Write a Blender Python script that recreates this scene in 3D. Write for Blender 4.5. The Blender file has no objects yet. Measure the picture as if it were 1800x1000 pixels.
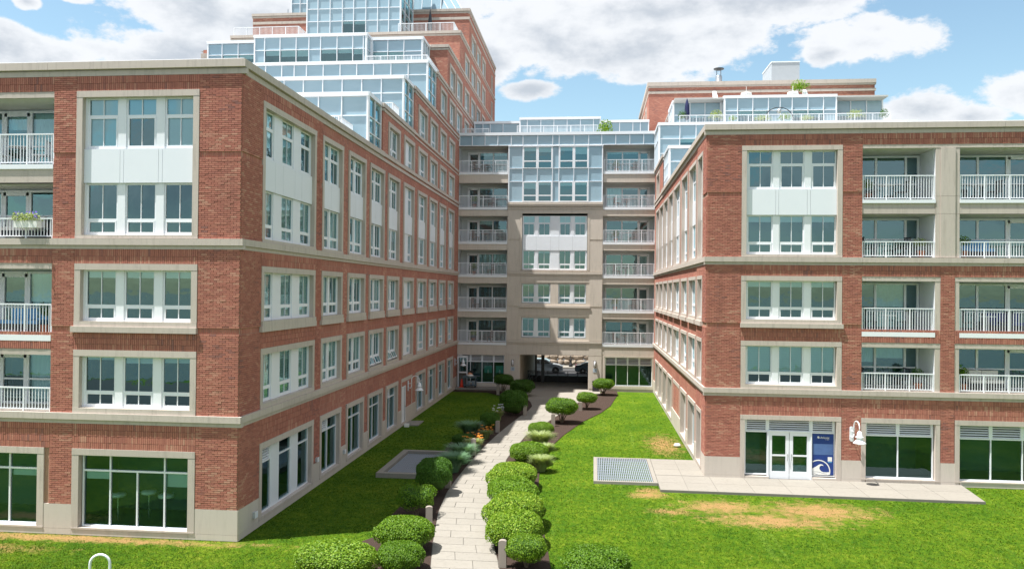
import bpy, math, random
import numpy as np
from mathutils import Matrix, Vector
random.seed(7)
R = math.radians
sc = bpy.context.scene
COL = sc.collection

# ---------------------------------------------------------------- camera
YAW, PIT, ROL = R(5.83526719), R(0.47955689), R(0.55313881)
fwd = Vector((-math.sin(YAW)*math.cos(PIT), math.cos(YAW)*math.cos(PIT), math.sin(PIT)))
r0 = Vector((math.cos(YAW), math.sin(YAW), 0))
u0 = r0.cross(fwd)
rt = r0*math.cos(ROL) + u0*math.sin(ROL)
up = u0*math.cos(ROL) - r0*math.sin(ROL)
cam = bpy.data.cameras.new('camera')
cam.sensor_width = 36.0
cam.lens = 36.0*1408.319/1800.0
cam.clip_start = 0.1
cam.clip_end = 6000
co = bpy.data.objects.new('camera', cam)
COL.objects.link(co)
mw = Matrix((( rt.x, up.x, -fwd.x, 0), (rt.y, up.y, -fwd.y, 0), (rt.z, up.z, -fwd.z, 8.3), (0, 0, 0, 1)))
co.matrix_world = mw
sc.camera = co

# ---------------------------------------------------------------- light
SV = Vector((0.36, 0.155, -1.0)).normalized()      # the way sunlight travels
SUN_EL = math.asin(-SV.z)
sun = bpy.data.lights.new('sun', 'SUN')
sun.energy = 4.9
sun.angle = R(0.55)
sun.color = (1.0, 0.965, 0.915)
so = bpy.data.objects.new('sun', sun)
COL.objects.link(so)
so.rotation_euler = SV.to_track_quat('-Z', 'Y').to_euler()
so.location = (0, 0, 60)

world = bpy.data.worlds.new('World')
sc.world = world
world.use_nodes = True
sc.view_settings.view_transform = 'Standard'
sc.view_settings.look = 'None'
sc.view_settings.gamma = 1.0
sc.view_settings.use_curve_mapping = False
sc.view_settings.exposure = 1.02
try:
    sc.cycles.use_denoising = True
    sc.cycles.max_bounces = 7
    sc.cycles.transparent_max_bounces = 12
    sc.cycles.caustics_reflective = False
    sc.cycles.caustics_refractive = False
except Exception:
    pass

class NT:
    """small helper for building node trees"""
    def __init__(s, tree):
        s.t = tree; s.n = tree.nodes; s.l = tree.links
        s.n.clear()
    def node(s, typ, **kw):
        n = s.n.new(typ)
        for k, v in kw.items():
            setattr(n, k, v)
        return n
    def put(s, sock, v):
        if isinstance(v, bpy.types.NodeSocket):
            s.l.new(v, sock)
        elif v is not None:
            sock.default_value = v
    def math(s, op, a, b=None, c=None, clamp=False):
        n = s.node('ShaderNodeMath', operation=op, use_clamp=clamp)
        s.put(n.inputs[0], a)
        if b is not None: s.put(n.inputs[1], b)
        if c is not None: s.put(n.inputs[2], c)
        return n.outputs[0]
    def vmath(s, op, a, b=None):
        n = s.node('ShaderNodeVectorMath', operation=op)
        s.put(n.inputs[0], a)
        if b is not None: s.put(n.inputs[1], b)
        return n.outputs[0]
    def mapping(s, v, scale=(1, 1, 1), loc=(0, 0, 0), rot=(0, 0, 0)):
        n = s.node('ShaderNodeMapping')
        s.put(n.inputs[0], v)
        n.inputs['Scale'].default_value = scale
        n.inputs['Location'].default_value = loc
        n.inputs['Rotation'].default_value = rot
        return n.outputs[0]
    def noise(s, v, scale=5, detail=3, rough=0.5, out=0):
        n = s.node('ShaderNodeTexNoise')
        s.put(n.inputs['Vector'], v)
        n.inputs['Scale'].default_value = scale
        n.inputs['Detail'].default_value = detail
        n.inputs['Roughness'].default_value = rough
        return n.outputs[out]
    def ramp(s, f, stops, interp='LINEAR'):
        n = s.node('ShaderNodeValToRGB')
        n.color_ramp.interpolation = interp
        e = n.color_ramp.elements
        while len(e) < len(stops): e.new(0.5)
        for i, (p, c) in enumerate(stops):
            e[i].position = p
            e[i].color = (*c, 1) if len(c) == 3 else c
        s.put(n.inputs[0], f)
        return n.outputs[0]
    def mix(s, f, a, b, typ='MIX'):
        n = s.node('ShaderNodeMix', data_type='RGBA', blend_type=typ)
        s.put(n.inputs[0], f)
        s.put(n.inputs[6], a if not isinstance(a, tuple) else (*a, 1) if len(a) == 3 else a)
        s.put(n.inputs[7], b if not isinstance(b, tuple) else (*b, 1) if len(b) == 3 else b)
        return n.outputs[2]
    def maprange(s, v, a, b, c=0.0, d=1.0, smooth=False):
        n = s.node('ShaderNodeMapRange')
        if smooth: n.interpolation_type = 'SMOOTHSTEP'
        s.put(n.inputs[0], v)
        for i, x in enumerate((a, b, c, d)): s.put(n.inputs[1+i], x)
        return n.outputs[0]
    def bump(s, h, strength=0.3, dist=0.02):
        n = s.node('ShaderNodeBump')
        n.inputs['Strength'].default_value = strength
        n.inputs['Distance'].default_value = dist
        s.put(n.inputs['Height'], h)
        return n.outputs[0]

# sky: Nishita blue with cumulus clouds laid out by compass direction and height
w = NT(world.node_tree)
out = w.node('ShaderNodeOutputWorld')
sky = w.node('ShaderNodeTexSky')
sky.sky_type = 'NISHITA'
sky.sun_disc = False
sky.sun_elevation = SUN_EL
sky.sun_rotation = math.atan2(-SV.x, -SV.y)
sky.air_density = 1.15
sky.dust_density = 0.6
sky.ozone_density = 1.5
tc = w.node('ShaderNodeTexCoord')
dirv = tc.outputs['Generated']
sep = w.node('ShaderNodeSeparateXYZ'); w.put(sep.inputs[0], dirv)
dx, dy, dz = sep.outputs
az = w.math('MULTIPLY', w.math('ARCTAN2', dx, dy), 180/math.pi)        # degrees, 0 along the court, + to the right
el = w.math('MULTIPLY', w.math('ARCSINE', dz), 180/math.pi)
comb = w.node('ShaderNodeCombineXYZ')
w.put(comb.inputs[0], az); w.put(comb.inputs[1], el)
P2 = comb.outputs[0]
# noise that ruffles the outlines (domain: direction sphere, so no seam)
n1 = w.noise(w.mapping(dirv, (1, 1, 1.7)), 9.0, 8, 0.6)
n2 = w.noise(w.mapping(dirv, (1, 1, 1.7), (3.1, 1.7, 5.2)), 34.0, 6, 0.62)
ruf = w.math('ADD', w.math('MULTIPLY', w.math('SUBTRACT', n1, 0.5), 1.75), w.math('MULTIPLY', w.math('SUBTRACT', n2, 0.5), 0.85))
# (azimuth, elevation, half width, half height) of each cloud bank
BLOBS = [(-27.6, 18.4, 6.3, 3.3), (-21.1, 17.8, 10.7, 3.4), (-36.4, 13.6, 5.6, 2.0), (-28.8, 14.8, 8.4, 2.2), (-39.2, 14.1, 3.2, 1.7), (-12.5, 18.8, 8.4, 4.0), (-37.3, 16.9, 0.9, 0.6), (-34.7, 17.7, 1.4, 0.5),
         (-3.6, 18.0, 8.4, 3.6), (3.3, 17.0, 9.4, 2.7), (12.6, 19.2, 7.6, 1.8), (8.0, 17.5, 5.3, 1.8), (1.3, 19.2, 12.3, 2.6), (17.9, 16.1, 5.1, 1.7), (15.9, 15.7, 3.0, 1.1), (18.6, 16.8, 2.4, 1.3), (-4.7, 14.1, 2.8, 0.9),
         (21.2, 11.5, 3.8, 1.5), (23.9, 11.0, 3.0, 1.0), (27.2, 12.3, 3.6, 1.9), (-7.6, 16.3, 3.4, 2.6)]
dens = None; shade = None
for (a, e, wa, he) in BLOBS:
    d2 = None
    v = w.vmath('MULTIPLY', w.vmath('SUBTRACT', P2, (a, e, 0)), (1/wa, 1/he, 0))
    ln = w.node('ShaderNodeVectorMath', operation='LENGTH'); w.put(ln.inputs[0], v)
    f = w.math('SUBTRACT', 1.0, ln.outputs['Value'])
    sp = w.node('ShaderNodeSeparateXYZ'); w.put(sp.inputs[0], v)
    dens = f if dens is None else w.math('MAXIMUM', dens, f)
# scattered fair-weather cumulus everywhere else
far = w.noise(w.mapping(dirv, (1, 1, 2.2), (7.7, 2.2, 9.1)), 2.6, 3, 0.5)
outside = w.maprange(w.math('ABSOLUTE', az), 42, 60)
over = w.maprange(el, 24, 34)
farm = w.math('MULTIPLY', w.math('MAXIMUM', outside, over), w.math('SUBTRACT', w.math('MULTIPLY', far, 4.0), 1.55))
farm = w.math('SUBTRACT', farm, w.math('SUBTRACT', 1.0, w.math('MAXIMUM', outside, over)))
dens = w.math('MAXIMUM', dens, farm)
dn = w.math('ADD', dens, ruf)
mask = w.maprange(dn, 0.05, 0.32, 0, 1, True)
mask = w.math('MULTIPLY', mask, w.maprange(el, 0.5, 6.0))
# thick parts are greyer underneath, thin edges bright
n3 = w.noise(w.mapping(dirv, (1, 1, 2.4), (0.4, 0.9, 0.045)), 7.0, 5, 0.55)
thick = w.maprange(w.math('ADD', w.math('MULTIPLY', dn, 0.9), w.math('MULTIPLY', w.math('SUBTRACT', n3, 0.5), 1.8)), 0.25, 1.1, 0, 1, True)
ccol = w.mix(thick, (4.55, 4.65, 4.8), (2.8, 3.05, 3.4))
skyc = w.mix(1.0, sky.outputs[0], (0.90, 0.95, 0.86), 'MULTIPLY')
allc = w.mix(w.math('MULTIPLY', mask, 0.96), skyc, ccol)
bg = w.node('ShaderNodeBackground')
w.put(bg.inputs[0], allc)
bg.inputs[1].default_value = 0.105
w.l.new(bg.outputs[0], out.inputs[0])

# ---------------------------------------------------------------- materials
MATS = {}
def mat(name):
    m = bpy.data.materials.new(name)
    m.use_nodes = True
    MATS[name] = m
    return m, NT(m.node_tree)
def principled(t, color=None, rough=0.7, metal=0.0, spec=0.5, normal=None, **kw):
    o = t.node('ShaderNodeOutputMaterial')
    b = t.node('ShaderNodeBsdfPrincipled')
    if color is not None:
        t.put(b.inputs['Base Color'], (*color, 1) if isinstance(color, tuple) and len(color) == 3 else color)
    t.put(b.inputs['Roughness'], rough)
    b.inputs['Metallic'].default_value = metal
    b.inputs['Specular IOR Level'].default_value = spec
    if normal is not None: t.put(b.inputs['Normal'], normal)
    for k, v in kw.items():
        t.put(b.inputs[k.replace('_', ' ')], v)
    t.l.new(b.outputs[0], o.inputs[0])
    return b
def simple(name, col, rough=0.6, metal=0.0, var=0.08, scale=3.0, spec=0.5, bump=0.0, bscale=40):
    m, t = mat(name)
    g = t.node('ShaderNodeNewGeometry').outputs['Position']
    n = t.noise(g, scale, 4, 0.6)
    c = t.mix(n, tuple(x*(1-var) for x in col), tuple(min(1, x*(1+var)) for x in col))
    nm = t.bump(t.noise(g, bscale, 4, 0.6), bump, 0.01) if bump else None
    principled(t, c, rough, metal, spec, nm)
    return m
# brick: real bricks pick their colour at random
BR = [(0.0, (0.31, 0.155, 0.135)), (0.10, (0.40, 0.165, 0.128)), (0.45, (0.48, 0.190, 0.142)), (0.80, (0.53, 0.232, 0.170)), (1.0, (0.60, 0.33, 0.24))]
m, t = mat('brick')
geo = t.node('ShaderNodeNewGeometry')
oi = t.node('ShaderNodeObjectInfo')
rnd = t.math('FRACT', t.math('ADD', geo.outputs['Random Per Island'], oi.outputs['Random']))
big = t.noise(geo.outputs['Position'], 0.55, 3, 0.5)
fac = t.math('ADD', t.math('MULTIPLY', rnd, 0.82), t.math('MULTIPLY', t.math('SUBTRACT', big, 0.41), 1.1), clamp=True)
col = t.ramp(fac, BR)
fine = t.noise(geo.outputs['Position'], 60, 3, 0.6)
dirt = t.maprange(t.noise(t.mapping(geo.outputs['Position'], (1.4, 1.4, 0.35)), 1.1, 5, 0.65), 0.52, 0.74, 0, 0.28)
col = t.mix(dirt, col, (0.20, 0.105, 0.085))
col = t.mix(t.math('MULTIPLY', fine, 0.45), col, (0.16, 0.055, 0.035))
principled(t, col, 0.9, 0, 0.25, t.bump(fine, 0.3, 0.004))
# brick walls farther off: same coursing as a texture in metres (u, v)
def brickmat(name, soldier=False, tint=(1, 1, 1)):
    m, t = mat(name)
    uv = t.node('ShaderNodeUVMap').outputs[0]
    geo = t.node('ShaderNodeNewGeometry')
    v = t.mapping(uv, (1, 1, 1), rot=(0, 0, R(90) if soldier else 0))
    b = t.node('ShaderNodeTexBrick')
    b.offset = 0.0 if soldier else 0.5
    t.put(b.inputs['Vector'], v)
    b.inputs['Scale'].default_value = 1.0
    b.inputs['Brick Width'].default_value = 0.222
    b.inputs['Row Height'].default_value = 0.0685
    b.inputs['Mortar Size'].default_value = 0.004
    b.inputs['Mortar Smooth'].default_value = 0.1
    b.inputs['Bias'].default_value = 0.0
    b.inputs['Color1'].default_value = (0, 0, 0, 1)
    b.inputs['Color2'].default_value = (1, 1, 1, 1)
    b.inputs['Mortar'].default_value = (0.5, 0.5, 0.5, 1)
    big = t.noise(geo.outputs['Position'], 0.55, 3, 0.5)
    fac = t.math('ADD', t.math('MULTIPLY', b.outputs['Color'], 0.82), t.math('MULTIPLY', t.math('SUBTRACT', big, 0.41), 1.1), clamp=True)
    c = t.ramp(fac, BR)
    c = t.mix(1.0, c, tint, 'MULTIPLY')
    c = t.mix(t.math('MULTIPLY', t.noise(geo.outputs['Position'], 60, 3, 0.6), 0.45), c, (0.16, 0.055, 0.035))
    dirt = t.maprange(t.noise(t.mapping(geo.outputs['Position'], (1.4, 1.4, 0.35)), 1.1, 5, 0.65), 0.52, 0.74, 0, 0.28)
    c = t.mix(dirt, c, (0.20, 0.105, 0.085))
    c = t.mix(b.outputs['Fac'], c, (0.40, 0.26, 0.20))
    h = t.math('SUBTRACT', 1.0, b.outputs['Fac'])
    principled(t, c, 0.9, 0, 0.25, t.bump(h, 0.5, 0.008))
    return m
brickmat('brick_wall')
brickmat('brick_soldier', True, (0.92, 0.86, 0.86))
m, t = mat('mortar')
g = t.node('ShaderNodeNewGeometry').outputs['Position']
principled(t, t.mix(t.noise(g, 8, 3), (0.34, 0.20, 0.14), (0.44, 0.28, 0.21)), 0.95, 0, 0.2)

def stonemat(name, a, b2, stain=0.35, joints=False):
    m, t = mat(name)
    g = t.node('ShaderNodeNewGeometry').outputs['Position']
    n = t.noise(g, 1.3, 6, 0.62)
    f = t.noise(g, 22, 4, 0.7)
    c = t.mix(t.math('ADD', t.math('MULTIPLY', n, 0.65), t.math('MULTIPLY', f, 0.35)), a, b2)
    oi = t.node('ShaderNodeObjectInfo')
    c = t.mix(t.math('MULTIPLY', oi.outputs['Random'], 0.22), c, tuple(x*0.72 for x in a))
    streak = t.maprange(t.noise(t.mapping(g, (5.0, 5.0, 0.55)), 1.3, 6, 0.7), 0.5, 0.78)
    c = t.mix(t.math('MULTIPLY', streak, stain), c, tuple(x*0.42 for x in a))
    principled(t, c, 0.85, 0, 0.3, t.bump(f, 0.25, 0.006))
    return m
stonemat('cast_stone', (0.475, 0.415, 0.365), (0.59, 0.525, 0.47), 0.45)
stonemat('base_stone', (0.51, 0.455, 0.40), (0.62, 0.56, 0.50), 0.2)
stonemat('tan_stone', (0.54, 0.48, 0.415), (0.66, 0.595, 0.52), 0.32)
stonemat('concrete', (0.235, 0.218, 0.188), (0.32, 0.298, 0.26), 0.32)
stonemat('plaza_concrete', (0.265, 0.245, 0.212), (0.34, 0.31, 0.268), 0.25)
stonemat('granite_post', (0.26, 0.225, 0.19), (0.40, 0.35, 0.30), 0.3)
stonemat('field_stone', (0.24, 0.19, 0.145), (0.42, 0.35, 0.28), 0.35)
simple('white_paint', (0.79, 0.82, 0.86), 0.42, var=0.035, scale=2)
simple('white_panel', (0.765, 0.80, 0.85), 0.38, var=0.025, scale=1.5)
simple('white_metal', (0.79, 0.82, 0.86), 0.35, var=0.03)
simple('grey_paint', (0.42, 0.44, 0.45), 0.5)
simple('stucco_grey', (0.52, 0.55, 0.57), 0.8, var=0.06)
simple('ceiling_paint', (0.62, 0.61, 0.57), 0.7)
simple('roof_membrane', (0.50, 0.50, 0.49), 0.8, var=0.12, scale=0.6)
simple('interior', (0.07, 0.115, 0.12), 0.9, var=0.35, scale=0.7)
simple('blind', (0.88, 0.89, 0.86), 0.8, var=0.05, scale=2)
simple('curtain', (0.55, 0.56, 0.50), 0.9, var=0.2, scale=6)
simple('dark_metal', (0.03, 0.032, 0.035), 0.45)
simple('black_plastic', (0.02, 0.02, 0.022), 0.5)
simple('navy_fabric', (0.012, 0.018, 0.075), 0.9)
simple('galvanised', (0.50, 0.52, 0.54), 0.38, 0.85, var=0.1)
simple('grating_metal', (0.46, 0.52, 0.60), 0.42, 0.55, var=0.1)
simple('grey_metal_panel', (0.46, 0.49, 0.52), 0.5, 0.2)
simple('well_wall', (0.17, 0.16, 0.14), 0.9)
simple('orange_plastic', (0.75, 0.05, 0.02), 0.5)
simple('cart_plastic', (0.085, 0.125, 0.15), 0.5)
simple('pail_plastic', (0.42, 0.50, 0.58), 0.5)
simple('tan_skin', (0.55, 0.24, 0.13), 0.7)
simple('cloth_white', (0.75, 0.72, 0.68), 0.9)
simple('sign_blue', (0.012, 0.042, 0.22), 0.35, var=0.05)
simple('sign_photo', (0.075, 0.14, 0.33), 0.35, var=0.35, scale=1.6)
simple('sign_cyan', (0.10, 0.33, 0.60), 0.4)
simple('sign_white', (0.80, 0.80, 0.78), 0.5, var=0.02)
simple('sign_line', (0.10, 0.12, 0.16), 0.5)
simple('wood_furniture', (0.16, 0.08, 0.045), 0.6)
simple('chair_dark', (0.03, 0.035, 0.045), 0.5)
simple('terracotta', (0.35, 0.12, 0.06), 0.8)
simple('bark', (0.16, 0.12, 0.085), 0.9, var=0.3, scale=12, bump=0.5)
simple('stem_green', (0.06, 0.12, 0.03), 0.8)
simple('tyre', (0.012, 0.012, 0.013), 0.8)
simple('car_glass', (0.012, 0.016, 0.02), 0.06, spec=0.9)
simple('chrome', (0.6, 0.6, 0.6), 0.25, 0.9)
simple('lamp_red', (0.35, 0.02, 0.02), 0.3)
simple('lamp_clear', (0.75, 0.75, 0.78), 0.15)
simple('petal_orange', (0.80, 0.30, 0.03), 0.8, var=0.25, scale=8)
simple('petal_white', (0.78, 0.80, 0.82), 0.8)
simple('petal_violet', (0.22, 0.16, 0.60), 0.8)
simple('screen_teal', (0.09, 0.42, 0.36), 0.4)
for nm, c in (('paint_silver', (0.40, 0.46, 0.52)), ('paint_slate', (0.055, 0.085, 0.11))):
    m, t = mat(nm)
    principled(t, c, 0.3, 0.35, 0.5, None, Coat_Weight=0.8, Coat_Roughness=0.05)

def glassmat(name, tint, refl=0.14, wob=0.012):
    m, t = mat(name)
    o = t.node('ShaderNodeOutputMaterial')
    tr = t.node('ShaderNodeBsdfTransparent'); tr.inputs[0].default_value = (*tint, 1)
    gl = t.node('ShaderNodeBsdfGlossy'); gl.inputs['Roughness'].default_value = 0.0
    gl.inputs['Color'].default_value = (0.58, 0.92, 1.0, 1)
    g = t.node('ShaderNodeNewGeometry').outputs['Position']
    nb = t.bump(t.noise(g, 1.7, 2, 0.5), 0.25, wob)
    t.put(gl.inputs['Normal'], nb)
    lw = t.node('ShaderNodeFresnel'); lw.inputs['IOR'].default_value = 1.5
    f = t.math('ADD', t.math('MULTIPLY', lw.outputs[0], 1.6), refl-0.06, clamp=True)
    mx = t.node('ShaderNodeMixShader')
    t.put(mx.inputs[0], f)
    t.l.new(tr.outputs[0], mx.inputs[1]); t.l.new(gl.outputs[0], mx.inputs[2])
    t.l.new(mx.outputs[0], o.inputs[0])
glassmat('window_glass', (0.72, 0.94, 0.97), 0.19)
glassmat('green_glass', (0.66, 0.90, 0.87), 0.09)
# opaque blue-grey spandrel glass of the curtain walls
m, t = mat('spandrel_glass')
g = t.node('ShaderNodeNewGeometry').outputs['Position']
oi = t.node('ShaderNodeObjectInfo')
c = t.mix(t.noise(t.mapping(g, (0.6, 0.6, 3.0)), 1.2, 3), (0.255, 0.385, 0.465), (0.33, 0.455, 0.53))
c = t.mix(t.math('MULTIPLY', oi.outputs['Random'], 0.35), c, (0.22, 0.35, 0.44))
principled(t, c, 0.14, 0.0, 0.8, t.bump(t.noise(g, 0.9, 2), 0.12, 0.02), Coat_Weight=0.35, Coat_Roughness=0.03)

def leafmat(name, cols, trans=0.25, rough=0.5):
    m, t = mat(name)
    geo = t.node('ShaderNodeNewGeometry')
    oi = t.node('ShaderNodeObjectInfo')
    r = t.math('ADD', t.math('MULTIPLY', geo.outputs['Random Per Island'], 0.62), t.math('MULTIPLY', oi.outputs['Random'], 0.38))
    c = t.ramp(r, cols)
    o = t.node('ShaderNodeOutputMaterial')
    b = t.node('ShaderNodeBsdfPrincipled')
    t.put(b.inputs['Base Color'], c); b.inputs['Roughness'].default_value = rough
    b.inputs['Specular IOR Level'].default_value = 0.35
    tl = t.node('ShaderNodeBsdfTranslucent'); t.put(tl.inputs[0], t.mix(1.0, c, (1.25, 1.25, 0.6), 'MULTIPLY'))
    mx = t.node('ShaderNodeMixShader'); mx.inputs[0].default_value = trans
    t.l.new(b.outputs[0], mx.inputs[1]); t.l.new(tl.outputs[0], mx.inputs[2])
    t.l.new(mx.outputs[0], o.inputs[0])
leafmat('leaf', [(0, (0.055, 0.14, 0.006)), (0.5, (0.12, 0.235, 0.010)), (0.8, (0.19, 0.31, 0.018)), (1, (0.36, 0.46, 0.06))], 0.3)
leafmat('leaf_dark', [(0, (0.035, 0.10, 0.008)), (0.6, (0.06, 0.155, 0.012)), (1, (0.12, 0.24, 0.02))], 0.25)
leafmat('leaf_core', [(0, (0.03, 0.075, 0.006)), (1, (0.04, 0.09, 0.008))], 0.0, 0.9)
leafmat('grass_leaf_blue', [(0, (0.09, 0.20, 0.10)), (1, (0.20, 0.34, 0.20))], 0.25)
leafmat('grass_leaf_pale', [(0, (0.18, 0.26, 0.06)), (1, (0.42, 0.48, 0.22))], 0.25)
leafmat('blade', [(0, (0.05, 0.145, 0.004)), (0.5, (0.095, 0.22, 0.006)), (1, (0.22, 0.33, 0.02))], 0.3, 0.6)

m, t = mat('turf_blade')
geo = t.node('ShaderNodeNewGeometry')
pn = t.noise(t.mapping(geo.outputs['Position'], (1, 1, 0)), 0.9, 6, 0.75)
r = t.math('ADD', t.math('MULTIPLY', geo.outputs['Random Per Island'], 0.42), t.math('MULTIPLY', t.math('SUBTRACT', pn, 0.37), 2.1), clamp=True)
c = t.ramp(r, [(0.05, (0.018, 0.068, 0.001)), (0.4, (0.058, 0.126, 0.003)), (0.72, (0.128, 0.188, 0.008)), (1.0, (0.32, 0.35, 0.07))])
o = t.node('ShaderNodeOutputMaterial')
b = t.node('ShaderNodeBsdfPrincipled'); t.put(b.inputs['Base Color'], c); b.inputs['Roughness'].default_value = 0.7; b.inputs['Specular IOR Level'].default_value = 0.2
tl = t.node('ShaderNodeBsdfTranslucent'); t.put(tl.inputs[0], c)
mx = t.node('ShaderNodeMixShader'); mx.inputs[0].default_value = 0.35
t.l.new(b.outputs[0], mx.inputs[1]); t.l.new(tl.outputs[0], mx.inputs[2]); t.l.new(mx.outputs[0], o.inputs[0])

# lawn: mottled turf with mowing marks, pale scalped spots and dried patches
m, t = mat('lawn')
g = t.node('ShaderNodeNewGeometry').outputs['Position']
a = t.noise(g, 0.35, 5, 0.6)
b_ = t.noise(t.mapping(g, (1, 0.7, 1), rot=(0, 0, R(12))), 4.5, 5, 0.7)
cfin = t.noise(g, 34, 4, 0.75)
mixf = t.math('ADD', t.math('ADD', t.math('MULTIPLY', a, 0.3), t.math('MULTIPLY', b_, 0.45)), t.math('MULTIPLY', cfin, 0.3))
c = t.ramp(mixf, [(0.36, (0.016, 0.060, 0.001)), (0.47, (0.042, 0.110, 0.002)), (0.56, (0.088, 0.158, 0.003)), (0.68, (0.21, 0.255, 0.022))])
sepp = t.node('ShaderNodeSeparateXYZ'); t.put(sepp.inputs[0], g)
# mowing streaks run up the court on the right lawn
st = t.noise(t.mapping(g, (1.6, 0.045, 0), rot=(0, 0, R(-9))), 2.2, 2, 0.5)
stm = t.maprange(st, 0.60, 0.74, 0, 0.22)
rightm = t.maprange(sepp.outputs[0], -2.0, -1.0)
c = t.mix(t.math('MULTIPLY', t.math('MULTIPLY', stm, rightm), b_), c, (0.30, 0.42, 0.09))
# dried patches (x, y, rx, ry)
dry = None
for (px, py, rx, ry) in [(5.0, 31.9, 1.7, 1.1), (8.6, 31.8, 2.3, 1.4), (2.3, 33.4, 0.85, 0.6), (6.6, 30.2, 2.6, 1.0), (-17.0, 25.0, 6.5, 0.42), (2.4, 34.0, 0.6, 0.6),
                         (-20, 23.8, 3.0, 0.5), (3.9, 44.5, 1.0, 3.0), (3.0, 31.0, 0.9, 0.5)]:
    v = t.vmath('MULTIPLY', t.vmath('SUBTRACT', g, (px, py, 0)), (1/rx, 1/ry, 0))
    ln = t.node('ShaderNodeVectorMath', operation='LENGTH'); t.put(ln.inputs[0], v)
    f = t.math('SUBTRACT', 1.15, ln.outputs['Value'])
    dry = f if dry is None else t.math('MAXIMUM', dry, f)
dn_ = t.noise(g, 2.2, 5, 0.7)
dm = t.maprange(t.math('ADD', dry, t.math('MULTIPLY', t.math('SUBTRACT', dn_, 0.5), 3.2)), 0.0, 0.9)
dcol = t.mix(t.maprange(cfin, 0.35, 0.65), (0.26, 0.135, 0.05), (0.44, 0.27, 0.12))
c = t.mix(t.math('MULTIPLY', dm, t.maprange(cfin, 0.32, 0.52, 0.35, 0.95)), c, dcol)
hh = t.math('ADD', t.noise(g, 26, 5, 0.8), t.math('MULTIPLY', b_, 0.8))
principled(t, c, 0.9, 0, 0.15, t.bump(hh, 0.9, 0.05))

m, t = mat('mulch')
g = t.node('ShaderNodeNewGeometry').outputs['Position']
f = t.noise(t.mapping(g, (1, 1.6, 1)), 38, 5, 0.8)
c = t.mix(t.maprange(f, 0.35, 0.7), (0.022, 0.014, 0.011), (0.105, 0.070, 0.055))
principled(t, c, 0.95, 0, 0.2, t.bump(f, 1.0, 0.03))
m, t = mat('asphalt')
g = t.node('ShaderNodeNewGeometry').outputs['Position']
principled(t, t.mix(t.noise(g, 14, 5, 0.8), (0.04, 0.04, 0.042), (0.085, 0.084, 0.083)), 0.9, 0, 0.3, t.bump(t.noise(g, 90, 2), 0.3, 0.005))

m, t = mat('sea')
g = t.node('ShaderNodeNewGeometry').outputs['Position']
principled(t, (0.015, 0.05, 0.065), 0.12, 0, 0.5, t.bump(t.noise(g, 0.6, 5, 0.6), 0.5, 0.3))

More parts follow.
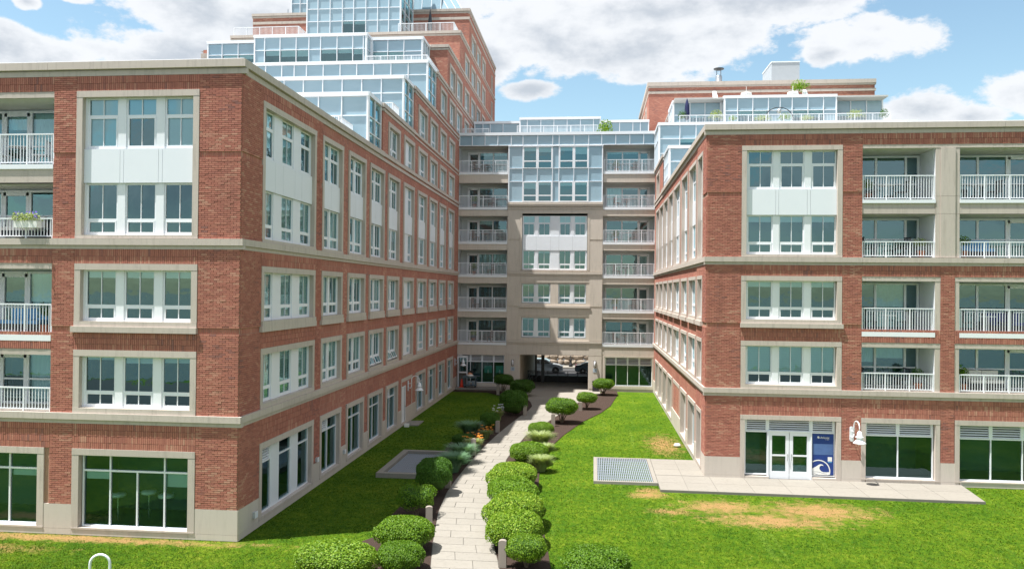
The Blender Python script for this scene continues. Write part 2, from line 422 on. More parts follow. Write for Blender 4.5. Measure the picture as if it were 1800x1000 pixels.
# ---------------------------------------------------------------- mesh helpers
class MB:
    def __init__(s): s.v = []; s.f = []; s.uv = []; s.mi = []; s.mats = []
    def _m(s, m):
        if m not in s.mats: s.mats.append(m)
        return s.mats.index(m)
    def quad(s, p, m='mortar', uv=None):
        i = len(s.v); s.v += p; s.f.append(tuple(range(i, i+len(p))))
        s.uv += uv if uv else [(q[0], q[2]) for q in p]
        s.mi.append(s._m(m))
    def box(s, x0, x1, y0, y1, z0, z1, m='mortar', skip=''):
        if x1 < x0: x0, x1 = x1, x0
        if y1 < y0: y0, y1 = y1, y0
        if z1 < z0: z0, z1 = z1, z0
        i = len(s.v)
        s.v += [(x0, y0, z0), (x1, y0, z0), (x1, y1, z0), (x0, y1, z0), (x0, y0, z1), (x1, y0, z1), (x1, y1, z1), (x0, y1, z1)]
        F = {'f': ((0, 1, 5, 4), ((x0, z0), (x1, z0), (x1, z1), (x0, z1))), 'b': ((2, 3, 7, 6), ((x1, z0), (x0, z0), (x0, z1), (x1, z1))),
             'l': ((3, 0, 4, 7), ((y1, z0), (y0, z0), (y0, z1), (y1, z1))), 'r': ((1, 2, 6, 5), ((y0, z0), (y1, z0), (y1, z1), (y0, z1))),
             't': ((4, 5, 6, 7), ((x0, y0), (x1, y0), (x1, y1), (x0, y1))), 'u': ((3, 2, 1, 0), ((x0, y1), (x1, y1), (x1, y0), (x0, y0)))}
        k = s._m(m)
        for n, (ff, uv) in F.items():
            if n in skip: continue
            s.f.append(tuple(i+q for q in ff)); s.uv += list(uv); s.mi.append(k)
    def tube(s, pts, r, m, seg=8, cap=True):
        pts = [Vector(p) for p in pts]; n = len(pts)
        rr = r if isinstance(r, (list, tuple)) else [r]*n
        base = len(s.v); nrm = None
        for i, p in enumerate(pts):
            d = (pts[min(i+1, n-1)]-pts[max(i-1, 0)]).normalized()
            if nrm is None:
                nrm = d.orthogonal().normalized()
            nrm = (nrm - d*nrm.dot(d)).normalized()
            bn = d.cross(nrm)
            for k in range(seg):
                a = 2*math.pi*k/seg
                s.v.append(tuple(p + (nrm*math.cos(a)+bn*math.sin(a))*rr[i]))
        km = s._m(m)
        for i in range(n-1):
            for k in range(seg):
                a = base+i*seg+k; b = base+i*seg+(k+1) % seg
                s.f.append((a, b, b+seg, a+seg)); s.uv += [(0, 0)]*4; s.mi.append(km)
        if cap:
            s.f.append(tuple(base+k for k in range(seg-1, -1, -1))); s.uv += [(0, 0)]*seg; s.mi.append(km)
            s.f.append(tuple(base+(n-1)*seg+k for k in range(seg))); s.uv += [(0, 0)]*seg; s.mi.append(km)
    def lathe(s, prof, m, seg=16, c=(0, 0, 0)):
        base = len(s.v); n = len(prof); km = s._m(m)
        for (r, z) in prof:
            for k in range(seg):
                a = 2*math.pi*k/seg
                s.v.append((c[0]+r*math.cos(a), c[1]+r*math.sin(a), c[2]+z))
        for i in range(n-1):
            for k in range(seg):
                a = base+i*seg+k; b = base+i*seg+(k+1) % seg
                s.f.append((a, b, b+seg, a+seg)); s.uv += [(0, 0)]*4; s.mi.append(km)
        for row, rev in ((0, True), (n-1, False)):
            if prof[row][0] > 1e-4:
                idx = [base+row*seg+k for k in range(seg)]
                if rev: idx = idx[::-1]
                s.f.append(tuple(idx)); s.uv += [(0, 0)]*seg; s.mi.append(km)
    def prism(s, poly, y0, y1, m):
        """poly in x,z (counter-clockwise seen from -y), extruded in y"""
        i = len(s.v); n = len(poly); km = s._m(m)
        s.v += [(p[0], y0, p[1]) for p in poly] + [(p[0], y1, p[1]) for p in poly]
        s.f.append(tuple(i+k for k in range(n))); s.uv += [(0, 0)]*n; s.mi.append(km)
        s.f.append(tuple(i+n+k for k in range(n-1, -1, -1))); s.uv += [(0, 0)]*n; s.mi.append(km)
        for k in range(n):
            k2 = (k+1) % n
            s.f.append((i+k2, i+k, i+n+k, i+n+k2)); s.uv += [(0, 0)]*4; s.mi.append(km)
    def slab(s, poly, z0, z1, m):
        i = len(s.v); n = len(poly); km = s._m(m)
        s.v += [(p[0], p[1], z0) for p in poly] + [(p[0], p[1], z1) for p in poly]
        s.f.append(tuple(i+n+k for k in range(n))); s.uv += [(0, 0)]*n; s.mi.append(km)
        s.f.append(tuple(i+k for k in range(n-1, -1, -1))); s.uv += [(0, 0)]*n; s.mi.append(km)
        for k in range(n):
            k2 = (k+1) % n
            s.f.append((i+k, i+k2, i+n+k2, i+n+k)); s.uv += [(0, 0)]*4; s.mi.append(km)
    def mesh(s, name, smooth=False):
        me = bpy.data.meshes.new(name)
        me.from_pydata(s.v, [], s.f)
        uvl = me.uv_layers.new(name='UVMap')
        uvl.data.foreach_set('uv', [c for p in s.uv for c in p])
        for m in s.mats: me.materials.append(MATS[m])
        me.polygons.foreach_set('material_index', s.mi)
        if smooth:
            me.polygons.foreach_set('use_smooth', [True]*len(me.polygons))
        me.update()
        return me

def T(x=0, y=0, z=0): return Matrix.Translation((x, y, z))
def link(name, me, parent=None, M=None):
    o = bpy.data.objects.new(name, me)
    COL.objects.link(o)
    if parent is not None: o.parent = parent
    if M is not None: o.matrix_local = M
    return o
def thing(name, label, cat, loc=(0, 0, 0), rotz=0.0, group=None, me=None, scale=None):
    o = bpy.data.objects.new(name, me)
    COL.objects.link(o)
    o.location = loc; o.rotation_euler = (0, 0, rotz)
    if scale: o.scale = scale
    o['label'] = label; o['category'] = cat
    if group: o['group'] = group
    return o
def struct(name, me, label=None, M=None, kind='structure'):
    o = link(name, me, None, M); o['kind'] = kind
    if label: o['label'] = label
    return o
CACHE = {}
def cached(key, fn):
    if key not in CACHE: CACHE[key] = fn()
    return CACHE[key]
def q3(x): return round(x, 3)

class Facade:
    """x runs along the wall (left to right seen from outside), y goes inward, z up"""
    def __init__(s, bld, origin, ux):
        ux = Vector(ux); uz = Vector((0, 0, 1)); uy = uz.cross(ux)
        s.W = Matrix(((ux.x, uy.x, 0, origin[0]), (ux.y, uy.y, 0, origin[1]), (0, 0, 1, origin[2] if len(origin) > 2 else 0), (0, 0, 0, 1)))
        s.b = bld
        s.M = T(*(-bld.location)) @ s.W
    def put(s, name, me, x=0, y=0, z=0):
        return link(name, me, s.b, s.M @ T(x, y, z))

def wall(F, rects, holes, m='brick_wall', depth=2.6, y=0.0, pockets=True, name='wall', zoff=0.0, bands=()):
    """wall sheet with openings; each opening is backed by its own dim room"""
    mb = MB(); rm = MB()
    for (x0, x1, z0, z1) in rects:
        hs = [h for h in holes if h[0] < x1-1e-4 and h[1] > x0+1e-4 and h[2] < z1-1e-4 and h[3] > z0+1e-4]
        bs = [b for b in bands if b[0] < x1 and b[1] > x0 and b[2] < z1 and b[3] > z0]
        xs = sorted({x0, x1, *[min(max(c, x0), x1) for h in hs+bs for c in h[:2]]})
        zs = sorted({z0, z1, *[min(max(c, z0), z1) for h in hs+bs for c in h[2:4]]})
        for i in range(len(xs)-1):
            for j in range(len(zs)-1):
                cx, cz = (xs[i]+xs[i+1])/2, (zs[j]+zs[j+1])/2
                if any(h[0] < cx < h[1] and h[2] < cz < h[3] for h in hs): continue
                mm = m
                for b in bs:
                    if b[0] < cx < b[1] and b[2] < cz < b[3]: mm = b[4]
                mb.quad([(xs[i], y, zs[j]), (xs[i+1], y, zs[j]), (xs[i+1], y, zs[j+1]), (xs[i], y, zs[j+1])], mm)
    for h in holes:
        if not pockets or (len(h) > 4 and h[4] == 'open'): continue
        x0, x1, z0, z1 = h[:4]
        a, b = y+0.0, y+depth
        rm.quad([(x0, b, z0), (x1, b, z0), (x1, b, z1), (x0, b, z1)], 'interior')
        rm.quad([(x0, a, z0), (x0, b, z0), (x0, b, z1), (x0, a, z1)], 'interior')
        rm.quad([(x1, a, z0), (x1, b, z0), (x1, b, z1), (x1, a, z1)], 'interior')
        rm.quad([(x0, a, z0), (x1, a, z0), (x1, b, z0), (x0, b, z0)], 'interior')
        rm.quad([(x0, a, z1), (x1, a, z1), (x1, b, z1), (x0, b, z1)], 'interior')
    o = F.put(name, mb.mesh(name))
    if rm.f: F.put('room', rm.mesh('room'))
    return o

def surround(F, x0, x1, z0, z1, t=0.21, sill=0.17, proud=0.056, depth=0.24, head=None, m='cast_stone', stick=0.0, ext=0.0):
    """stone frame round an opening given by its OUTER size; returns the inner opening"""
    head = t if head is None else head
    def f():
        w, h = x1-x0, z1-z0; mb = MB()
        mb.box(0, t, -proud, depth, sill, h-head-0.004, m)
        mb.box(w-t, w, -proud, depth, sill, h-head-0.004, m)
        mb.box(0, w, -proud-0.006, depth, h-head, h, m)
        if sill: mb.box(-ext, w+ext, -proud-0.012-stick, depth, 0, sill-0.004, m)
        return mb.mesh('stone_surround')
    F.put('stone_surround', cached(('sur', q3(x1-x0), q3(z1-z0), t, sill, proud, depth, head, m, stick, ext), f), x0, 0, z0)
    return x0+t, x1-t, z0+sill, z1-head

BLIND_RND = random.Random(11)
def window(F, x0, x1, z0, z1, cols, kind='tall', y=0.17, muntins=True, blinds=None, glass='window_glass', joinpanes=False, open_awning=(), fr=0.055, mull='white_paint'):
    """kind: tall = big light over small light; transom = small over big; single; cols in facade x"""
    w, h = x1-x0, z1-z0
    rel = tuple((q3(a-x0), q3(b-x0)) for a, b in cols)
    if kind == 'tall': zs = h*0.30
    elif kind == 'transom': zs = h*0.645
    elif kind == 'half': zs = h*0.5
    else: zs = None
    key = ('win', q3(w), q3(h), rel, kind, y, muntins, glass, fr, mull, tuple(open_awning))
    def build():
        mb = MB(); panes = []
        prev = 0.0
        for (a, b) in list(rel)+[(w, w)]:
            if a-prev > 0.012: mb.box(prev, a, y-0.045, y+0.05, 0, h, mull)      # mullion covers
            prev = b
        for ci, (a, b) in enumerate(rel):
            yo = y-0.01
            mb.box(a, b, yo, y+0.04, h-fr, h, 'white_paint'); mb.box(a, b, yo-0.012, y+0.04, 0, fr+0.012, 'white_paint')
            mb.box(a, a+fr, yo+0.003, y+0.04, fr+0.012, h-fr, 'white_paint'); mb.box(b-fr, b, yo+0.003, y+0.04, fr+0.012, h-fr, 'white_paint')
            rows = [(fr+0.012, h-fr, False)]
            if zs is not None:
                small_low = kind == 'tall'
                mb.box(a, b, yo-0.004, y+0.04, zs-0.04, zs+0.04, 'white_paint')
                rows = [(fr+0.012, zs-0.04, kind == 'tall'), (zs+0.04, h-fr, False)]
                if kind == 'transom': rows = [(fr+0.012, zs-0.04, True), (zs+0.04, h-fr, False)]
            for ri, (p, q, sash) in enumerate(rows):
                opened = sash and ci in open_awning
                e = 0.045 if sash else 0.0
                if opened:
                    # hopper sash swung out at the bottom
                    L = q-p; an = R(24)
                    mb2 = MB()
                    for (xa, xb, za, zb) in ((a+fr, b-fr, L-0.05, L), (a+fr, b-fr, 0, 0.05), (a+fr, a+fr+0.05, 0.05, L-0.05), (b-fr-0.05, b-fr, 0.05, L-0.05), ((a+b)/2-0.012, (a+b)/2+0.012, 0.05, L-0.05)):
                        mb2.box(xa, xb, -0.02, 0.02, za-L, zb-L, 'white_paint')
                    Mx = T(0, y-0.02, q) @ Matrix.Rotation(-an, 4, 'X')
                    off = len(mb.v)
                    mb.v += [tuple(Mx @ Vector(v)) for v in mb2.v]
                    km = mb._m('white_paint')
                    for ff in mb2.f: mb.f.append(tuple(off+k for k in ff)); mb.uv += [(0, 0)]*4; mb.mi.append(km)
                    g = MB(); c4 = [(a+fr+0.05, 0, 0.05-L), (b-fr-0.05, 0, 0.05-L), (b-fr-0.05, 0, -0.05), (a+fr+0.05, 0, -0.05)]
                    g.quad([tuple(Mx @ Vector(v)) for v in c4], glass); panes.append(g.mesh('pane'))
                    continue
                if sash:
                    mb.box(a+fr, b-fr, yo-0.01, y+0.03, p, p+e, 'white_paint'); mb.box(a+fr, b-fr, yo-0.01, y+0.03, q-e, q, 'white_paint')
                    mb.box(a+fr, a+fr+e, yo-0.008, y+0.03, p+e, q-e, 'white_paint'); mb.box(b-fr-e, b-fr, yo-0.008, y+0.03, p+e, q-e, 'white_paint')
                xa, xb, za, zb = a+fr+e, b-fr-e, p+e, q-e
                if muntins:
                    c = (xa+xb)/2
                    mb.box(c-0.014, c+0.014, yo+0.006, y+0.034, za, zb, 'white_paint')
                    spans = [(xa, c-0.014), (c+0.014, xb)]
                else: spans = [(xa, xb)]
                if joinpanes: spans = [(xa, xb)]
                for (s0, s1) in spans:
                    g = MB(); g.quad([(s0, y+0.02, za), (s1, y+0.02, za), (s1, y+0.02, zb), (s0, y+0.02, zb)], glass)
                    panes.append(g.mesh('pane'))
        if joinpanes and len(panes) > len(rel):
            pass
        return mb.mesh('window'), panes
    me, panes = cached(key, build)
    wo = F.put('window', me, x0, 0, z0)
    for p in panes: link('pane', p, wo)
    for ci, (a, b) in enumerate(rel):
        fr_ = (blinds[ci % len(blinds)] if blinds is not None else BLIND_RND.choice([0, 0, 0.12, 0.12, 0.2, 0.35, 0.12, 0.7, 0.9]))
        if fr_ > 0:
            def bf(fr_=fr_, a=a, b=b):
                g = MB(); n = max(2, int(h*fr_/0.10)); top = h-fr
                mt = 'blind'
                if fr_ >= 2:      # long curtains at both sides
                    for (xa, xb) in ((a+fr, a+fr+(b-a)*0.22), (b-fr-(b-a)*0.22, b-fr)):
                        k = 6; st = (xb-xa)/k
                        for i in range(k):
                            g.quad([(xa+i*st, y+0.10+0.03*(i % 2), fr), (xa+(i+1)*st, y+0.10+0.03*((i+1) % 2), fr), (xa+(i+1)*st, y+0.10+0.03*((i+1) % 2), top), (xa+i*st, y+0.10+0.03*(i % 2), top)], 'curtain')
                    return g.mesh('curtain')
                if b-a > 0 and fr_ <= 1:
                    for i in range(n):
                        zt = top-i*(h*fr_/n); zb_ = zt-(h*fr_/n)
                        g.quad([(a+fr, y+0.085, zb_), (b-fr, y+0.085, zb_), (b-fr, y+0.07, zt), (a+fr, y+0.07, zt)], mt)
                return g.mesh('blind')
            link('curtain' if fr_ >= 2 else 'blind', cached(('bl', key, ci, fr_), bf), wo)
    return wo

def louvre(F, x0, x1, z0, z1, y=0.15, n=5):
    def f():
        mb = MB(); w, h = x1-x0, z1-z0
        mb.box(0, 0.05, y-0.02, y+0.06, 0, h, 'white_metal'); mb.box(w-0.05, w, y-0.02, y+0.06, 0, h, 'white_metal')
        mb.box(0.05, w-0.05, y+0.055, y+0.06, 0, h, 'dark_metal')
        return mb.mesh('louvre')
    def sl():
        mb = MB(); w = x1-x0
        mb.v += [(0.05, y-0.02, 0.0), (w-0.05, y-0.02, 0.0), (w-0.05, y+0.045, 0.030), (0.05, y+0.045, 0.030), (0.05, y-0.02, 0.016), (w-0.05, y-0.02, 0.016), (w-0.05, y+0.045, 0.046), (0.05, y+0.045, 0.046)]
        k = mb._m('white_metal')
        for ff in ((0, 1, 5, 4), (2, 3, 7, 6), (3, 0, 4, 7), (1, 2, 6, 5), (4, 5, 6, 7), (3, 2, 1, 0)):
            mb.f.append(ff); mb.uv += [(0, 0)]*4; mb.mi.append(k)
        return mb.mesh('slat')
    lo = F.put('louvre', cached(('lou', q3(x1-x0), q3(z1-z0), y), f), x0, 0, z0)
    sm = cached(('slat', q3(x1-x0), y), sl)
    for i in range(n):
        link('slat', sm, lo, T(0, 0, (z1-z0)*(i+0.15)/n))
    return lo

def shopfront(F, x0, x1, z0, z1, mull, ztr=None, zmeet=None, y=0.17, glass='green_glass', louv=(), panel=(), blinds=(), transom_mull=None):
    """storefront with vertical mullions at x in mull, a transom bar at ztr; louv = indexes of columns with louvres above"""
    mb = MB(); t = 0.05
    xs = [x0]+list(mull)+[x1]
    W = lambda *a: mb.box(a[0]-x0, a[1]-x0, a[2], a[3], a[4]-z0, a[5]-z0, 'white_metal')
    W(x0, x1, y-0.05, y+0.05, z1-t, z1); W(x0, x1, y-0.06, y+0.05, z0, z0+t)
    tm = mull if transom_mull is None else transom_mull
    for k, x in enumerate(xs):
        a, b = (x, x+t) if k == 0 else ((x-t, x) if k == len(xs)-1 else (x-t/2, x+t/2))
        zt = z1-t if (k in (0, len(xs)-1) or x in tm or ztr is None) else ztr-0.03
        W(a, b, y-0.048, y+0.048, z0+t, zt)
    if ztr is not None: W(x0+t, x1-t, y-0.052, y+0.052, ztr-0.03, ztr+0.03)
    wo = F.put('storefront_window', mb.mesh('storefront'), x0, 0, z0)
    def pane(a, b, p, q, mt=glass):
        g = MB(); g.quad([(a-x0, y, p-z0), (b-x0, y, p-z0), (b-x0, y, q-z0), (a-x0, y, q-z0)], mt); link('pane', g.mesh('pane'), wo)
    for k in range(len(xs)-1):
        a = xs[k]+(t if k == 0 else t/2); b = xs[k+1]-(t if k == len(xs)-2 else t/2)
        if k in panel:
            mp = MB(); mp.box(a-x0, b-x0, y-0.06, y+0.02, t, z1-t-z0, 'white_panel'); link('panel', mp.mesh('panel'), wo)
            continue
        pane(a, b, z0+t, (ztr-0.03) if ztr is not None else z1-t)
        if k < len(blinds) and blinds[k]:
            hh = ((ztr or z1)-z0)*blinds[k]; g = MB(); zt = (ztr or z1)-0.05
            g.quad([(a-x0, y+0.1, zt-hh-z0), (b-x0, y+0.1, zt-hh-z0), (b-x0, y+0.1, zt-z0), (a-x0, y+0.1, zt-z0)], 'blind'); link('blind', g.mesh('blind'), wo)
    if ztr is not None:
        xt = [x0]+list(tm)+[x1]
        for k in range(len(xt)-1):
            a = xt[k]+(t if k == 0 else t/2); b = xt[k+1]-(t if k == len(xt)-2 else t/2)
            if k in panel and len(panel): continue
            if k in louv: louvre(F, a, b, ztr+0.03, z1-t, y-0.02)
            else: pane(a, b, ztr+0.03, z1-t)
    return wo

def spandrel(F, x0, x1, z0, z1, cuts, y=0.06):
    xs = [x0]+list(cuts)+[x1]
    for a, b in zip(xs[:-1], xs[1:]):
        def f(a=a, b=b):
            mb = MB(); mb.box(0.006, b-a-0.006, y, y+0.12, 0.01, z1-z0-0.01, 'white_panel'); return mb.mesh('spandrel_panel')
        F.put('spandrel_panel', cached(('sp', q3(b-a), q3(z1-z0), y), f), a, 0, z0)
    mb = MB(); mb.box(x0, x1, y+0.03, y+0.14, z0-0.0, z1, 'grey_paint'); F.put('spandrel_backing', mb.mesh('spandrel_backing'))

def course(F, x0, x1, tiers, step=3.7, m='cast_stone', name='cornice_stone', start=None, endcap=0.0):
    """run of moulded stones: tiers = [(z0, z1, proud), ...]"""
    n = max(1, int(round((x1-x0)/step))); w = (x1-x0)/n
    def f():
        mb = MB()
        for (a, b, p) in tiers: mb.box(0.004, w-0.004, -p, 0.12, a, b, m)
        return mb.mesh(name)
    me = cached(('course', q3(w), tuple(tiers), m, name), f)
    for i in range(n): F.put(name, me, x0+i*w, 0, 0)

def bricks(F, regions, name='brick', named=0, proud=0.042, seed=1):
    """regions: (x0,x1,z0,z1,'run'|'soldier'|'header'); first `named` bricks become objects, the rest one mesh"""
    rnd = random.Random(seed)
    V = []; Fa = []; cnt = 0
    me1 = cached('brick1', lambda: _unit('brick'))
    def add(x0, x1, z0, z1):
        nonlocal cnt
        p = proud + rnd.uniform(-0.0035, 0.0045)
        if cnt < named:
            o = F.put('brick', me1, x0, -p, z0)
            o.scale = (x1-x0, 1, z1-z0)
            cnt += 1; return
        i = len(V)
        V.extend([(x0, -p, z0), (x1, -p, z0), (x1, 0.004, z0), (x0, 0.004, z0), (x0, -p, z1), (x1, -p, z1), (x1, 0.004, z1), (x0, 0.004, z1)])
        Fa.extend([(i, i+1, i+5, i+4), (i+3, i, i+4, i+7), (i+1, i+2, i+6, i+5), (i+4, i+5, i+6, i+7), (i+3, i+2, i+1, i)])
        cnt += 1
    g = 0.0055
    for (x0, x1, z0, z1, kind) in regions:
        W, H = x1-x0, z1-z0
        if kind == 'run':
            n = max(1, round(H/0.0685)); hz = H/n; L = 0.222
            for r in range(n):
                off = (L/2 if r % 2 else 0)
                x = x0-off
                while x < x1-0.01:
                    a, b = max(x, x0), min(x+L, x1)
                    if b-a > 0.03: add(a+g, b-g, z0+r*hz+g, z0+(r+1)*hz-g)
                    x += L
        else:
            hgt = 0.205 if kind == 'soldier' else 0.19
            n = max(1, round(H/hgt)); hz = H/n; k = max(1, round(W/0.0725)); wx = W/k
            for r in range(n):
                for c in range(k): add(x0+c*wx+g, x0+(c+1)*wx-g, z0+r*hz+g, z0+(r+1)*hz-g)
    if V:
        me = bpy.data.meshes.new('brickwork'); me.from_pydata(V, [], Fa); me.materials.append(MATS['brick']); me.update()
        o = F.put('brickwork', me); o['kind'] = 'stuff'
def _unit(m):
    mb = MB(); mb.box(0, 1, 0, 0.046, 0, 1, m); return mb.mesh('brick')

def railing_mesh(w, h, post=1.05, pitch=0.112, t=0.022):
    def f():
        mb = MB()
        mb.box(0, w, -0.025, 0.025, h-0.045, h, 'white_metal'); mb.box(0, w, -0.018, 0.018, 0.055, 0.09, 'white_metal')
        k = max(1, round(w/post)); 
        for i in range(k+1):
            x = min(max(i*w/k, 0.025), w-0.025); mb.box(x-0.024, x+0.024, -0.024, 0.024, 0, h-0.045, 'white_metal')
        n = int(w/pitch); s = w/n
        for i in range(1, n):
            mb.box(i*s-t/2, i*s+t/2, -0.010, 0.010, 0.09, h-0.045, 'white_metal')
        return mb.mesh('railing')
    return cached(('rail', q3(w), q3(h), post, pitch), f)

def curtain(F, x0, x1, z0, z1, vs, hs, y=0.0, fascia=0.22, windows=(), name='glass_curtain_wall', panelmat='spandrel_glass', post=0.055, depth=0.12, lights=None):
    """white mullion grid with blue-grey panels; windows = set of (col,row) that are real glass"""
    mb = MB(); W = lambda a, b, c, d, e, f_: mb.box(a-x0, b-x0, c, d, e-z0, f_-z0, 'white_metal')
    xs = sorted({x0, x1, *vs}); zs = sorted({z0, z1-fascia, *hs})
    W(x0-0.02, x1+0.02, y-0.08, y+depth, z1-fascia, z1)
    t = post/2
    for i, x in enumerate(xs):
        e = 0.10 if i in (0, len(xs)-1) else t
        a, b = (x, x+e) if i == 0 else ((x-e, x) if i == len(xs)-1 else (x-t, x+t))
        W(a, b, y-0.045, y+depth-0.01, z0, z1-fascia)
    for j, z in enumerate(zs[1:-1]): W(x0+0.1, x1-0.1, y-0.02, y+depth-0.02, z-t*0.9, z+t*0.9)
    W(x0+0.1, x1-0.1, y-0.022, y+depth-0.02, z0, z0+0.06)
    o = F.put(name, mb.mesh(name), x0, 0, z0)
    for i in range(len(xs)-1):
        for j in range(len(zs)-1):
            a, b, c, d = xs[i]+t-x0, xs[i+1]-t-x0, zs[j]+t-z0, zs[j+1]-t-z0
            if (i, j) in windows:
                def f():
                    g = MB(); g.quad([(0, y+0.04, 0), (b-a, y+0.04, 0), (b-a, y+0.04, d-c), (0, y+0.04, d-c)], 'window_glass')
                    return g.mesh('pane')
                link('pane', cached(('cw', q3(b-a), q3(d-c), y), f), o, T(a, 0, c))
                rm = MB(); D = 1.1
                P = [(a+0.04, y+0.045, c-0.005), (b-0.04, y+0.045, c-0.005), (b-0.04, y+D, c-0.005), (a+0.04, y+D, c-0.005)]
                Q = [(p[0], p[1], d+0.005) for p in P]
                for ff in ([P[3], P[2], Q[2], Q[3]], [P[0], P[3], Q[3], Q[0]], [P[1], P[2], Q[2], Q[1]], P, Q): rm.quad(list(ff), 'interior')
                link('room', rm.mesh('room'), o)
                bl = BLIND_RND.choice([0.15, 0.25, 0.2, 0.35])
                g = MB(); g.quad([(a+0.02, y+0.1, d-(d-c)*bl), (b-0.02, y+0.1, d-(d-c)*bl), (b-0.02, y+0.1, d), (a+0.02, y+0.1, d)], 'blind'); link('blind', g.mesh('blind'), o)
            else:
                def f():
                    g = MB(); g.box(0, b-a, y+0.045, y+0.08, 0, d-c, panelmat); return g.mesh('glass_panel')
                link('glass_panel', cached(('gp', q3(b-a), q3(d-c), y), f), o, T(a, 0, c))
    return o

def balcony_back(F, x0, x1, zf, zc, depth, splits, side='stucco_grey', ret=None, door=None, glass='window_glass', zh=None, blinds=()):
    """recessed balcony: floor, ceiling, side walls and a glazed back wall"""
    mb = MB()
    d = depth
    mb.quad([(x0, 0, zf), (x1, 0, zf), (x1, d, zf), (x0, d, zf)], 'cast_stone')
    mb.quad([(x0, 0, zc), (x1, 0, zc), (x1, d, zc), (x0, d, zc)], 'ceiling_paint')
    mb.quad([(x0, 0, zf), (x0, d, zf), (x0, d, zc), (x0, 0, zc)], side)
    mb.quad([(x1, 0, zf), (x1, d, zf), (x1, d, zc), (x1, 0, zc)], side if ret is None else ret)
    zt = zh or zc-0.06
    mb.quad([(x0, d, zt), (x1, d, zt), (x1, d, zc), (x0, d, zc)], side)
    g0, g1 = splits[0], splits[-1]
    mb.quad([(x0, d, zf), (g0, d, zf), (g0, d, zt), (x0, d, zt)], side)
    mb.quad([(g1, d, zf), (x1, d, zf), (x1, d, zt), (g1, d, zt)], side)
    # dim room behind the glazing
    D = d+2.2
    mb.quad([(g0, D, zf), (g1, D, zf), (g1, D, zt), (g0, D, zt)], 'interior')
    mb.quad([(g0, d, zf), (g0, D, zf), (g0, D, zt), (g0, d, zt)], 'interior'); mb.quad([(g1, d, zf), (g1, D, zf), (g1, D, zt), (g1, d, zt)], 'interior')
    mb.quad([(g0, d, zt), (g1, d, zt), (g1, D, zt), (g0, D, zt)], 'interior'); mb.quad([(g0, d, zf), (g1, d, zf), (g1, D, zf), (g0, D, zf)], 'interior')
    bo = F.put('balcony', mb.mesh('balcony'))
    fm = MB(); t = 0.05
    for i, x in enumerate(splits):
        e = t
        fm.box(x-e, x+e, d-0.06, d+0.02, zf, zt, 'white_paint')
    fm.box(g0, g1, d-0.058, d+0.018, zt-0.08, zt, 'white_paint'); fm.box(g0, g1, d-0.058, d+0.018, zf, zf+0.08, 'white_paint')
    fm.box(g0, g1, d-0.05, d+0.015, zf+0.86, zf+0.92, 'white_paint')
    if door is not None:
        a, b = splits[door]+t, splits[door+1]-t
        fm.box(a, a+0.10, d-0.066, d+0.01, zf, zt-0.08, 'white_paint'); fm.box(b-0.10, b, d-0.066, d+0.01, zf, zt-0.08, 'white_paint'); fm.box(a, b, d-0.066, d+0.01, zt-0.2, zt-0.08, 'white_paint')
    link('window_frame', fm.mesh('window_frame'), bo)
    for i in range(len(splits)-1):
        g = MB(); g.quad([(splits[i]+t, d-0.015, zf+0.08), (splits[i+1]-t, d-0.015, zf+0.08), (splits[i+1]-t, d-0.015, zt-0.08), (splits[i]+t, d-0.015, zt-0.08)], glass)
        link('pane', g.mesh('pane'), bo)
        if i < len(blinds) and blinds[i]:
            g = MB(); a, b = splits[i]+t, splits[i+1]-t; n = 10; s_ = (b-a)/n; zb = zt-(zt-zf)*min(1, blinds[i])
            for k in range(n):
                g.quad([(a+k*s_, d+0.10+0.04*(k % 2), zb), (a+(k+1)*s_, d+0.10+0.04*((k+1) % 2), zb), (a+(k+1)*s_, d+0.10+0.04*((k+1) % 2), zt), (a+k*s_, d+0.10+0.04*(k % 2), zt)], 'curtain' if blinds[i] >= 1 else 'blind')
            link('curtain', g.mesh('curtain'), bo)
    return bo
def edge_and_rail(F, bo, x0, x1, zf, zrt, zfas, proud=0.05, inset=0.04, rail0=None):
    """white slab edge plus the railing standing on it (children of the balcony)"""
    if zfas is not None:
        mb = MB(); mb.box(x0, x1, -proud, 0.18, zfas, zf, 'white_metal'); link('slab_edge', mb.mesh('slab_edge'), bo)
    rz = zf if rail0 is None else rail0
    link('railing', railing_mesh(x1-x0-0.03, zrt-rz), bo, T(x0+0.015, inset, rz))

# ================================================================ setting: ground, paving
XL, XR, YL, YR, YC = -11.6, 5.04, 25.36, 36.65, 67.81
mb = MB()
prof = [(-400, 0), (20, 0), (67.6, 0), (73.5, 0), (88, -1.6), (120, -1.6), (900, -1.6)]
for (a, za), (b, zb) in zip(prof[:-1], prof[1:]):
    mb.quad([(-700, a, za-0.01), (700, a, za-0.01), (700, b, zb-0.01), (-700, b, zb-0.01)], 'lawn' if b < 70 else 'asphalt')
m2 = MB(); m2.box(-500, 500, -16, 0, -0.3, 0.0, 'asphalt'); struct('road', m2.mesh('road'), 'waterfront road on the near side, behind the camera')
m2 = MB(); m2.box(-500, 500, 0, 9, -0.3, 0.04, 'concrete'); struct('pavement', m2.mesh('pavement'), 'promenade behind the camera')
m2 = MB(); m2.box(-700, 700, -1500, -17, -0.3, 0.02, 'sea'); struct('water', m2.mesh('water'), 'harbour water behind the camera')
struct('ground', mb.mesh('ground'), 'mown green lawn and terrain around the brick buildings')

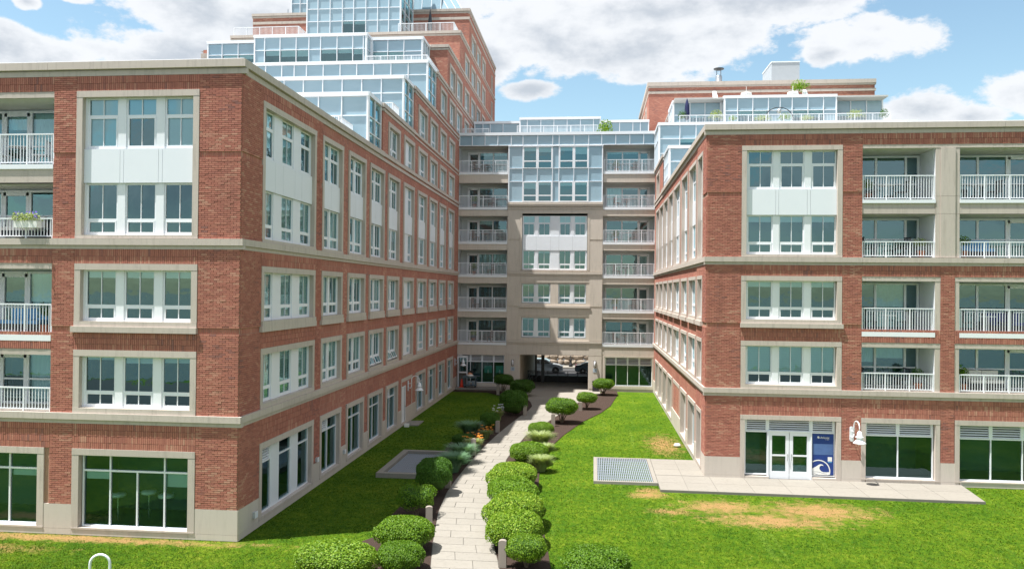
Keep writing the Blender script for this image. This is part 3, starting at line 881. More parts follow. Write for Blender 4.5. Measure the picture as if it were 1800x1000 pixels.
def interp(pts, y):
    pts = sorted(pts, key=lambda p: p[1])
    if y <= pts[0][1]: return pts[0][0]
    for (xa, ya), (xb, yb) in zip(pts[:-1], pts[1:]):
        if ya <= y <= yb: return xa+(xb-xa)*(y-ya)/max(1e-6, yb-ya)
    return pts[-1][0]
PL = [(-3.9, 16), (-4.4, 21), (-4.77, 23.59), (-5.14, 25.68), (-5.72, 29.65), (-5.93, 32.53), (-5.95, 34.84), (-5.9, 37.63), (-5.83, 40.3), (-5.68, 43.23), (-5.45, 46.42), (-5.08, 50.15), (-4.75, 53.23), (-4.45, 55.6), (-4.35, 57.8), (-4.68, 60.2), (-5.4, 62.5), (-6.6, 64.5), (-7.3, 66.5), (-7.3, 67.8)]
PR = [(-2.1, 16), (-2.5, 21), (-2.73, 23.85), (-3.16, 25.95), (-3.79, 29.92), (-4.1, 33.35), (-4.2, 39.56), (-3.82, 45.77), (-2.9, 50.53), (-1.83, 56.5), (-0.9, 61), (-0.1, 65.4), (0.3, 66.6), (0.9, 67.8)]
# walk of long concrete slabs
# darker joints show between the slabs
base = MB()
ys = [16+i*0.5 for i in range(91)]
for a, b in zip(ys[:-1], ys[1:]):
    base.quad([(interp(PL, a)-0.02, a, 0.012), (interp(PR, a)+0.02, a, 0.012), (interp(PR, b)+0.02, b, 0.012), (interp(PL, b)-0.02, b, 0.012)], 'well_wall')
path = struct('path', base.mesh('path'), 'pale concrete slab walk winding between clipped hedges')
y = 17.0; row = 0
prnd = random.Random(4)
while y < 61:
    y2 = y+0.74
    sk = 0.05
    la, lb, ra, rb = interp(PL, y), interp(PL, y2), interp(PR, y), interp(PR, y2)
    fr_ = [0.36, 0.70, 0.5, 0.28, 0.62][row % 5]
    cuts = [0, fr_, 1]
    for k in range(2):
        g = 0.010
        a0 = la+(ra-la)*cuts[k]+g; a1 = la+(ra-la)*cuts[k+1]-g; b0 = lb+(rb-lb)*cuts[k]+g; b1 = lb+(rb-lb)*cuts[k+1]-g
        m_ = MB(); zt = 0.040+prnd.uniform(-0.002, 0.002)
        m_.slab([(a0, y+g, 0), (a1, y+g, 0), (b1, y2-g, 0), (b0, y2-g, 0)], 0.0, zt, 'concrete')
        link('paving_slab', m_.mesh('paving_slab'), path)
    y = y2; row += 1
yp = y
# forecourt in front of the passage, scored into large bays
mb = MB()
mb.slab([(interp(PL, yp)-0.0, yp), (interp(PR, yp), yp), (-0.9, 62.5), (0.0, 65.4), (0.9, 67.8), (0.9, 73.5), (-7.3, 73.5), (-7.3, 66.4), (-6.6, 64.5), (-5.2, 62.2)], -0.02, 0.030, 'plaza_concrete')
court = struct('forecourt', mb.mesh('forecourt'), 'concrete forecourt leading into the vehicle passage')
for (x0, x1, y0, y1) in [(-7.2, -5.2, 65.6, 67.7), (-5.18, -3.2, 63.2, 65.58), (-5.18, -3.2, 65.6, 67.7), (-3.18, -1.2, 63.2, 65.58), (-3.18, -1.2, 65.6, 67.7), (-1.18, 0.6, 65.7, 67.7),
                         (-6.1, -4.1, 67.74, 70.4), (-4.08, -2.1, 67.74, 70.4), (-2.08, -0.5, 67.74, 70.4), (-6.1, -4.1, 70.42, 73.3), (-4.08, -2.1, 70.42, 73.3), (-2.08, -0.5, 70.42, 73.3)]:
    m_ = MB(); m_.box(x0, x1-0.012, y0, y1-0.012, 0.0, 0.038, 'plaza_concrete', skip='u'); link('paving_slab', m_.mesh('paving_slab'), court)
# street beyond the passage
mb = MB()
mb.box(-70, 70, 93.5, 103.5, -1.9, -1.575, 'asphalt'); struct('road', mb.mesh('road'), 'street seen through the passage under the building')
mb = MB(); mb.box(-70, 70, 103.5, 106.5, -1.9, -1.44, 'concrete'); mb.box(-70, 70, 90.5, 93.5, -1.9, -1.44, 'concrete'); struct('pavement', mb.mesh('pavement'), 'sunlit pavements on both sides of the street')
# mulch beds
LB = [(-11.5, 65.2), (-10.3, 65.5), (-8.6, 65.0), (-7.4, 63.2), (-6.7, 60.5), (-6.2, 57), (-6.5, 54.17), (-7.2, 49.61), (-7.75, 43.26), (-7.6, 40.48), (-7.3, 37), (-7.24, 31.98), (-7.35, 29.07), (-7.2, 26.5), (-8.2, 24.6), (-8.8, 22), (-8.4, 16)]
def bed(poly, name, label):
    m_ = MB(); m_.slab(poly, -0.02, 0.025, 'mulch'); return struct(name, m_.mesh(name), label, kind='stuff')
left_poly = []
LBr = LB[::-1]
bl = [(x, yy) for x, yy in LBr]
edge = [(interp(PL, yy)-0.01, yy) for yy in [16, 20, 24, 26, 29, 31, 33, 36, 39, 42, 45, 48, 51, 53, 55, 57, 58.5, 60, 61.5]] + [(-5.4, 62.5), (-6.6, 64.5), (-7.3, 66.4), (-11.5, 66.4)]
for i in range(len(edge)-1):
    pass
m_ = MB()
sam = [16+i*0.5 for i in range(99)]
for a, b in zip(sam[:-1], sam[1:]):
    xa, xb = interp(LB, a), interp(LB, b); pa, pb = interp(PL, a), interp(PL, b)
    m_.quad([(xa, a, 0.022), (pa-0.01, a, 0.022), (pb-0.01, b, 0.022), (xb, b, 0.022)], 'mulch')
m_.quad([(-11.5, 65.0, 0.022), (-7.0, 65.0, 0.022), (-7.3, 66.5, 0.022), (-11.5, 66.5, 0.022)], 'mulch')
o = struct('mulch_bed', m_.mesh('mulch_bed'), 'dark mulch bed between the shaded left lawn and the walk', kind='stuff')
RB = [(-1.0, 16), (-1.0, 22), (-1.21, 24.05), (-1.44, 26.18), (-1.79, 28.71), (-2.15, 31.8), (-2.4, 36.57), (-2.4, 38.14), (-2.22, 42.8), (-1.66, 46.47), (-0.61, 51.55), (0.55, 55.37), (1.3, 59), (1.76, 63.28), (2.0, 65.4), (2.0, 67.8)]
m_ = MB()
for a, b in zip(sam[:-1], sam[1:]):
    xa, xb = interp(PR, a), interp(PR, b); pa, pb = interp(RB, a), interp(RB, b)
    m_.quad([(xa+0.01, a, 0.022), (pa, a, 0.022), (pb, b, 0.022), (xb+0.01, b, 0.022)], 'mulch')
m_.quad([(0.3, 65, 0.0215), (2.0, 65, 0.0215), (2.0, 67.8, 0.0215), (0.9, 67.8, 0.0215)], 'mulch')
o = struct('mulch_bed', m_.mesh('mulch_bed'), 'dark mulch bed between the walk and the sunny right lawn', kind='stuff')
# concrete apron by the right building with joints, and the two window wells
m_ = MB(); m_.slab([(2.84, 35.25), (2.84, 33.95), (15.62, 33.78), (15.95, 36.7), (5.0, 36.7), (4.98, 40.15), (2.84, 40.15)], -0.05, 0.085, 'well_wall')
apron = struct('patio', m_.mesh('patio'), 'pale concrete apron along the front of the right building')
def slab_piece(poly):
    q = MB(); q.slab(poly, 0.0, 0.098, 'concrete'); link('paving_slab', q.mesh('paving_slab'), apron)
g = 0.008
for (a, b) in [(2.84, 4.0), (4.0, 5.0)]:
    for (c, d) in [(36.7, 37.9), (37.9, 39.05), (39.05, 40.15)]: slab_piece([(a+g, c+g), (b-g, c+g), (b-g, d-g), (a+g, d-g)])
xs_ = [2.84, 4.0, 5.2, 6.7, 8.2, 9.7, 11.2, 12.7, 14.2]
for a, b in zip(xs_[:-1], xs_[1:]): 
    slab_piece([(a+g, 33.95-(a-2.84)*0.0133+g), (b-g, 33.95-(b-2.84)*0.0133+g), (b-g, 35.3-g), (a+g, 35.3-g)])
    slab_piece([(a+g, 35.3+g), (b-g, 35.3+g), (b-g, 36.64), (a+g, 36.64)])
slab_piece([(14.2+g, 33.80+g), (15.6, 33.79+g), (15.76, 35.3-g), (14.2+g, 35.3-g)]); slab_piece([(14.2+g, 35.3+g), (15.77, 35.3+g), (15.92, 36.64), (14.2+g, 36.64)])
def well(x0, x1, y0, y1, zr, depth, label, curb=0.17, skew=0.0):
    m_ = MB(); zt = zr
    for (a, b, c, d) in ((x0, x1, y0, y0+curb), (x0, x1, y1-curb, y1), (x0, x0+curb, y0+curb, y1-curb), (x1-curb, x1, y0+curb, y1-curb)): m_.box(a, b, c, d, -0.1, zt, 'concrete')
    if depth:
        zb = 0.012
        m_.box(x0+curb, x1-curb, y0+curb, y1-curb, -0.02, zb, 'well_wall')
    else:
        zb = zt-0.06; m_.box(x0+curb, x1-curb, y0+curb, y1-curb, -0.1, zb-0.08, 'dark_metal')
    t = thing('window_well', label, 'window well', ((x0+x1)/2, (y0+y1)/2, 0), me=None)
    link('curb', m_.mesh('curb'), t, T(-(x0+x1)/2, -(y0+y1)/2, 0))
    cx, cy = (x0+x1)/2, (y0+y1)/2
    n = int((x1-x0-2*curb)/0.085); st = (x1-x0-2*curb)/n
    bar = MB(); bar.box(0.0, 0.040, y0+curb-cy, y1-curb-cy, 0, 0.035, 'grating_metal'); bm_ = bar.mesh('grating_bar')
    zg = zb+0.012 if depth else zt-0.045
    for i in range(n): link('grating_bar', bm_, t, T(x0+curb+i*st+0.02-cx, 0, zg))
    cb = MB()
    for k in range(1, 9):
        yy = y0+curb+(y1-y0-2*curb)*k/9-cy; cb.box(x0+curb-cx, x1-curb-cx, yy-0.008, yy+0.008, zg-0.012, zg+0.025, 'grating_metal')
    link('cross_bars', cb.mesh('cross_bars'), t)
    return t
well(0.06, 2.82, 35.05, 40.15, 0.11, 0, 'flat steel grating in a pale concrete frame beside the apron, right lawn')
well(-9.55, -7.05, 34.8, 40.1, 0.20, 1, 'sunken steel grating with a raised concrete curb on the shaded left lawn', curb=0.28)
t = thing('stoop', 'small flat concrete landing slab on the shaded lawn below the white door', 'landing slab', (-11.1, 49.1, 0)); 
m_ = MB(); m_.slab([(-0.48, -0.85), (0.45, -0.75), (0.45, 0.95), (-0.48, 0.85)], -0.03, 0.05, 'concrete'); link('slab', m_.mesh('slab'), t)

# ================================================================ buildings
GB = ((0.0, 0.20), (0.20, 1.02))
SOL = [(2.89, 3.73), (6.2, 6.78), (9.09, 9.58), (14.89, 15.39)]
BAND1 = [(3.73, 3.865, 0.05), (3.87, 4.085, 0.125)]
BAND2 = [(9.58, 9.705, 0.05), (9.71, 9.93, 0.125)]
CORN = [(15.39, 15.565, 0.05), (15.575, 15.60, 0.02), (15.60, 15.85, 0.15)]
def base_blocks(F, runs):
    """two courses of smooth base stones: runs = [(x0,x1,z0,z1)]"""
    for (x0, x1, z0, z1) in runs:
        n = max(1, round((x1-x0)/1.9)); w = (x1-x0)/n
        def f():
            m_ = MB(); m_.box(0.004, w-0.004, -0.045, 0.1, 0.004, z1-z0-0.002, 'base_stone'); return m_.mesh('base_stone')
        me = cached(('bs', q3(w), q3(z1-z0)), f)
        for i in range(n): F.put('base_stone', me, x0+i*w, 0, z0)

def three_cols(a):      # the three sashes of a front bay whose outer frame starts at a
    return [(a+0.28, a+1.39), (a+1.66, a+2.75), (a+3.03, a+4.12)]

# ---------------------------------------------------------------- LEFT BUILDING
LBD = thing('apartment_building', 'red brick apartment building on the left, rising in glazed steps to a tall tower', 'building', (XL, YL, 0))
FF = Facade(LBD, (0, YL, 0), (1, 0, 0))            # sunlit front
FS = Facade(LBD, (XL, 0, 0), (0, 1, 0))            # long shaded side, x = distance north
a0, a1 = -17.385, -13.06
bx0, bx1 = -23.2, -18.21                           # balcony bay
holes = [(a0, a1, 0.2, 2.89), (a0, a1, 4.10, 6.20), (a0, a1, 6.98, 9.09), (a0, a1, 9.94, 14.89),
         (bx0+0.0, bx1, 4.085, 6.2, 'open'), (bx0, bx1, 6.47, 9.09, 'open'), (bx0, bx1, 9.93, 14.89, 'open'), (bx0, bx1-0.18, 0.2, 2.89)]
for s0, s1 in SOL: pass
wall(FF, [(-30, XL, 0, 15.4)], holes, m='mortar', bands=[(-30, bx0, 0, 16, 'brick_wall')])
reg = []
# named bricks first: the corner pier
reg.append((a1+0.003, XL+0.002, 1.02, 3.73, 'run'))
reg += [(a1+0.003, XL+0.002, 4.085, 6.78, 'run'), (a1+0.003, XL+0.002, 6.98, 9.58, 'run'), (a1+0.003, XL+0.002, 9.93, 12.63, 'run'), (a1+0.003, XL+0.002, 12.82, 15.39, 'run')]
reg += [(bx1+0.003, a0-0.003, 1.02, 3.73, 'run'), (bx1+0.003, a0-0.003, 4.085, 6.78, 'run'), (bx1+0.003, a0-0.003, 6.98, 9.58, 'run'), (bx1+0.003, a0-0.003, 9.93, 12.63, 'run'), (bx1+0.003, a0-0.003, 12.82, 15.39, 'run')]
for (z0, z1) in SOL:
    reg.append((a0, a1, z0, z1, 'soldier')); reg.append((bx0, bx1, z0, z1, 'soldier'))
reg.append((bx0, bx1, 6.2, 6.29, 'header'))
bricks(FF, [r for r in reg], named=300, proud=0.042, seed=3)
bricks(FF, [(a1+0.003, XL-0.02, 6.79, 6.97, 'header'), (bx1+0.003, a0-0.003, 6.79, 6.97, 'header'), (a1+0.003, XL-0.02, 12.64, 12.81, 'header'), (bx1+0.003, a0-0.003, 12.64, 12.81, 'header')], proud=0.004, seed=5)
base_blocks(FF, [(a1, XL+0.03, 0.2, 1.02), (bx1-0.18, a0+0.2, 0.2, 1.02), (a1-0.2, XL+0.03, 0.0, 0.2), (a0, a1-0.2, 0.0, 0.2), (bx1-0.18, a0, 0.0, 0.2), (bx0, bx1-0.18, 0.0, 0.2)])
for tiers in (BAND1, BAND2, CORN):
    course(FF, bx1-0.18, XL+tiers[-1][2], tiers, step=6.8)
    course(FF, -30, bx1-0.18, tiers, step=5.6)
m_ = MB(); m_.box(-30, XL+0.05, -0.05, 0.3, 15.852, 15.90, 'white_metal'); FF.put('coping', m_.mesh('coping'))
# front windows
i = surround(FF, a0, a1, 9.94, 14.89, sill=0.11)
window(FF, i[0], i[1], 10.05, 11.80, three_cols(a0), 'tall', blinds=[0, 0, 0])
spandrel(FF, i[0], i[1], 11.80, 12.96, [a0+1.50, a0+1.63, a0+2.86, a0+3.0])
window(FF, i[0], i[1], 12.96, i[3], three_cols(a0), 'transom', blinds=[0.98, 0.36, 0.98])
i = surround(FF, a0, a1, 6.80, 9.09, sill=0.36, stick=0.0, ext=0.0)
m_ = MB(); m_.box(a0-0.07, a1+0.02, -0.14, 0.0, 6.79, 6.985, 'cast_stone'); FF.put('sill', m_.mesh('sill'))
window(FF, i[0], i[1], i[2], i[3], three_cols(a0), 'tall', blinds=[0.12, 0.12, 0.12])
i = surround(FF, a0, a1, 4.09, 6.20, sill=0.17)
window(FF, i[0], i[1], i[2], i[3], three_cols(a0), 'tall', blinds=[0.05, 0.11, 0.09])
i = surround(FF, a0, a1, 0.20, 2.89, sill=0.06, t=0.24, head=0.21)
shopfront(FF, a0+0.28, a1-0.2, i[2], i[3], [-16.12, -15.16, -14.2], ztr=2.14, blinds=[0.14, 0.0, 0.0, 0.24], transom_mull=[-16.12, -14.2])
i = surround(FF, bx0, bx1-0.18, 0.20, 2.89, sill=0.06, t=0.24, head=0.21)
shopfront(FF, i[0], i[1], i[2], i[3], [-21.6, -19.75], ztr=2.14, blinds=[0, 0.0, 0.12])
# front balconies (left edge of the picture)
splits = [-22.6, -21.3, -20.22, -18.32]
for (zf, zc, zr, zfas, r0, bl_) in [(4.10, 6.0, 4.90, None, 4.10, [0, 0, 0.99]), (6.67, 8.9, 7.72, 6.47, None, [0, 0, 0.99]), (9.94, 11.82, 10.63, None, 9.94, [0, 0, 0]), (12.44, 14.68, 13.49, 12.28, None, [0, 0.3, 0.97])]:
    b_ = balcony_back(FF, bx0, bx1, zf, zc, 1.6, [s*1.0 for s in splits], door=1, blinds=bl_, glass='window_glass')
    edge_and_rail(FF, b_, bx0, bx1, zf, zr, zfas, rail0=r0)
m_ = MB(); m_.box(bx0, bx1, -0.03, 0.24, 14.69, 14.888, 'cast_stone'); FF.put('lintel', m_.mesh('lintel'))
m_ = MB(); m_.box(bx0, bx1, -0.03, 0.24, 8.9, 9.088, 'cast_stone'); FF.put('lintel', m_.mesh('lintel'))
m_ = MB(); m_.box(bx0, bx1, -0.03, 0.24, 6.0, 6.198, 'cast_stone'); FF.put('lintel', m_.mesh('lintel'))
m_ = MB(); m_.box(bx0, bx1, -0.01, 0.3, 11.82, 12.28, 'cast_stone'); FF.put('slab_face', m_.mesh('slab_face'))
m_ = MB(); m_.box(bx0, bx1, 0.0, 0.3, 6.2, 6.47, 'mortar'); FF.put('slab_face', m_.mesh('slab_face'))
bricks(FF, [(bx0, bx1, 6.21, 6.46, 'soldier')], proud=0.042, seed=9)

# long side
BAYS = [(26.97, 32.39), (33.17, 36.04), (36.86, 39.75), (40.5, 43.38), (44.11, 46.88), (47.83, 50.74), (51.75, 54.7), (55.52, 58.32), (59.2, 61.85), (62.95, 65.6)]
def cols_for(k, i0, i1):
    w = i1-i0
    if k == 0:
        s = (w-2*0.78)/3.0
        return [(i0+0.04, i0+s), (i0+s+0.78, i0+2*s+0.78), (i0+2*s+1.56, i1-0.03)]
    if k == 5:
        return [(i0+0.03, i0+0.83), (i1-0.83, i1-0.03)]
    c = (i0+i1)/2
    return [(i0+0.03, c-0.09), (c+0.09, i1-0.03)]
holes = []
for k, (p, q) in enumerate(BAYS):
    holes += [(p, q, 0.2, 2.89) if k != 5 else (p, p+1.0, 0.0, 2.35), (p, q, 4.09, 6.2), (p, q, 6.80, 9.09), (p, q, 9.94, 14.89)]
UP = {6: (15.88, 17.77, 43.0), 7: (18.5, 20.55, 50.65), 8: (21.62, 23.68, 57.95), 9: (24.42, 26.45, 62.0), 10: (27.38, 29.45, 67.6), 11: (30.42, 32.35, 72.6)}
UBAYS = BAYS + [(66.1, 69.0), (70.25, 72.9), (74.0, 76.7), (77.4, 80.1), (81.15, 83.6), (88.4, 89.5)]
TOPS = [(25.36, 0.0, 15.85), (43.0, 15.85, 18.55), (50.65, 18.55, 21.45), (57.95, 21.45, 24.4), (62.0, 24.4, 27.62), (67.6, 27.62, 30.55), (72.6, 30.55, 34.15)]
YE = 92.0
for lv, (p, q, ys_) in UP.items():
    for k, (u, v) in enumerate(UBAYS):
        if u > ys_+0.3 and (lv <= 7 and k < 10 or lv > 7): holes.append((u, v, p, q))
rects = []
for (ys_, z0, z1) in TOPS: rects.append((ys_, YE, z0-(1.7 if z0 == 0 else 0), z1-0.02))
wall(FS, rects, holes, m='brick_wall', bands=[(YL+0.001, 33.165, 1.02, 15.4, 'mortar')]+[(p, q, s0, s1, 'brick_soldier') for (p, q) in BAYS[1:] for (s0, s1) in SOL]+[(33.2, YE, -1.7, 0.0, 'base_stone')])
reg = []
e0 = YL-0.004
for (z0, z1) in [(1.02, 3.73), (4.085, 6.78), (6.98, 9.58), (9.93, 12.63), (12.82, 15.39)]:
    reg += [(e0, 26.967, z0, z1, 'run'), (32.393, 33.167, z0, z1, 'run')]
for (z0, z1) in SOL: reg.append((26.97, 32.39, z0, z1, 'soldier'))
bricks(FS, reg, proud=0.042, seed=12)
bricks(FS, [(e0+0.02, 26.967, 6.79, 6.97, 'header'), (e0+0.02, 26.967, 12.64, 12.81, 'header'), (32.393, 33.167, 6.79, 6.97, 'header'), (32.393, 33.167, 12.64, 12.81, 'header')], proud=0.004, seed=13)
# base stones and plinth along the side
edges = [YL-0.03]+[e for b in BAYS for e in b]+[67.8]
runs = [(edges[j], edges[j+1], 0.2, 1.02) for j in range(0, len(edges), 2)]
runs += [(YL-0.03, 67.8, 0.0, 0.2), (48.85, 50.74, 0.2, 1.02)]
base_blocks(FS, runs)
for tiers in (BAND1, BAND2): course(FS, YL, 67.8, tiers, step=3.67)
course(FS, YL, 43.0, CORN, step=3.67)
course(FS, 43.0, 67.8, [(15.39, 15.55, 0.05), (15.66, 15.85, 0.09)], step=3.67)
for (ys_, z0, z1), nx in zip(TOPS[1:], [50.65, 57.95, 62.0, 67.6, 72.6, 92.0]):
    big = [(z1-0.42, z1-0.27, 0.04), (z1-0.23, z1, 0.11)]
    course(FS, ys_-0.06, nx, big, step=3.6)
    if z1 < 34:
        course(FS, nx, YE, [(z1-0.44, z1-0.34, 0.04), (z1-0.18, z1-0.02, 0.07)], step=3.9)
course(FS, 72.6, YE, [(33.1, 33.3, 0.05)], step=3.9, name='string_course')
for k, (p, q) in enumerate(BAYS):
    op = (0, 1) if k in (3, 4) else ()
    jp = k > 3
    bl0 = [0.9, 0.95, 0.12] if k == 0 else None
    i = surround(FS, p, q, 4.09, 6.20, sill=0.17, proud=0.052)
    window(FS, i[0], i[1], i[2], i[3], cols_for(k, i[0], i[1]), 'tall', joinpanes=jp, open_awning=op, blinds=[0.98, 0.95, 0.98] if k == 0 else [2, 0.98] if k == 1 else None, mull='white_panel' if k in (0, 5) else 'white_paint')
    i = surround(FS, p, q, 6.80, 9.09, sill=0.36, stick=0.04)
    window(FS, i[0], i[1], i[2], i[3], cols_for(k, i[0], i[1]), 'tall', joinpanes=jp, blinds=[0.98, 0.98, 0.95] if k == 0 else [2, 2] if k in (1, 4) else None, mull='white_panel' if k in (0, 5) else 'white_paint')
    m_ = MB(); m_.box(0, q-p+0.09, -0.12, 0.0, 0, 0.20, 'cast_stone'); FS.put('sill', cached(('sill', q3(q-p)), lambda: m_.mesh('sill')), p-0.06, 0, 6.785)
    i = surround(FS, p, q, 9.94, 14.89, sill=0.11)
    c = cols_for(k, i[0], i[1])
    window(FS, i[0], i[1], 10.05, 11.80, c, 'tall', joinpanes=jp, mull='white_panel' if k in (0, 5) else 'white_paint')
    window(FS, i[0], i[1], 12.96, i[3], c, 'transom', joinpanes=jp, mull='white_panel' if k in (0, 5) else 'white_paint')
    cuts = [c[0][1]+0.02, c[1][0]-0.02, c[1][1]+0.02, c[2][0]-0.02] if k == 0 else [(i[0]+i[1])/2]
    spandrel(FS, i[0], i[1], 11.80, 12.96, cuts)
    if k == 5:
        surround(FS, p, q, 0.02, 2.89, sill=0.0, t=0.12, head=0.22, proud=0.02, depth=0.05)
        continue
    i = surround(FS, p, q, 0.20, 2.89, sill=0.12, head=0.22)
    if k == 0:
        cc = cols_for(0, i[0], i[1])
        shopfront(FS, i[0], i[1], i[2], i[3], [cc[0][1], cc[1][0], cc[1][1], cc[2][0]], ztr=2.12, panel=(1, 3), louv=(0,))
    else:
        mid = (i[0]+i[1])/2
        shopfront(FS, i[0], i[1], i[2], i[3], [mid], ztr=2.12, louv=(0,) if k in (1, 4, 6, 7) else ())
# white service door with brick infill beside it
m_ = MB(); m_.box(47.83+0.13, 47.83+1.02, 0.02, 0.10, 0.08, 2.32, 'white_paint'); m_.box(47.83+0.06, 47.83+0.13, -0.03, 0.1, 0.04, 2.38, 'white_paint'); m_.box(48.85, 48.92, -0.03, 0.1, 0.04, 2.38, 'white_paint'); m_.box(47.83+0.06, 48.92, -0.03, 0.1, 2.32, 2.40, 'white_paint')
d_ = FS.put('door', m_.mesh('door'))
m_ = MB(); m_.tube([(48.73, -0.06, 1.05), (48.73, -0.06, 1.18), (48.62, -0.06, 1.18)], 0.015, 'galvanised', 6); link('handle', m_.mesh('handle'), d_)
for lv, (p, q, ys_) in UP.items():
    for k, (u, v) in enumerate(UBAYS):
        if not (u > ys_+0.3 and (lv <= 7 and k < 10 or lv > 7)): continue
        i = surround(FS, u, v, p, q, sill=0.06, t=0.24 if v-u > 1.5 else 0.12, proud=0.052)
        if v-u < 1.5: cl = [(i[0]+0.02, i[1]-0.02)]
        else: cl = cols_for(k if k == 5 else 1, i[0], i[1])
        window(FS, i[0], i[1], i[2], i[3], cl, 'tall', joinpanes=True, blinds=None)
# roofs of the steps, and the fronts of the upper brick blocks
XW = -44.0
rf = MB()
rf.box(XW, XL-0.05, YL+0.1, YE, 15.6, 15.80, 'roof_membrane')
for (ys_, z0, z1) in TOPS[1:]:
    xw = XW if z1 < 27 else -32.0
    rf.quad([(xw, ys_+0.1, z1-0.06), (XL-0.08, ys_+0.1, z1-0.06), (XL-0.08, YE, z1-0.06), (xw, YE, z1-0.06)], 'roof_membrane')
link('roof', rf.mesh('roof'), LBD, T(-XL, -YL, 0))
def front_piece(y, x0, x1, z0, z1, corn=True, strip=True, mat_='brick_wall', bld=None, ztop=0.0):
    F = Facade(bld or LBD, (0, y, 0), (1, 0, 0))
    m_ = MB(); m_.quad([(x0, 0, z0), (x1, 0, z0), (x1, 0, z1-0.02), (x0, 0, z1-0.02)], mat_)
    m_.quad([(x0, 0, z0), (x0, 20, z0), (x0, 20, z1-0.02), (x0, 0, z1-0.02)], mat_)
    F.put('wall', m_.mesh('wall'))
    if corn: course(F, x0-0.08, x1+0.09, [(z1-0.42, z1-0.27, 0.05), (z1-0.23, z1, 0.12)], step=7)
    if strip: course(F, x0, x1+0.04, [(z1-1.0, z1-0.76, 0.05)], step=7, name='string_course')
    return F
front_piece(43.0, -13.2, XL, 15.6, 18.55, strip=False); front_piece(50.65, -13.2, XL, 18.3, 21.45, strip=False); front_piece(57.95, -13.2, XL, 21.3, 24.4, strip=False)
front_piece(62.0, -31.0, XL, 24.2, 27.62, strip=False); front_piece(67.6, -32.0, XL, 27.4, 30.55, strip=False); FT = front_piece(72.6, -32.27, XL, 30.3, 34.2)
# far end wall of the tower (left), seen as a sliver
# glazed terraces
def side_curtain(y0, y1, x, z0, z1, vs, hs, bld=None, flip=False, windows=()):
    if flip: F = Facade(bld or LBD, (x, 0, 0), (0, -1, 0)); return curtain(F, -y1, -y0, z0, z1, [-v for v in vs], hs, windows=windows)
    F = Facade(bld or LBD, (x, 0, 0), (0, 1, 0)); return curtain(F, y0, y1, z0, z1, vs, hs, windows=windows)
def deck(x0, x1, y0, y1, z, bld):
    m_ = MB(); m_.box(x0, x1, y0, y1, z-0.12, z, 'roof_membrane'); F = Facade(bld, (0, 0, 0), (1, 0, 0)); F.put('deck', m_.mesh('deck'))
F6 = Facade(LBD, (0, 40.55, 0), (1, 0, 0)); F7 = Facade(LBD, (0, 48.15, 0), (1, 0, 0)); F8 = Facade(LBD, (0, 55.1, 0), (1, 0, 0))
v6 = [-13.15-1.25*j for j in range(0, 22)]
curtain(F6, -40.6, -11.72, 15.78, 18.58, v6, [17.35], windows={(len(v6)-3, 0)})
side_curtain(40.55, 42.95, -11.72, 15.78, 18.58, [41.7], [17.35, 16.5], windows={(0, 2), (1, 2), (0, 1), (1, 1), (1, 0), (0, 0)})
v7 = [-13.12-1.24*j for j in range(0, 22)]
curtain(F7, -40.4, -11.70, 18.56, 21.5, v7, [20.4])
side_curtain(48.15, 50.6, -11.70, 18.56, 21.5, [49.3], [20.4, 19.4], windows={(0, 2), (1, 2), (0, 1), (1, 1), (1, 0), (0, 0)})
v8 = [-13.1, -14.34, -15.59, -16.81, -18.02, -19.25, -20.48, -21.38, -22.3]+[-23.5-1.22*j for j in range(0, 13)]
curtain(F8, -39.4, -11.70, 21.46, 24.45, v8, [23.4])
side_curtain(55.1, 57.9, -11.70, 21.46, 24.45, [56.5], [23.4, 22.4], windows={(0, 2), (1, 2), (0, 1), (1, 1), (1, 0), (0, 0)})
deck(-40.6, -11.75, 40.6, 50.6, 18.45, LBD); deck(-40.4, -11.75, 48.2, 57.9, 21.38, LBD); deck(-39.4, -11.75, 55.15, 62.0, 24.34, LBD)
F9 = Facade(LBD, (0, 58.3, 0), (1, 0, 0)); F9b = Facade(LBD, (0, 59.5, 0), (1, 0, 0))
curtain(F9, -25.8, -17.05, 24.42, 27.5, [-24.96, -23.75, -22.49, -21.5, -20.59, -19.32, -18.11, -17.3], [26.32], windows={(1, 0), (2, 0), (5, 0), (6, 0)} | {(2, 0), (3, 0), (6, 0), (7, 0)} - {(1, 0), (5, 0)})
side_curtain(58.3, 59.5, -17.05, 24.42, 27.5, [], [26.32])
curtain(F9b, -17.0, -13.05, 24.42, 27.5, [-15.75, -14.5], [26.4], windows={(0, 0), (1, 0)})
curtain(F9b, -30.1, -25.9, 24.42, 27.5, [-28.9, -27.6], [26.4], windows={(1, 0), (2, 0)})
side_curtain(59.5, 61.95, -13.05, 24.42, 27.5, [60.3, 61.1], [26.4, 25.3], windows={(0, 1), (1, 1), (2, 1), (0, 0), (1, 0), (2, 0)})
deck(-30.1, -13.1, 59.6, 67.6, 27.4, LBD); deck(-25.8, -17.1, 58.35, 60, 27.38, LBD)
m_ = MB(); m_.box(-31.2, -30.2, 61, 67, 23, 27.3, 'brick_wall'); F9b.put('wall', m_.mesh('wall'), 0, -59.5, 0)
m_ = MB(); m_.box(-31.35, -30.15, 60.9, 67, 26.6, 27.0, 'cast_stone'); F9b.put('cornice_stone', m_.mesh('cornice_stone'), 0, -59.5, 0)
F10 = Facade(LBD, (0, 67.9, 0), (1, 0, 0))
v10 = [-24.26, -23.16, -22.06, -21.05, -19.96, -18.91, -17.92]
curtain(F10, -25.3, -16.85, 30.6, 40.0, v10, [31.72, 32.82, 33.9, 35.0, 36.1, 37.2, 38.3], windows={(3, 0), (4, 0)})
side_curtain(67.9, 72.55, -16.85, 30.6, 40.0, [69.4, 71.0], [31.72, 32.82, 33.9, 35.0, 36.1], windows={(i_, j_) for i_ in range(3) for j_ in range(6)})
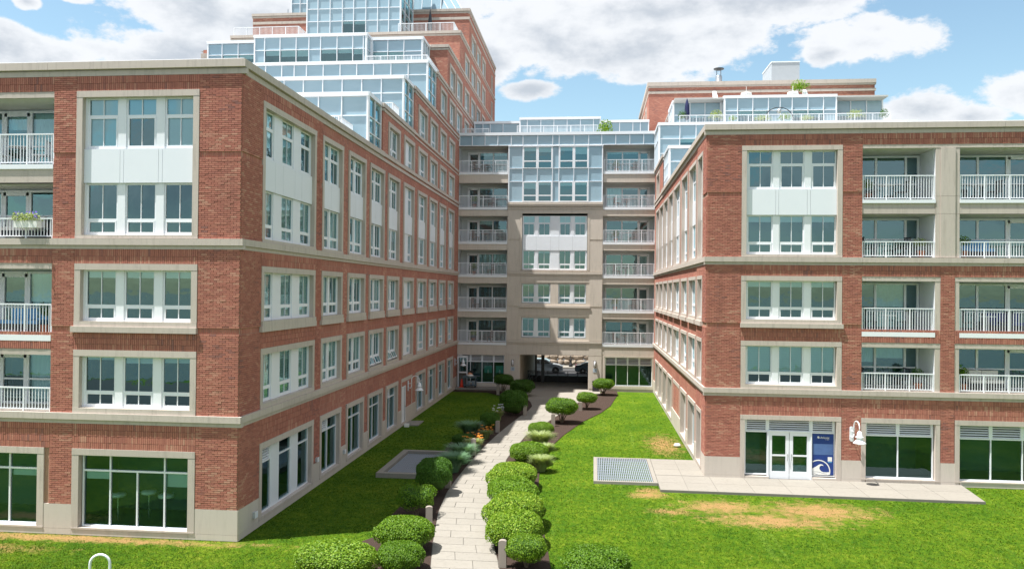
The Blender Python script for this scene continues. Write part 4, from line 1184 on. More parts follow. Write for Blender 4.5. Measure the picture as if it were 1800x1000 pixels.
F11 = Facade(LBD, (0, 73.2, 0), (1, 0, 0))
curtain(F11, -28.8, -25.35, 34.2, 40.0, [-27.9, -26.4], [35.3, 36.4, 37.5], panelmat='spandrel_glass')
# sloping conservatory glass on the tower roof
cm = MB(); xs_ = [-17.0, -16.2, -15.3, -14.4, -13.6, -12.9, -12.35]
co_ = F11.put('sloped_glazing', (lambda: (cm.box(-17.05, -12.3, -0.08, 0.0, 34.2, 34.32, 'white_metal'), [cm.tube([(x, 0, 34.3), (x, 0.5+0.0*i_, 36.6)], 0.035, 'white_metal', 4) for i_, x in enumerate(xs_[:4])], cm.mesh('sloped_glazing'))[-1])())
for i_ in range(3):
    g_ = MB(); g_.quad([(xs_[i_]+0.03, 0.0, 34.32), (xs_[i_+1]-0.03, 0.0, 34.32), (xs_[i_+1]-0.03, 0.5, 36.6), (xs_[i_]+0.03, 0.5, 36.6)], 'spandrel_glass'); link('glass_panel', g_.mesh('glass_panel'), co_)
for i_ in range(3):
    xa, xb = xs_[3+i_], xs_[4+i_]; k_ = -1.35
    g_ = MB(); g_.quad([(xa+0.03, 0.0, 34.32), (xb-0.03, 0.0, 34.32), (xb-0.03+k_, 0.9, 36.6), (xa+0.03+k_, 0.9, 36.6)], 'spandrel_glass'); link('glass_panel', g_.mesh('glass_panel'), co_)
    g_ = MB(); g_.tube([(xb, -0.01, 34.3), (xb+k_, 0.89, 36.6)], 0.03, 'white_metal', 4); link('glazing_bar', g_.mesh('glazing_bar'), co_)
def terrace_rail(bld, pts, z, h=0.95, M=None):
    for (xa, ya), (xb, yb) in zip(pts[:-1], pts[1:]):
        L = math.hypot(xb-xa, yb-ya)
        F = Facade(bld, (xa, ya, 0), ((xb-xa)/L, (yb-ya)/L, 0))
        F.put('railing', railing_mesh(L, h, post=1.3), 0, 0, z)
terrace_rail(LBD, [(-14.7, 38.3), (-12.55, 38.3), (-12.55, 40.5)], 15.85, 1.0)
terrace_rail(LBD, [(-14.0, 46.6), (-12.0, 46.6), (-12.0, 48.1)], 18.5, 0.95)
terrace_rail(LBD, [(-16.6, 56.3), (-12.0, 56.3), (-12.0, 60.5)], 24.4, 0.75)
terrace_rail(LBD, [(-17.05, 67.8), (-12.15, 67.8), (-12.15, 72)], 30.55, 0.8)
terrace_rail(LBD, [(-31.9, 67.8), (-25.95, 67.8), (-25.95, 70)], 30.55, 0.8)

# ---------------------------------------------------------------- CENTRE BUILDING
CB = thing('apartment_building', 'tan stone block closing the court, with a glass bay above its vehicle passage', 'building', ((XL+XR)/2, YC, 0))
FC = Facade(CB, (0, YC, 0), (1, 0, 0))
px0, px1 = -7.35, 0.70
LX0, LX1, RX0, RX1 = -11.58, -7.37, 0.72, 5.02
FL = [3.92, 6.75, 9.68, 12.5, 15.43, 18.43]          # balcony floors
CE = [6.05, 8.95, 11.8, 14.7, 17.51, 20.60]
holes = [(-6.2, -0.42, -1.7, 2.93, 'open')]
for z0, z1 in ((4.40, 6.10), (7.30, 8.97)):
    holes += [(-6.1, -3.66, z0, z1), (-3.0, -0.66, z0, z1)]
holes.append((-6.22, -0.45, 10.12, 14.90))
for f_, c_ in zip(FL, CE):
    holes += [(LX0, LX1, f_, c_, 'open'), (RX0, RX1, f_, c_, 'open')]
holes += [(-11.5, -7.5, 0.45, 2.88), (0.92, 4.98, 0.45, 2.85)]
wall(FC, [(XL+0.001, XR-0.001, -1.7, 15.8)], [h for h in holes if h[2] < 15.2]+[(XL, px0, 15.2, 15.9, 'open'), (px1, XR, 15.2, 15.9, 'open')], m='tan_stone')
for (x0, x1) in ((LX0, LX1), (RX0, RX1)):
    m_ = MB(); m_.box(x0, x1, 0.0, 0.3, 17.51, 18.22, 'tan_stone'); FC.put('slab_face', m_.mesh('slab_face'))
# stone jointing: piers, strings, panels proud of the wall
def stones(F, boxes, mt='tan_stone', nm='facing_stone'):
    for (x0, x1, z0, z1, p) in boxes:
        q = MB(); q.box(x0+0.006, x1-0.006, -p, 0.02, z0+0.006, z1-0.006, mt); F.put(nm, q.mesh(nm))
stones(FC, [(px0, -6.28, 0.2, 2.9, 0.05), (px0, -6.28, 2.92, 3.8, 0.05), (px0, -6.28, 4.2, 6.9, 0.05), (px0, -6.28, 7.05, 9.6, 0.05), (px0, -6.28, 9.98, 12.55, 0.05), (px0, -6.28, 12.7, 15.25, 0.05),
            (-0.38, px1, 0.2, 2.9, 0.05), (-0.38, px1, 2.92, 3.8, 0.05), (-0.38, px1, 4.2, 6.9, 0.05), (-0.38, px1, 7.05, 9.6, 0.05), (-0.38, px1, 9.98, 12.55, 0.05), (-0.38, px1, 12.7, 15.25, 0.05),
            (-6.28, -3.33, 2.96, 3.8, 0.025), (-3.33, -0.38, 2.96, 3.8, 0.025), (-6.28, -0.38, 6.25, 6.9, 0.03), (-6.28, -0.38, 9.08, 9.6, 0.03), (-6.28, -0.38, 14.95, 15.25, 0.03)])
stones(FC, [(-6.35, -0.3, 6.92, 7.12, 0.13)], nm='sill')
for zz0 in (3.83, 9.63): stones(FC, [(px0, -3.33, zz0, zz0+0.13, 0.07), (-3.33, px1, zz0, zz0+0.13, 0.07), (px0, -3.33, zz0+0.14, zz0+0.33, 0.12), (-3.33, px1, zz0+0.14, zz0+0.33, 0.12)], nm='string_stone')
stones(FC, [(px0, px1, 15.27, 15.4, 0.10), (px0, px1, 15.47, 15.60, 0.16), (px0, px1, 15.62, 15.84, 0.24)], nm='cornice_stone')
stones(FC, [(-6.28, -6.1, 2.9, 2.96, 0.06)], nm='cornice_stone')
# wide frame round the big window
stones(FC, [(-6.28, -6.1, 10.12, 14.9, 0.07), (-0.58, -0.38, 10.12, 14.9, 0.07), (-6.28, -0.38, 14.9, 15.0, 0.10)], nm='stone_surround')
cA = [(-6.05, -5.02), (-4.76, -3.70)]; cB = [(-2.96, -1.97), (-1.70, -0.70)]
for z0, z1 in ((4.42, 6.08), (7.32, 8.95)):
    window(FC, -6.08, -3.67, z0, z1, cA, 'tall', y=0.14, muntins=True, blinds=[0.06, 0.06]); window(FC, -2.99, -0.67, z0, z1, cB, 'tall', y=0.14, blinds=[0.06, 0.06])
window(FC, -6.08, -0.60, 10.14, 11.78, cA+cB, 'tall', y=0.14, blinds=[0, 0.1, 0, 0], mull='white_panel')
spandrel(FC, -6.08, -0.60, 11.78, 13.0, [-4.9, -3.68, -2.98, -1.83])
window(FC, -6.08, -0.60, 13.0, 14.72, cA+cB, 'transom', y=0.14, blinds=[0.36, 0.36, 0.36, 0.36], mull='white_panel')
m_ = MB(); m_.box(-6.1, -0.58, -0.05, 0.2, 10.02, 10.13, 'cast_stone'); FC.put('sill', m_.mesh('sill'))
# passage
m_ = MB()
m_.quad([(-6.2, 0, -1.7), (-6.2, 20, -1.7), (-6.2, 20, 2.93), (-6.2, 0, 2.93)], 'tan_stone'); m_.quad([(-0.42, 0, -1.7), (-0.42, 20, -1.7), (-0.42, 20, 2.93), (-0.42, 0, 2.93)], 'tan_stone')
m_.quad([(-6.2, 0, 2.93), (-0.42, 0, 2.93), (-0.42, 20, 2.93), (-6.2, 20, 2.93)], 'ceiling_paint')
FC.put('passage_wall', m_.mesh('passage_wall'))
m_ = MB(); m_.quad([(XL, 20, 2.93), (XR, 20, 2.93), (XR, 20, 21.6), (XL, 20, 21.6)], 'tan_stone'); m_.quad([(XL, 20, -2), (-6.2, 20, -2), (-6.2, 20, 2.93), (XL, 20, 2.93)], 'tan_stone'); m_.quad([(-0.42, 20, -2), (XR, 20, -2), (XR, 20, 2.93), (-0.42, 20, 2.93)], 'tan_stone')
FC.put('rear_wall', m_.mesh('rear_wall'))
for (x, yy, r_) in ((-5.25, 6.0, 0.13), (-4.55, 5.0, 0.2)):
    m_ = MB(); m_.box(x-r_*0.7, x+r_*0.7, yy-r_, yy+r_, -1.5, 2.93, 'dark_metal'); m_.lathe([(r_*2.2, 0), (r_*2.2, 0.35), (r_*1.4, 0.5)], 'concrete', 12, (x, yy, -0.55)); FC.put('column', m_.mesh('column'))
# balconies
for (x0, x1, spl, dr, mir) in ((LX0, LX1, [-11.0, -10.02, -8.8, -7.55], 0, 0), (RX0, RX1, [1.0, 2.35, 3.72, 4.62], 2, 1)):
    for fi, (f_, c_) in enumerate(zip(FL, CE)):
        b_ = balcony_back(FC, x0, x1, f_, c_, 1.5, spl, door=dr, zh=c_-0.22, blinds=([0, 0, 0], [0, 0, 0], [0, 1, 1], [0, 0.2, 0], [0, 0.1, 0], [0, 0.15, 0.15])[fi] if not mir else ([0, 0, 0], [0, 0, 0], [0, 0, 1], [0, 0.1, 0], [0.98, 0.1, 0], [0.1, 0.1, 0])[fi])
        edge_and_rail(FC, b_, x0, x1, f_, f_+1.02, f_-0.21, proud=0.06)
# ground-floor shopfronts
louvs = (0, 1, 2, 3)
i = surround(FC, -11.55, -7.42, 0.2, 3.0, sill=0.26, t=0.1, head=0.14, m='tan_stone')
shopfront(FC, -11.4, -7.53, 0.48, 2.86, [-10.45, -9.45, -8.45], ztr=2.27, louv=louvs, glass='window_glass')
i = surround(FC, 0.86, 5.02, 0.2, 3.0, sill=0.24, t=0.12, head=0.16, m='tan_stone')
shopfront(FC, 0.98, 4.9, 0.46, 2.84, [1.9, 2.87, 3.84], ztr=2.2, louv=louvs)
stones(FC, [(XL+0.01, px0, 3.05, 3.68, 0.015), (px1, XR-0.01, 3.05, 3.68, 0.015), (XL+0.01, px0, 0.0, 0.2, 0.04), (px1, XR-0.01, 0.0, 0.2, 0.04)])
# glass bay above
vC = [-6.1, -4.85, -3.57, -3.03, -1.77, -0.54, 0.53][:6]
FCg = Facade(CB, (0, YC-0.10, 0), (1, 0, 0))
gb_ = curtain(FCg, px0+0.02, px1-0.02, 15.86, 20.64, vC, [17.6, 18.72], fascia=0.06, windows={(1, 0), (2, 0), (4, 0), (5, 0), (1, 2), (2, 2), (4, 2), (5, 2)})
for (a_, b_) in ((-6.1, -4.85), (-4.85, -3.57), (-3.03, -1.77), (-1.77, -0.54)):
    for (za, zb, zs) in ((15.9, 17.6, 16.42), (18.72, 20.58, 19.33)):
        q = MB(); f_ = 0.085
        q.box(a_+0.03, a_+f_+0.03, -0.045, 0.03, za, zb, 'white_metal'); q.box(b_-f_-0.03, b_-0.03, -0.045, 0.03, za, zb, 'white_metal'); q.box(a_+f_+0.03, b_-f_-0.03, -0.045, 0.03, zb-f_, zb-0.01, 'white_metal')
        q.box(a_+f_+0.03, b_-f_-0.03, -0.045, 0.03, zs-0.05, zs+0.05, 'white_metal'); q.box(a_+f_+0.03, b_-f_-0.03, -0.045, 0.03, za+0.01, za+0.06, 'white_metal')
        link('window_frame', q.mesh('window_frame'), gb_, T(-(px0+0.02), 0, -15.86))
m_ = MB()
curtain(FCg, XL+0.0, XR-0.0, 20.66, 21.78, [-10.45, -9.35, -8.25, -7.1, -6.1, -4.85, -3.57, -3.03, -1.77, -0.54, 0.55, 1.72, 2.89, 4.04], [], fascia=0.24, depth=0.3)
# upper lights of the four windows are real glass too
deck(XL, XR, YC, YC+20, 21.6, CB)
FP = Facade(CB, (0, 74.0, 0), (1, 0, 0)); FP2 = Facade(CB, (0, 75.6, 0), (1, 0, 0))
curtain(FP, -7.0, 0.5, 21.6, 24.42, [-6.28, -5.02, -3.81, -2.59, -1.37, -0.17], [], windows=set())
curtain(FP2, -11.5, -7.1, 21.6, 24.42, [-10.66, -9.95, -8.73], [], windows=set()); curtain(FP2, 0.55, 5.0, 21.6, 24.42, [1.01, 2.27, 3.5, 4.19], [], windows=set())
m_ = MB(); m_.box(-11.5, 5.0, 75.7, 87, 21.6, 24.2, 'roof_membrane'); m_.box(-7.0, 0.5, 74.1, 76, 21.6, 24.2, 'roof_membrane'); FP.put('penthouse', m_.mesh('penthouse'), 0, -74.0, 0)
terrace_rail(CB, [(-7.1, 72.6), (0.25, 72.6)], 21.62, 1.75)
terrace_rail(CB, [(-11.5, 69.0), (-9.18, 69.0)], 21.62, 0.8)

# ---------------------------------------------------------------- RIGHT BUILDING
RBD = thing('apartment_building', 'red brick apartment building on the right with a white-railed penthouse terrace', 'building', (XR, YR, 0))
GF = Facade(RBD, (0, YR, 0), (1, 0, 0)); GS = Facade(RBD, (XR, 0, 0), (0, -1, 0))    # GS: x = -distance north
XE = 23.5
a0, a1 = 6.54, 10.88
b0, b1, c0, c1 = 11.73, 15.0, 15.65, 21.0
holes = [(a0, a1, 0.02, 2.91), (a0, a1, 4.09, 6.20), (a0, a1, 6.80, 9.09), (a0, a1, 9.94, 14.89), (b0, 15.03, 0.2, 2.89), (c0, 19.9, 0.2, 2.89)]
for (x0, x1) in ((b0, 14.80), (15.81, c1)):
    holes += [(x0, x1, 4.085, 6.2, 'open'), (x0, x1, 6.47, 9.09, 'open'), (x0, x1, 9.93, 14.89, 'open')]
wall(GF, [(XR, XE, 0, 15.4)], holes, m='mortar', bands=[(20.9, XE, 0, 16, 'brick_wall')])
reg = [(10.883, 11.727, 4.085, 6.78, 'run'), (XR-0.002, a0-0.003, 1.02, 3.73, 'run')]
for (z0, z1) in [(4.085, 6.78), (6.98, 9.58), (9.93, 12.63), (12.82, 15.39)]: reg.append((XR-0.002, a0-0.003, z0, z1, 'run'))
for (z0, z1) in [(1.02, 3.73), (6.98, 9.58), (9.93, 12.63), (12.82, 15.39)]: reg.append((10.883, 11.727, z0, z1, 'run'))
reg += [(15.03, 15.62, 1.02, 3.73, 'run'), (15.03, 15.62, 4.085, 9.58, 'run')]
for (z0, z1) in SOL:
    reg.append((a0, a1, z0, z1, 'soldier'))
    if z0 > 10: reg.append((b0, 20.9, z0, z1, 'soldier'))
    else: reg += [(b0, 15.027, z0, z1, 'soldier'), (15.623, 20.9, z0, z1, 'soldier')]
bricks(GF, reg, named=300, seed=21)
bricks(GF, [(XR+0.02, a0-0.003, 6.79, 6.97, 'header'), (10.883, 11.727, 6.79, 6.97, 'header'), (XR+0.02, a0-0.003, 12.64, 12.81, 'header'), (10.883, 11.727, 12.64, 12.81, 'header')], proud=0.004, seed=22)
base_blocks(GF, [(XR-0.03, a0+0.18, 0.2, 1.02), (XR-0.03, a0+0.18, 0.0, 0.2), (a0+0.2, 7.8, 0.0, 0.2), (9.68, a1, 0.0, 0.2), (10.7, b0+0.18, 0.2, 1.02), (a1, b0+0.18, 0.0, 0.2), (b0+0.2, 14.85, 0.0, 0.2), (14.85, 15.83, 0.0, 0.2), (14.85, 15.83, 0.2, 1.02), (15.85, XE, 0.0, 0.2)])
for tiers in (BAND1, BAND2, CORN):
    course(GF, XR-tiers[-1][2], b0, tiers, step=7); course(GF, b0, XE, tiers, step=6)
i = surround(GF, a0, a1, 9.94, 14.89, sill=0.11)
window(GF, i[0], i[1], 10.05, 11.80, three_cols(a0), 'tall', blinds=[0.14, 0.14, 0.14])
spandrel(GF, i[0], i[1], 11.80, 12.96, [a0+1.50, a0+1.63, a0+2.86, a0+3.0])
window(GF, i[0], i[1], 12.96, i[3], three_cols(a0), 'transom', blinds=[0, 0, 0])
i = surround(GF, a0, a1, 6.80, 9.09, sill=0.36)
m_ = MB(); m_.box(a0-0.03, a1+0.05, -0.14, 0.0, 6.79, 6.985, 'cast_stone'); GF.put('sill', m_.mesh('sill'))
window(GF, i[0], i[1], i[2], i[3], three_cols(a0), 'tall', blinds=[0.13, 0.13, 0.13])
i = surround(GF, a0, a1, 4.09, 6.20, sill=0.17)
window(GF, i[0], i[1], i[2], i[3], three_cols(a0), 'tall', blinds=[0.69, 0.69, 0.69])
# entrance bay: sidelight, double door, blue poster
surround(GF, a0, a1, 0.02, 2.91, sill=0.0, t=0.20, head=0.20)
shopfront(GF, 6.76, 10.66, 0.24, 2.72, [7.76, 9.64], ztr=2.16, louv=(0, 1, 2), glass='green_glass')
m_ = MB(); zd = 2.10
for (x0, x1) in ((7.80, 8.70), (8.72, 9.60)):
    pass
dm = []
for n_, (x0, x1) in enumerate(((7.80, 8.69), (8.71, 9.61))):
    q = MB(); w_ = x1-x0
    q.box(0, 0.15, 0.08, 0.14, 0.03, zd, 'white_metal'); q.box(w_-0.15, w_, 0.08, 0.14, 0.03, zd, 'white_metal'); q.box(0.15, w_-0.15, 0.08, 0.14, 0.03, 0.36, 'white_metal'); q.box(0.15, w_-0.15, 0.08, 0.14, zd-0.16, zd, 'white_metal'); q.box(0.15, w_-0.15, 0.085, 0.135, 1.03, 1.10, 'white_metal')
    d_ = GF.put('door', q.mesh('door'), x0, 0, 0.06)
    g_ = MB(); g_.quad([(0.15, 0.11, 0.36), (w_-0.15, 0.11, 0.36), (w_-0.15, 0.11, zd-0.16), (0.15, 0.11, zd-0.16)], 'green_glass'); link('pane', g_.mesh('pane'), d_)
    hx = w_-0.07 if n_ == 0 else 0.07
    h_ = MB(); h_.tube([(hx, 0.08, 0.85), (hx, 0.02, 0.88), (hx, 0.02, 1.15), (hx, 0.08, 1.18)], 0.013, 'galvanised', 6); link('handle', h_.mesh('handle'), d_)
q = MB(); q.box(7.74, 7.80, 0.05, 0.16, 0.04, 2.2, 'white_metal'); q.box(9.61, 9.67, 0.05, 0.16, 0.04, 2.2, 'white_metal'); q.box(7.8, 9.61, 0.05, 0.16, 2.16, 2.22, 'white_metal'); q.box(7.76, 9.66, 0.0, 0.3, 0.0, 0.05, 'concrete'); q.box(7.8, 9.6, 0.141, 0.2, 2.1, 2.16, 'white_metal')
GF.put('door_frame', q.mesh('door_frame'))
# storefronts
i = surround(GF, b0, 15.03, 0.20, 2.89, sill=0.06, t=0.19, head=0.21)
shopfront(GF, i[0]+0.01, i[1]-0.03, i[2], i[3], [13.33], ztr=2.12, louv=(0, 1))
i = surround(GF, c0, 19.9, 0.20, 2.89, sill=0.06, t=0.19, head=0.21)
shopfront(GF, i[0], i[1], i[2], i[3], [17.2, 18.5], ztr=2.08, louv=(0, 1, 2))
# balconies of the right front
for bi, (x0, x1, spl) in enumerate(((b0, 14.80, [11.8, 12.86, 14.17, 15.2-0.48]), (15.81, c1, [15.86, 17.3, 18.55, 19.6]))):
    for (zf, zc, zr, zfas, r0, bl_) in [(4.10, 6.0, 4.88, None, 4.10, [0.4, 0.3, 0]), (6.67, 8.9, 7.73, 6.47, None, [0, 1, 0]), (9.94, 11.85, 10.65, None, 9.94, [0, 0, 0]), (12.47, 14.72, 13.55, 12.32, None, [0, 0, 0])]:
        b_ = balcony_back(GF, x0, x1, zf, zc, 1.7, spl, door=None if bi == 0 else 2, blinds=bl_ if bi == 0 else [0, 0, 0], ret='white_panel')
        edge_and_rail(GF, b_, x0, x1, zf, zr, zfas, rail0=r0)
for zz0, zz1 in ((14.73, 14.888), (8.9, 9.088), (6.0, 6.198)):
    for (x0, x1) in ((b0, 15.03), (15.62, c1)) if zz1 < 10 else ((b0, c1),):
        m_ = MB(); m_.box(x0+0.004, x1-0.004, -0.03, 0.24, zz0, zz1, 'cast_stone'); GF.put('lintel', m_.mesh('lintel'))
for (x0, x1) in ((14.80, 15.027), (15.623, 15.81)):
    for (z0, z1) in ((4.085, 5.996), (6.5, 8.896)):
        m_ = MB(); m_.box(x0+0.002, x1-0.002, -0.02, 0.24, z0, z1, 'cast_stone'); GF.put('jamb_stone', m_.mesh('jamb_stone'))
for (x0, x1) in ((b0, 14.80), (15.81, c1)):
    m_ = MB(); m_.box(x0, x1, -0.01, 0.3, 11.85, 12.1, 'cast_stone'); m_.box(x0, x1, 0.02, 0.3, 12.1, 12.32, 'cast_stone'); GF.put('slab_face', m_.mesh('slab_face'))
bricks(GF, [(b0, 15.027, 6.21, 6.46, 'soldier'), (15.623, 20.9, 6.21, 6.46, 'soldier')], proud=0.042, seed=29)
for (z0, z1) in ((9.94, 11.85), (11.85, 12.62), (12.62, 14.725)):
    for (x0, x1, p) in ((14.80, 15.0, 0.02), (15.0, 15.62, 0.06), (15.62, 15.81, 0.02)):
        m_ = MB(); m_.box(x0+0.005, x1-0.005, -p, 0.24, z0+0.005, z1-0.005, 'cast_stone'); GF.put('pier_stone', m_.mesh('pier_stone'))
m_ = MB(); m_.box(XR+0.1, XE, -0.05, 0.3, 15.852, 15.90, 'white_metal'); GF.put('coping', m_.mesh('coping'))
# west side of the right building
RBAYS = [(37.85, 39.72), (40.25, 43.25), (43.95, 46.93), (47.72, 51.5), (52.0, 54.98), (55.58, 58.75), (59.3, 62.4), (62.95, 65.95)]
holes = []
for k, (p, q) in enumerate(RBAYS):
    if k != 3: holes.append((-q, -p, 0.2, 2.9))
    holes += [(-q, -p, 4.09, 6.2), (-q, -p, 6.8, 9.12), (-q, -p, 9.94, 14.89)]
holes.append((-65.95, -62.95, 15.9, 17.85))
wall(GS, [(-67.81, -YR, -0.1, 15.83), (-67.81, -60.1, 15.83, 18.5)], holes, m='brick_wall', bands=[(-q, -p, s0, s1, 'brick_soldier') for (p, q) in RBAYS for (s0, s1) in SOL]+[(-39.9, -YR-0.001, 1.02, 15.4, 'mortar')])
reg = []
for (z0, z1) in [(1.02, 3.73), (4.085, 6.78), (6.98, 9.58), (9.93, 12.63), (12.82, 15.39)]: reg += [(-37.847, -YR+0.004, z0, z1, 'run'), (-39.9, -39.723, z0, z1, 'run')]
for (z0, z1) in SOL: reg.append((-39.72, -37.85, z0, z1, 'soldier'))
bricks(GS, reg, proud=0.042, seed=33)
edges = [YR-0.03]+[e for k, b in enumerate(RBAYS) if k != 3 for e in b]+[67.8]
base_blocks(GS, [(-edges[j+1], -edges[j], 0.2, 1.02) for j in range(0, len(edges), 2)]+[(-67.8, -YR+0.03, 0.0, 0.2)])
for tiers in (BAND1, BAND2): course(GS, -67.8, -YR, tiers, step=1.85)
course(GS, -60.1, -YR, CORN, step=3.67); course(GS, -67.8, -60.1, [(15.39, 15.55, 0.05), (15.66, 15.85, 0.09)], step=3.67); course(GS, -67.8, -60.05, [(18.1, 18.25, 0.04), (18.3, 18.52, 0.11)], step=3.8)
for k, (p, q) in enumerate(RBAYS):
    jp = True; kw = dict(joinpanes=jp, mull='white_panel' if k == 3 else 'white_paint')
    def cc(i0, i1):
        if k == 0: return [(i0+0.03, i1-0.03)]
        if k == 3: return [(i0+0.03, i0+1.05), (i1-1.05, i1-0.03)]
        c = (i0+i1)/2; return [(i0+0.03, c-0.09), (c+0.09, i1-0.03)]
    i = surround(GS, -q, -p, 4.09, 6.20, sill=0.17, depth=0.26, t=0.17); window(GS, i[0], i[1], i[2], i[3], cc(i[0], i[1]), 'tall', y=0.18, **kw)
    i = surround(GS, -q, -p, 6.80, 9.12, sill=0.36, depth=0.26, t=0.17); window(GS, i[0], i[1], i[2], i[3], cc(i[0], i[1]), 'tall', y=0.18, **kw)
    m_ = MB(); m_.box(0, q-p+0.12, -0.14, 0.0, 0, 0.22, 'cast_stone'); GS.put('sill', m_.mesh('sill'), -q-0.06, 0, 6.78)
    i = surround(GS, -q, -p, 9.94, 14.89, sill=0.11, depth=0.26, t=0.17); c = cc(i[0], i[1])
    window(GS, i[0], i[1], 10.05, 11.80, c, 'tall', y=0.18, **kw); window(GS, i[0], i[1], 12.96, i[3], c, 'transom', y=0.18, **kw)
    spandrel(GS, i[0], i[1], 11.80, 12.96, [(i[0]+i[1])/2], y=0.12)
    if k == 3:
        surround(GS, -q, -p, 0.02, 2.9, sill=0.0, t=0.12, head=0.22, proud=0.02, depth=0.05); continue
    i = surround(GS, -q, -p, 0.20, 2.90, sill=0.12, head=0.2, depth=0.32)
    shopfront(GS, i[0], i[1], i[2], i[3], [(i[0]+i[1])/2] if k else [], ztr=2.12, y=0.24, louv=(0, 1) if k in (2, 5) else ())
i = surround(GS, -65.95, -62.95, 15.9, 17.85, sill=0.06, depth=0.3); window(GS, i[0], i[1], i[2], i[3], [(i[0]+0.03, (i[0]+i[1])/2-0.09), ((i[0]+i[1])/2+0.09, i[1]-0.03)], 'tall', y=0.22, joinpanes=True)
# roofs and glazed upper floors
deck(XR+0.06, XE, YR+0.1, 110, 15.8, RBD)
G6 = Facade(RBD, (0, 56.4, 0), (1, 0, 0)); G7 = Facade(RBD, (0, 63.6, 0), (1, 0, 0))
curtain(G6, 5.12, XE, 15.78, 18.52, [6.55+1.3*j for j in range(12)], [17.4])
side_curtain(56.4, 60.05, 5.12, 15.78, 18.52, [57.3, 58.2, 59.1], [17.4, 16.5], bld=RBD, flip=True)
deck(5.1, XE, 56.5, 67.8, 18.4, RBD)
curtain(G7, 4.97, 24.4, 18.5, 21.62, [6.59+1.24*j for j in range(14)], [20.35, 19.2], windows={(1, 1)})
side_curtain(63.6, 67.7, 4.97, 18.5, 21.62, [65.0, 66.3], [20.35], bld=RBD, flip=True)
deck(5.0, 24.4, 63.7, 77.0, 21.5, RBD)
G8 = Facade(RBD, (0, 68.3, 0), (1, 0, 0)); G8m = Facade(RBD, (0, 66.9, 0), (1, 0, 0))
curtain(G8, 6.5, 10.45, 21.55, 24.45, [7.9, 9.13], [23.2, 22.6], windows={(1, 0), (1, 1), (2, 0), (2, 1)})
curtain(G8m, 10.5, 19.4, 21.55, 24.45, [11.56, 12.77, 14.01, 14.94, 15.89, 17.13, 18.35], [23.2], windows={(1, 0), (2, 0), (5, 0), (6, 0)})
curtain(G8, 19.5, 23.45, 21.55, 24.45, [20.89, 22.15], [23.2, 22.6], windows={(0, 0), (0, 1), (1, 0), (1, 1)})
side_curtain(68.3, 72.0, 6.5, 21.55, 24.45, [69.5, 70.7], [23.2], bld=RBD, flip=True); side_curtain(66.9, 68.3, 10.5, 21.55, 24.45, [], [23.2], bld=RBD, flip=True)
deck(6.5, 23.4, 66.95, 77.0, 24.34, RBD)
m_ = MB(); m_.box(6.62, 6.9, 72.0, 77.0, 21.5, 24.0, 'brick_wall'); m_.box(6.55, 6.95, 71.9, 77, 24.0, 24.4, 'cast_stone'); G8.put('wall', m_.mesh('wall'), 0, -68.3, 0)
terrace_rail(RBD, [(6.62, 64.4), (22.7, 64.4)], 21.5, 0.85)
for x in (9.95, 17.4):
    m_ = MB(); m_.v += [(x, 68.2, 24.4), (x, 69.8, 24.4), (x, 69.8, 25.55), (x+0.3, 68.2, 24.4), (x+0.3, 69.8, 24.4), (x+0.3, 69.8, 25.55)]
    for ff in ((0, 2, 1), (3, 4, 5), (0, 3, 5, 2), (1, 2, 5, 4), (0, 1, 4, 3)): m_.f.append(ff); m_.uv += [(0, 0)]*len(ff); m_.mi.append(m_._m('white_metal'))
    G8.put('skylight_upstand', m_.mesh('skylight_upstand'), 0, -68.3, 0)

# ---------------------------------------------------------------- REAR RIGHT BLOCK
QB = thing('apartment_building', 'plain red brick block with a stone cornice rising behind the glazed penthouse on the right', 'building', (XR, 77, 0))
QF = Facade(QB, (0, 77.0, 0), (1, 0, 0)); QS = Facade(QB, (XR, 0, 0), (0, -1, 0))
wall(QF, [(XR, 25.7, 14, 28.2)], [], m='brick_wall', pockets=False)
qh = [(-81.2, -79.4, 24.6, 26.5), (-85.0, -83.2, 24.6, 26.5), (-89.0, -87.2, 24.6, 26.5)]
wall(QS, [(-92, -77, 10, 28.2)], qh, m='brick_wall')
for h in qh:
    i = surround(QS, h[0], h[1], h[2], h[3], sill=0.08); window(QS, i[0], i[1], i[2], i[3], [(i[0], i[1])], 'tall', joinpanes=True)
for (F, x0, x1) in ((QF, XR-0.1, 25.8), (QS, -92, -77)):
    course(F, x0, x1, [(28.0-0.12, 28.24, 0.14), (27.72, 27.87, 0.08)], step=7); course(F, x0+0.05, x1, [(27.16, 27.4, 0.05)], step=7, name='string_course')
course(QF, XR, 25.7, [(23.35, 23.5, -0.0)], step=7, name='string_course')
m_ = MB(); m_.box(XR+0.05, 25.65, 77.05, 92, 27.8, 28.1, 'roof_membrane'); m_.quad([(25.7, 77, 10), (25.7, 92, 10), (25.7, 92, 28.1), (25.7, 77, 28.1)], 'brick_wall'); QF.put('roof', m_.mesh('roof'), 0, -77, 0)
m_ = MB(); m_.box(8.0-0.6, 10.3, -0.05, 0.05, 24.3, 25.15, 'tan_stone'); QF.put('lintel', m_.mesh('lintel')); m_ = MB(); m_.box(21.2, 23.6, -0.05, 0.05, 24.3, 25.1, 'tan_stone'); QF.put('lintel', m_.mesh('lintel'))

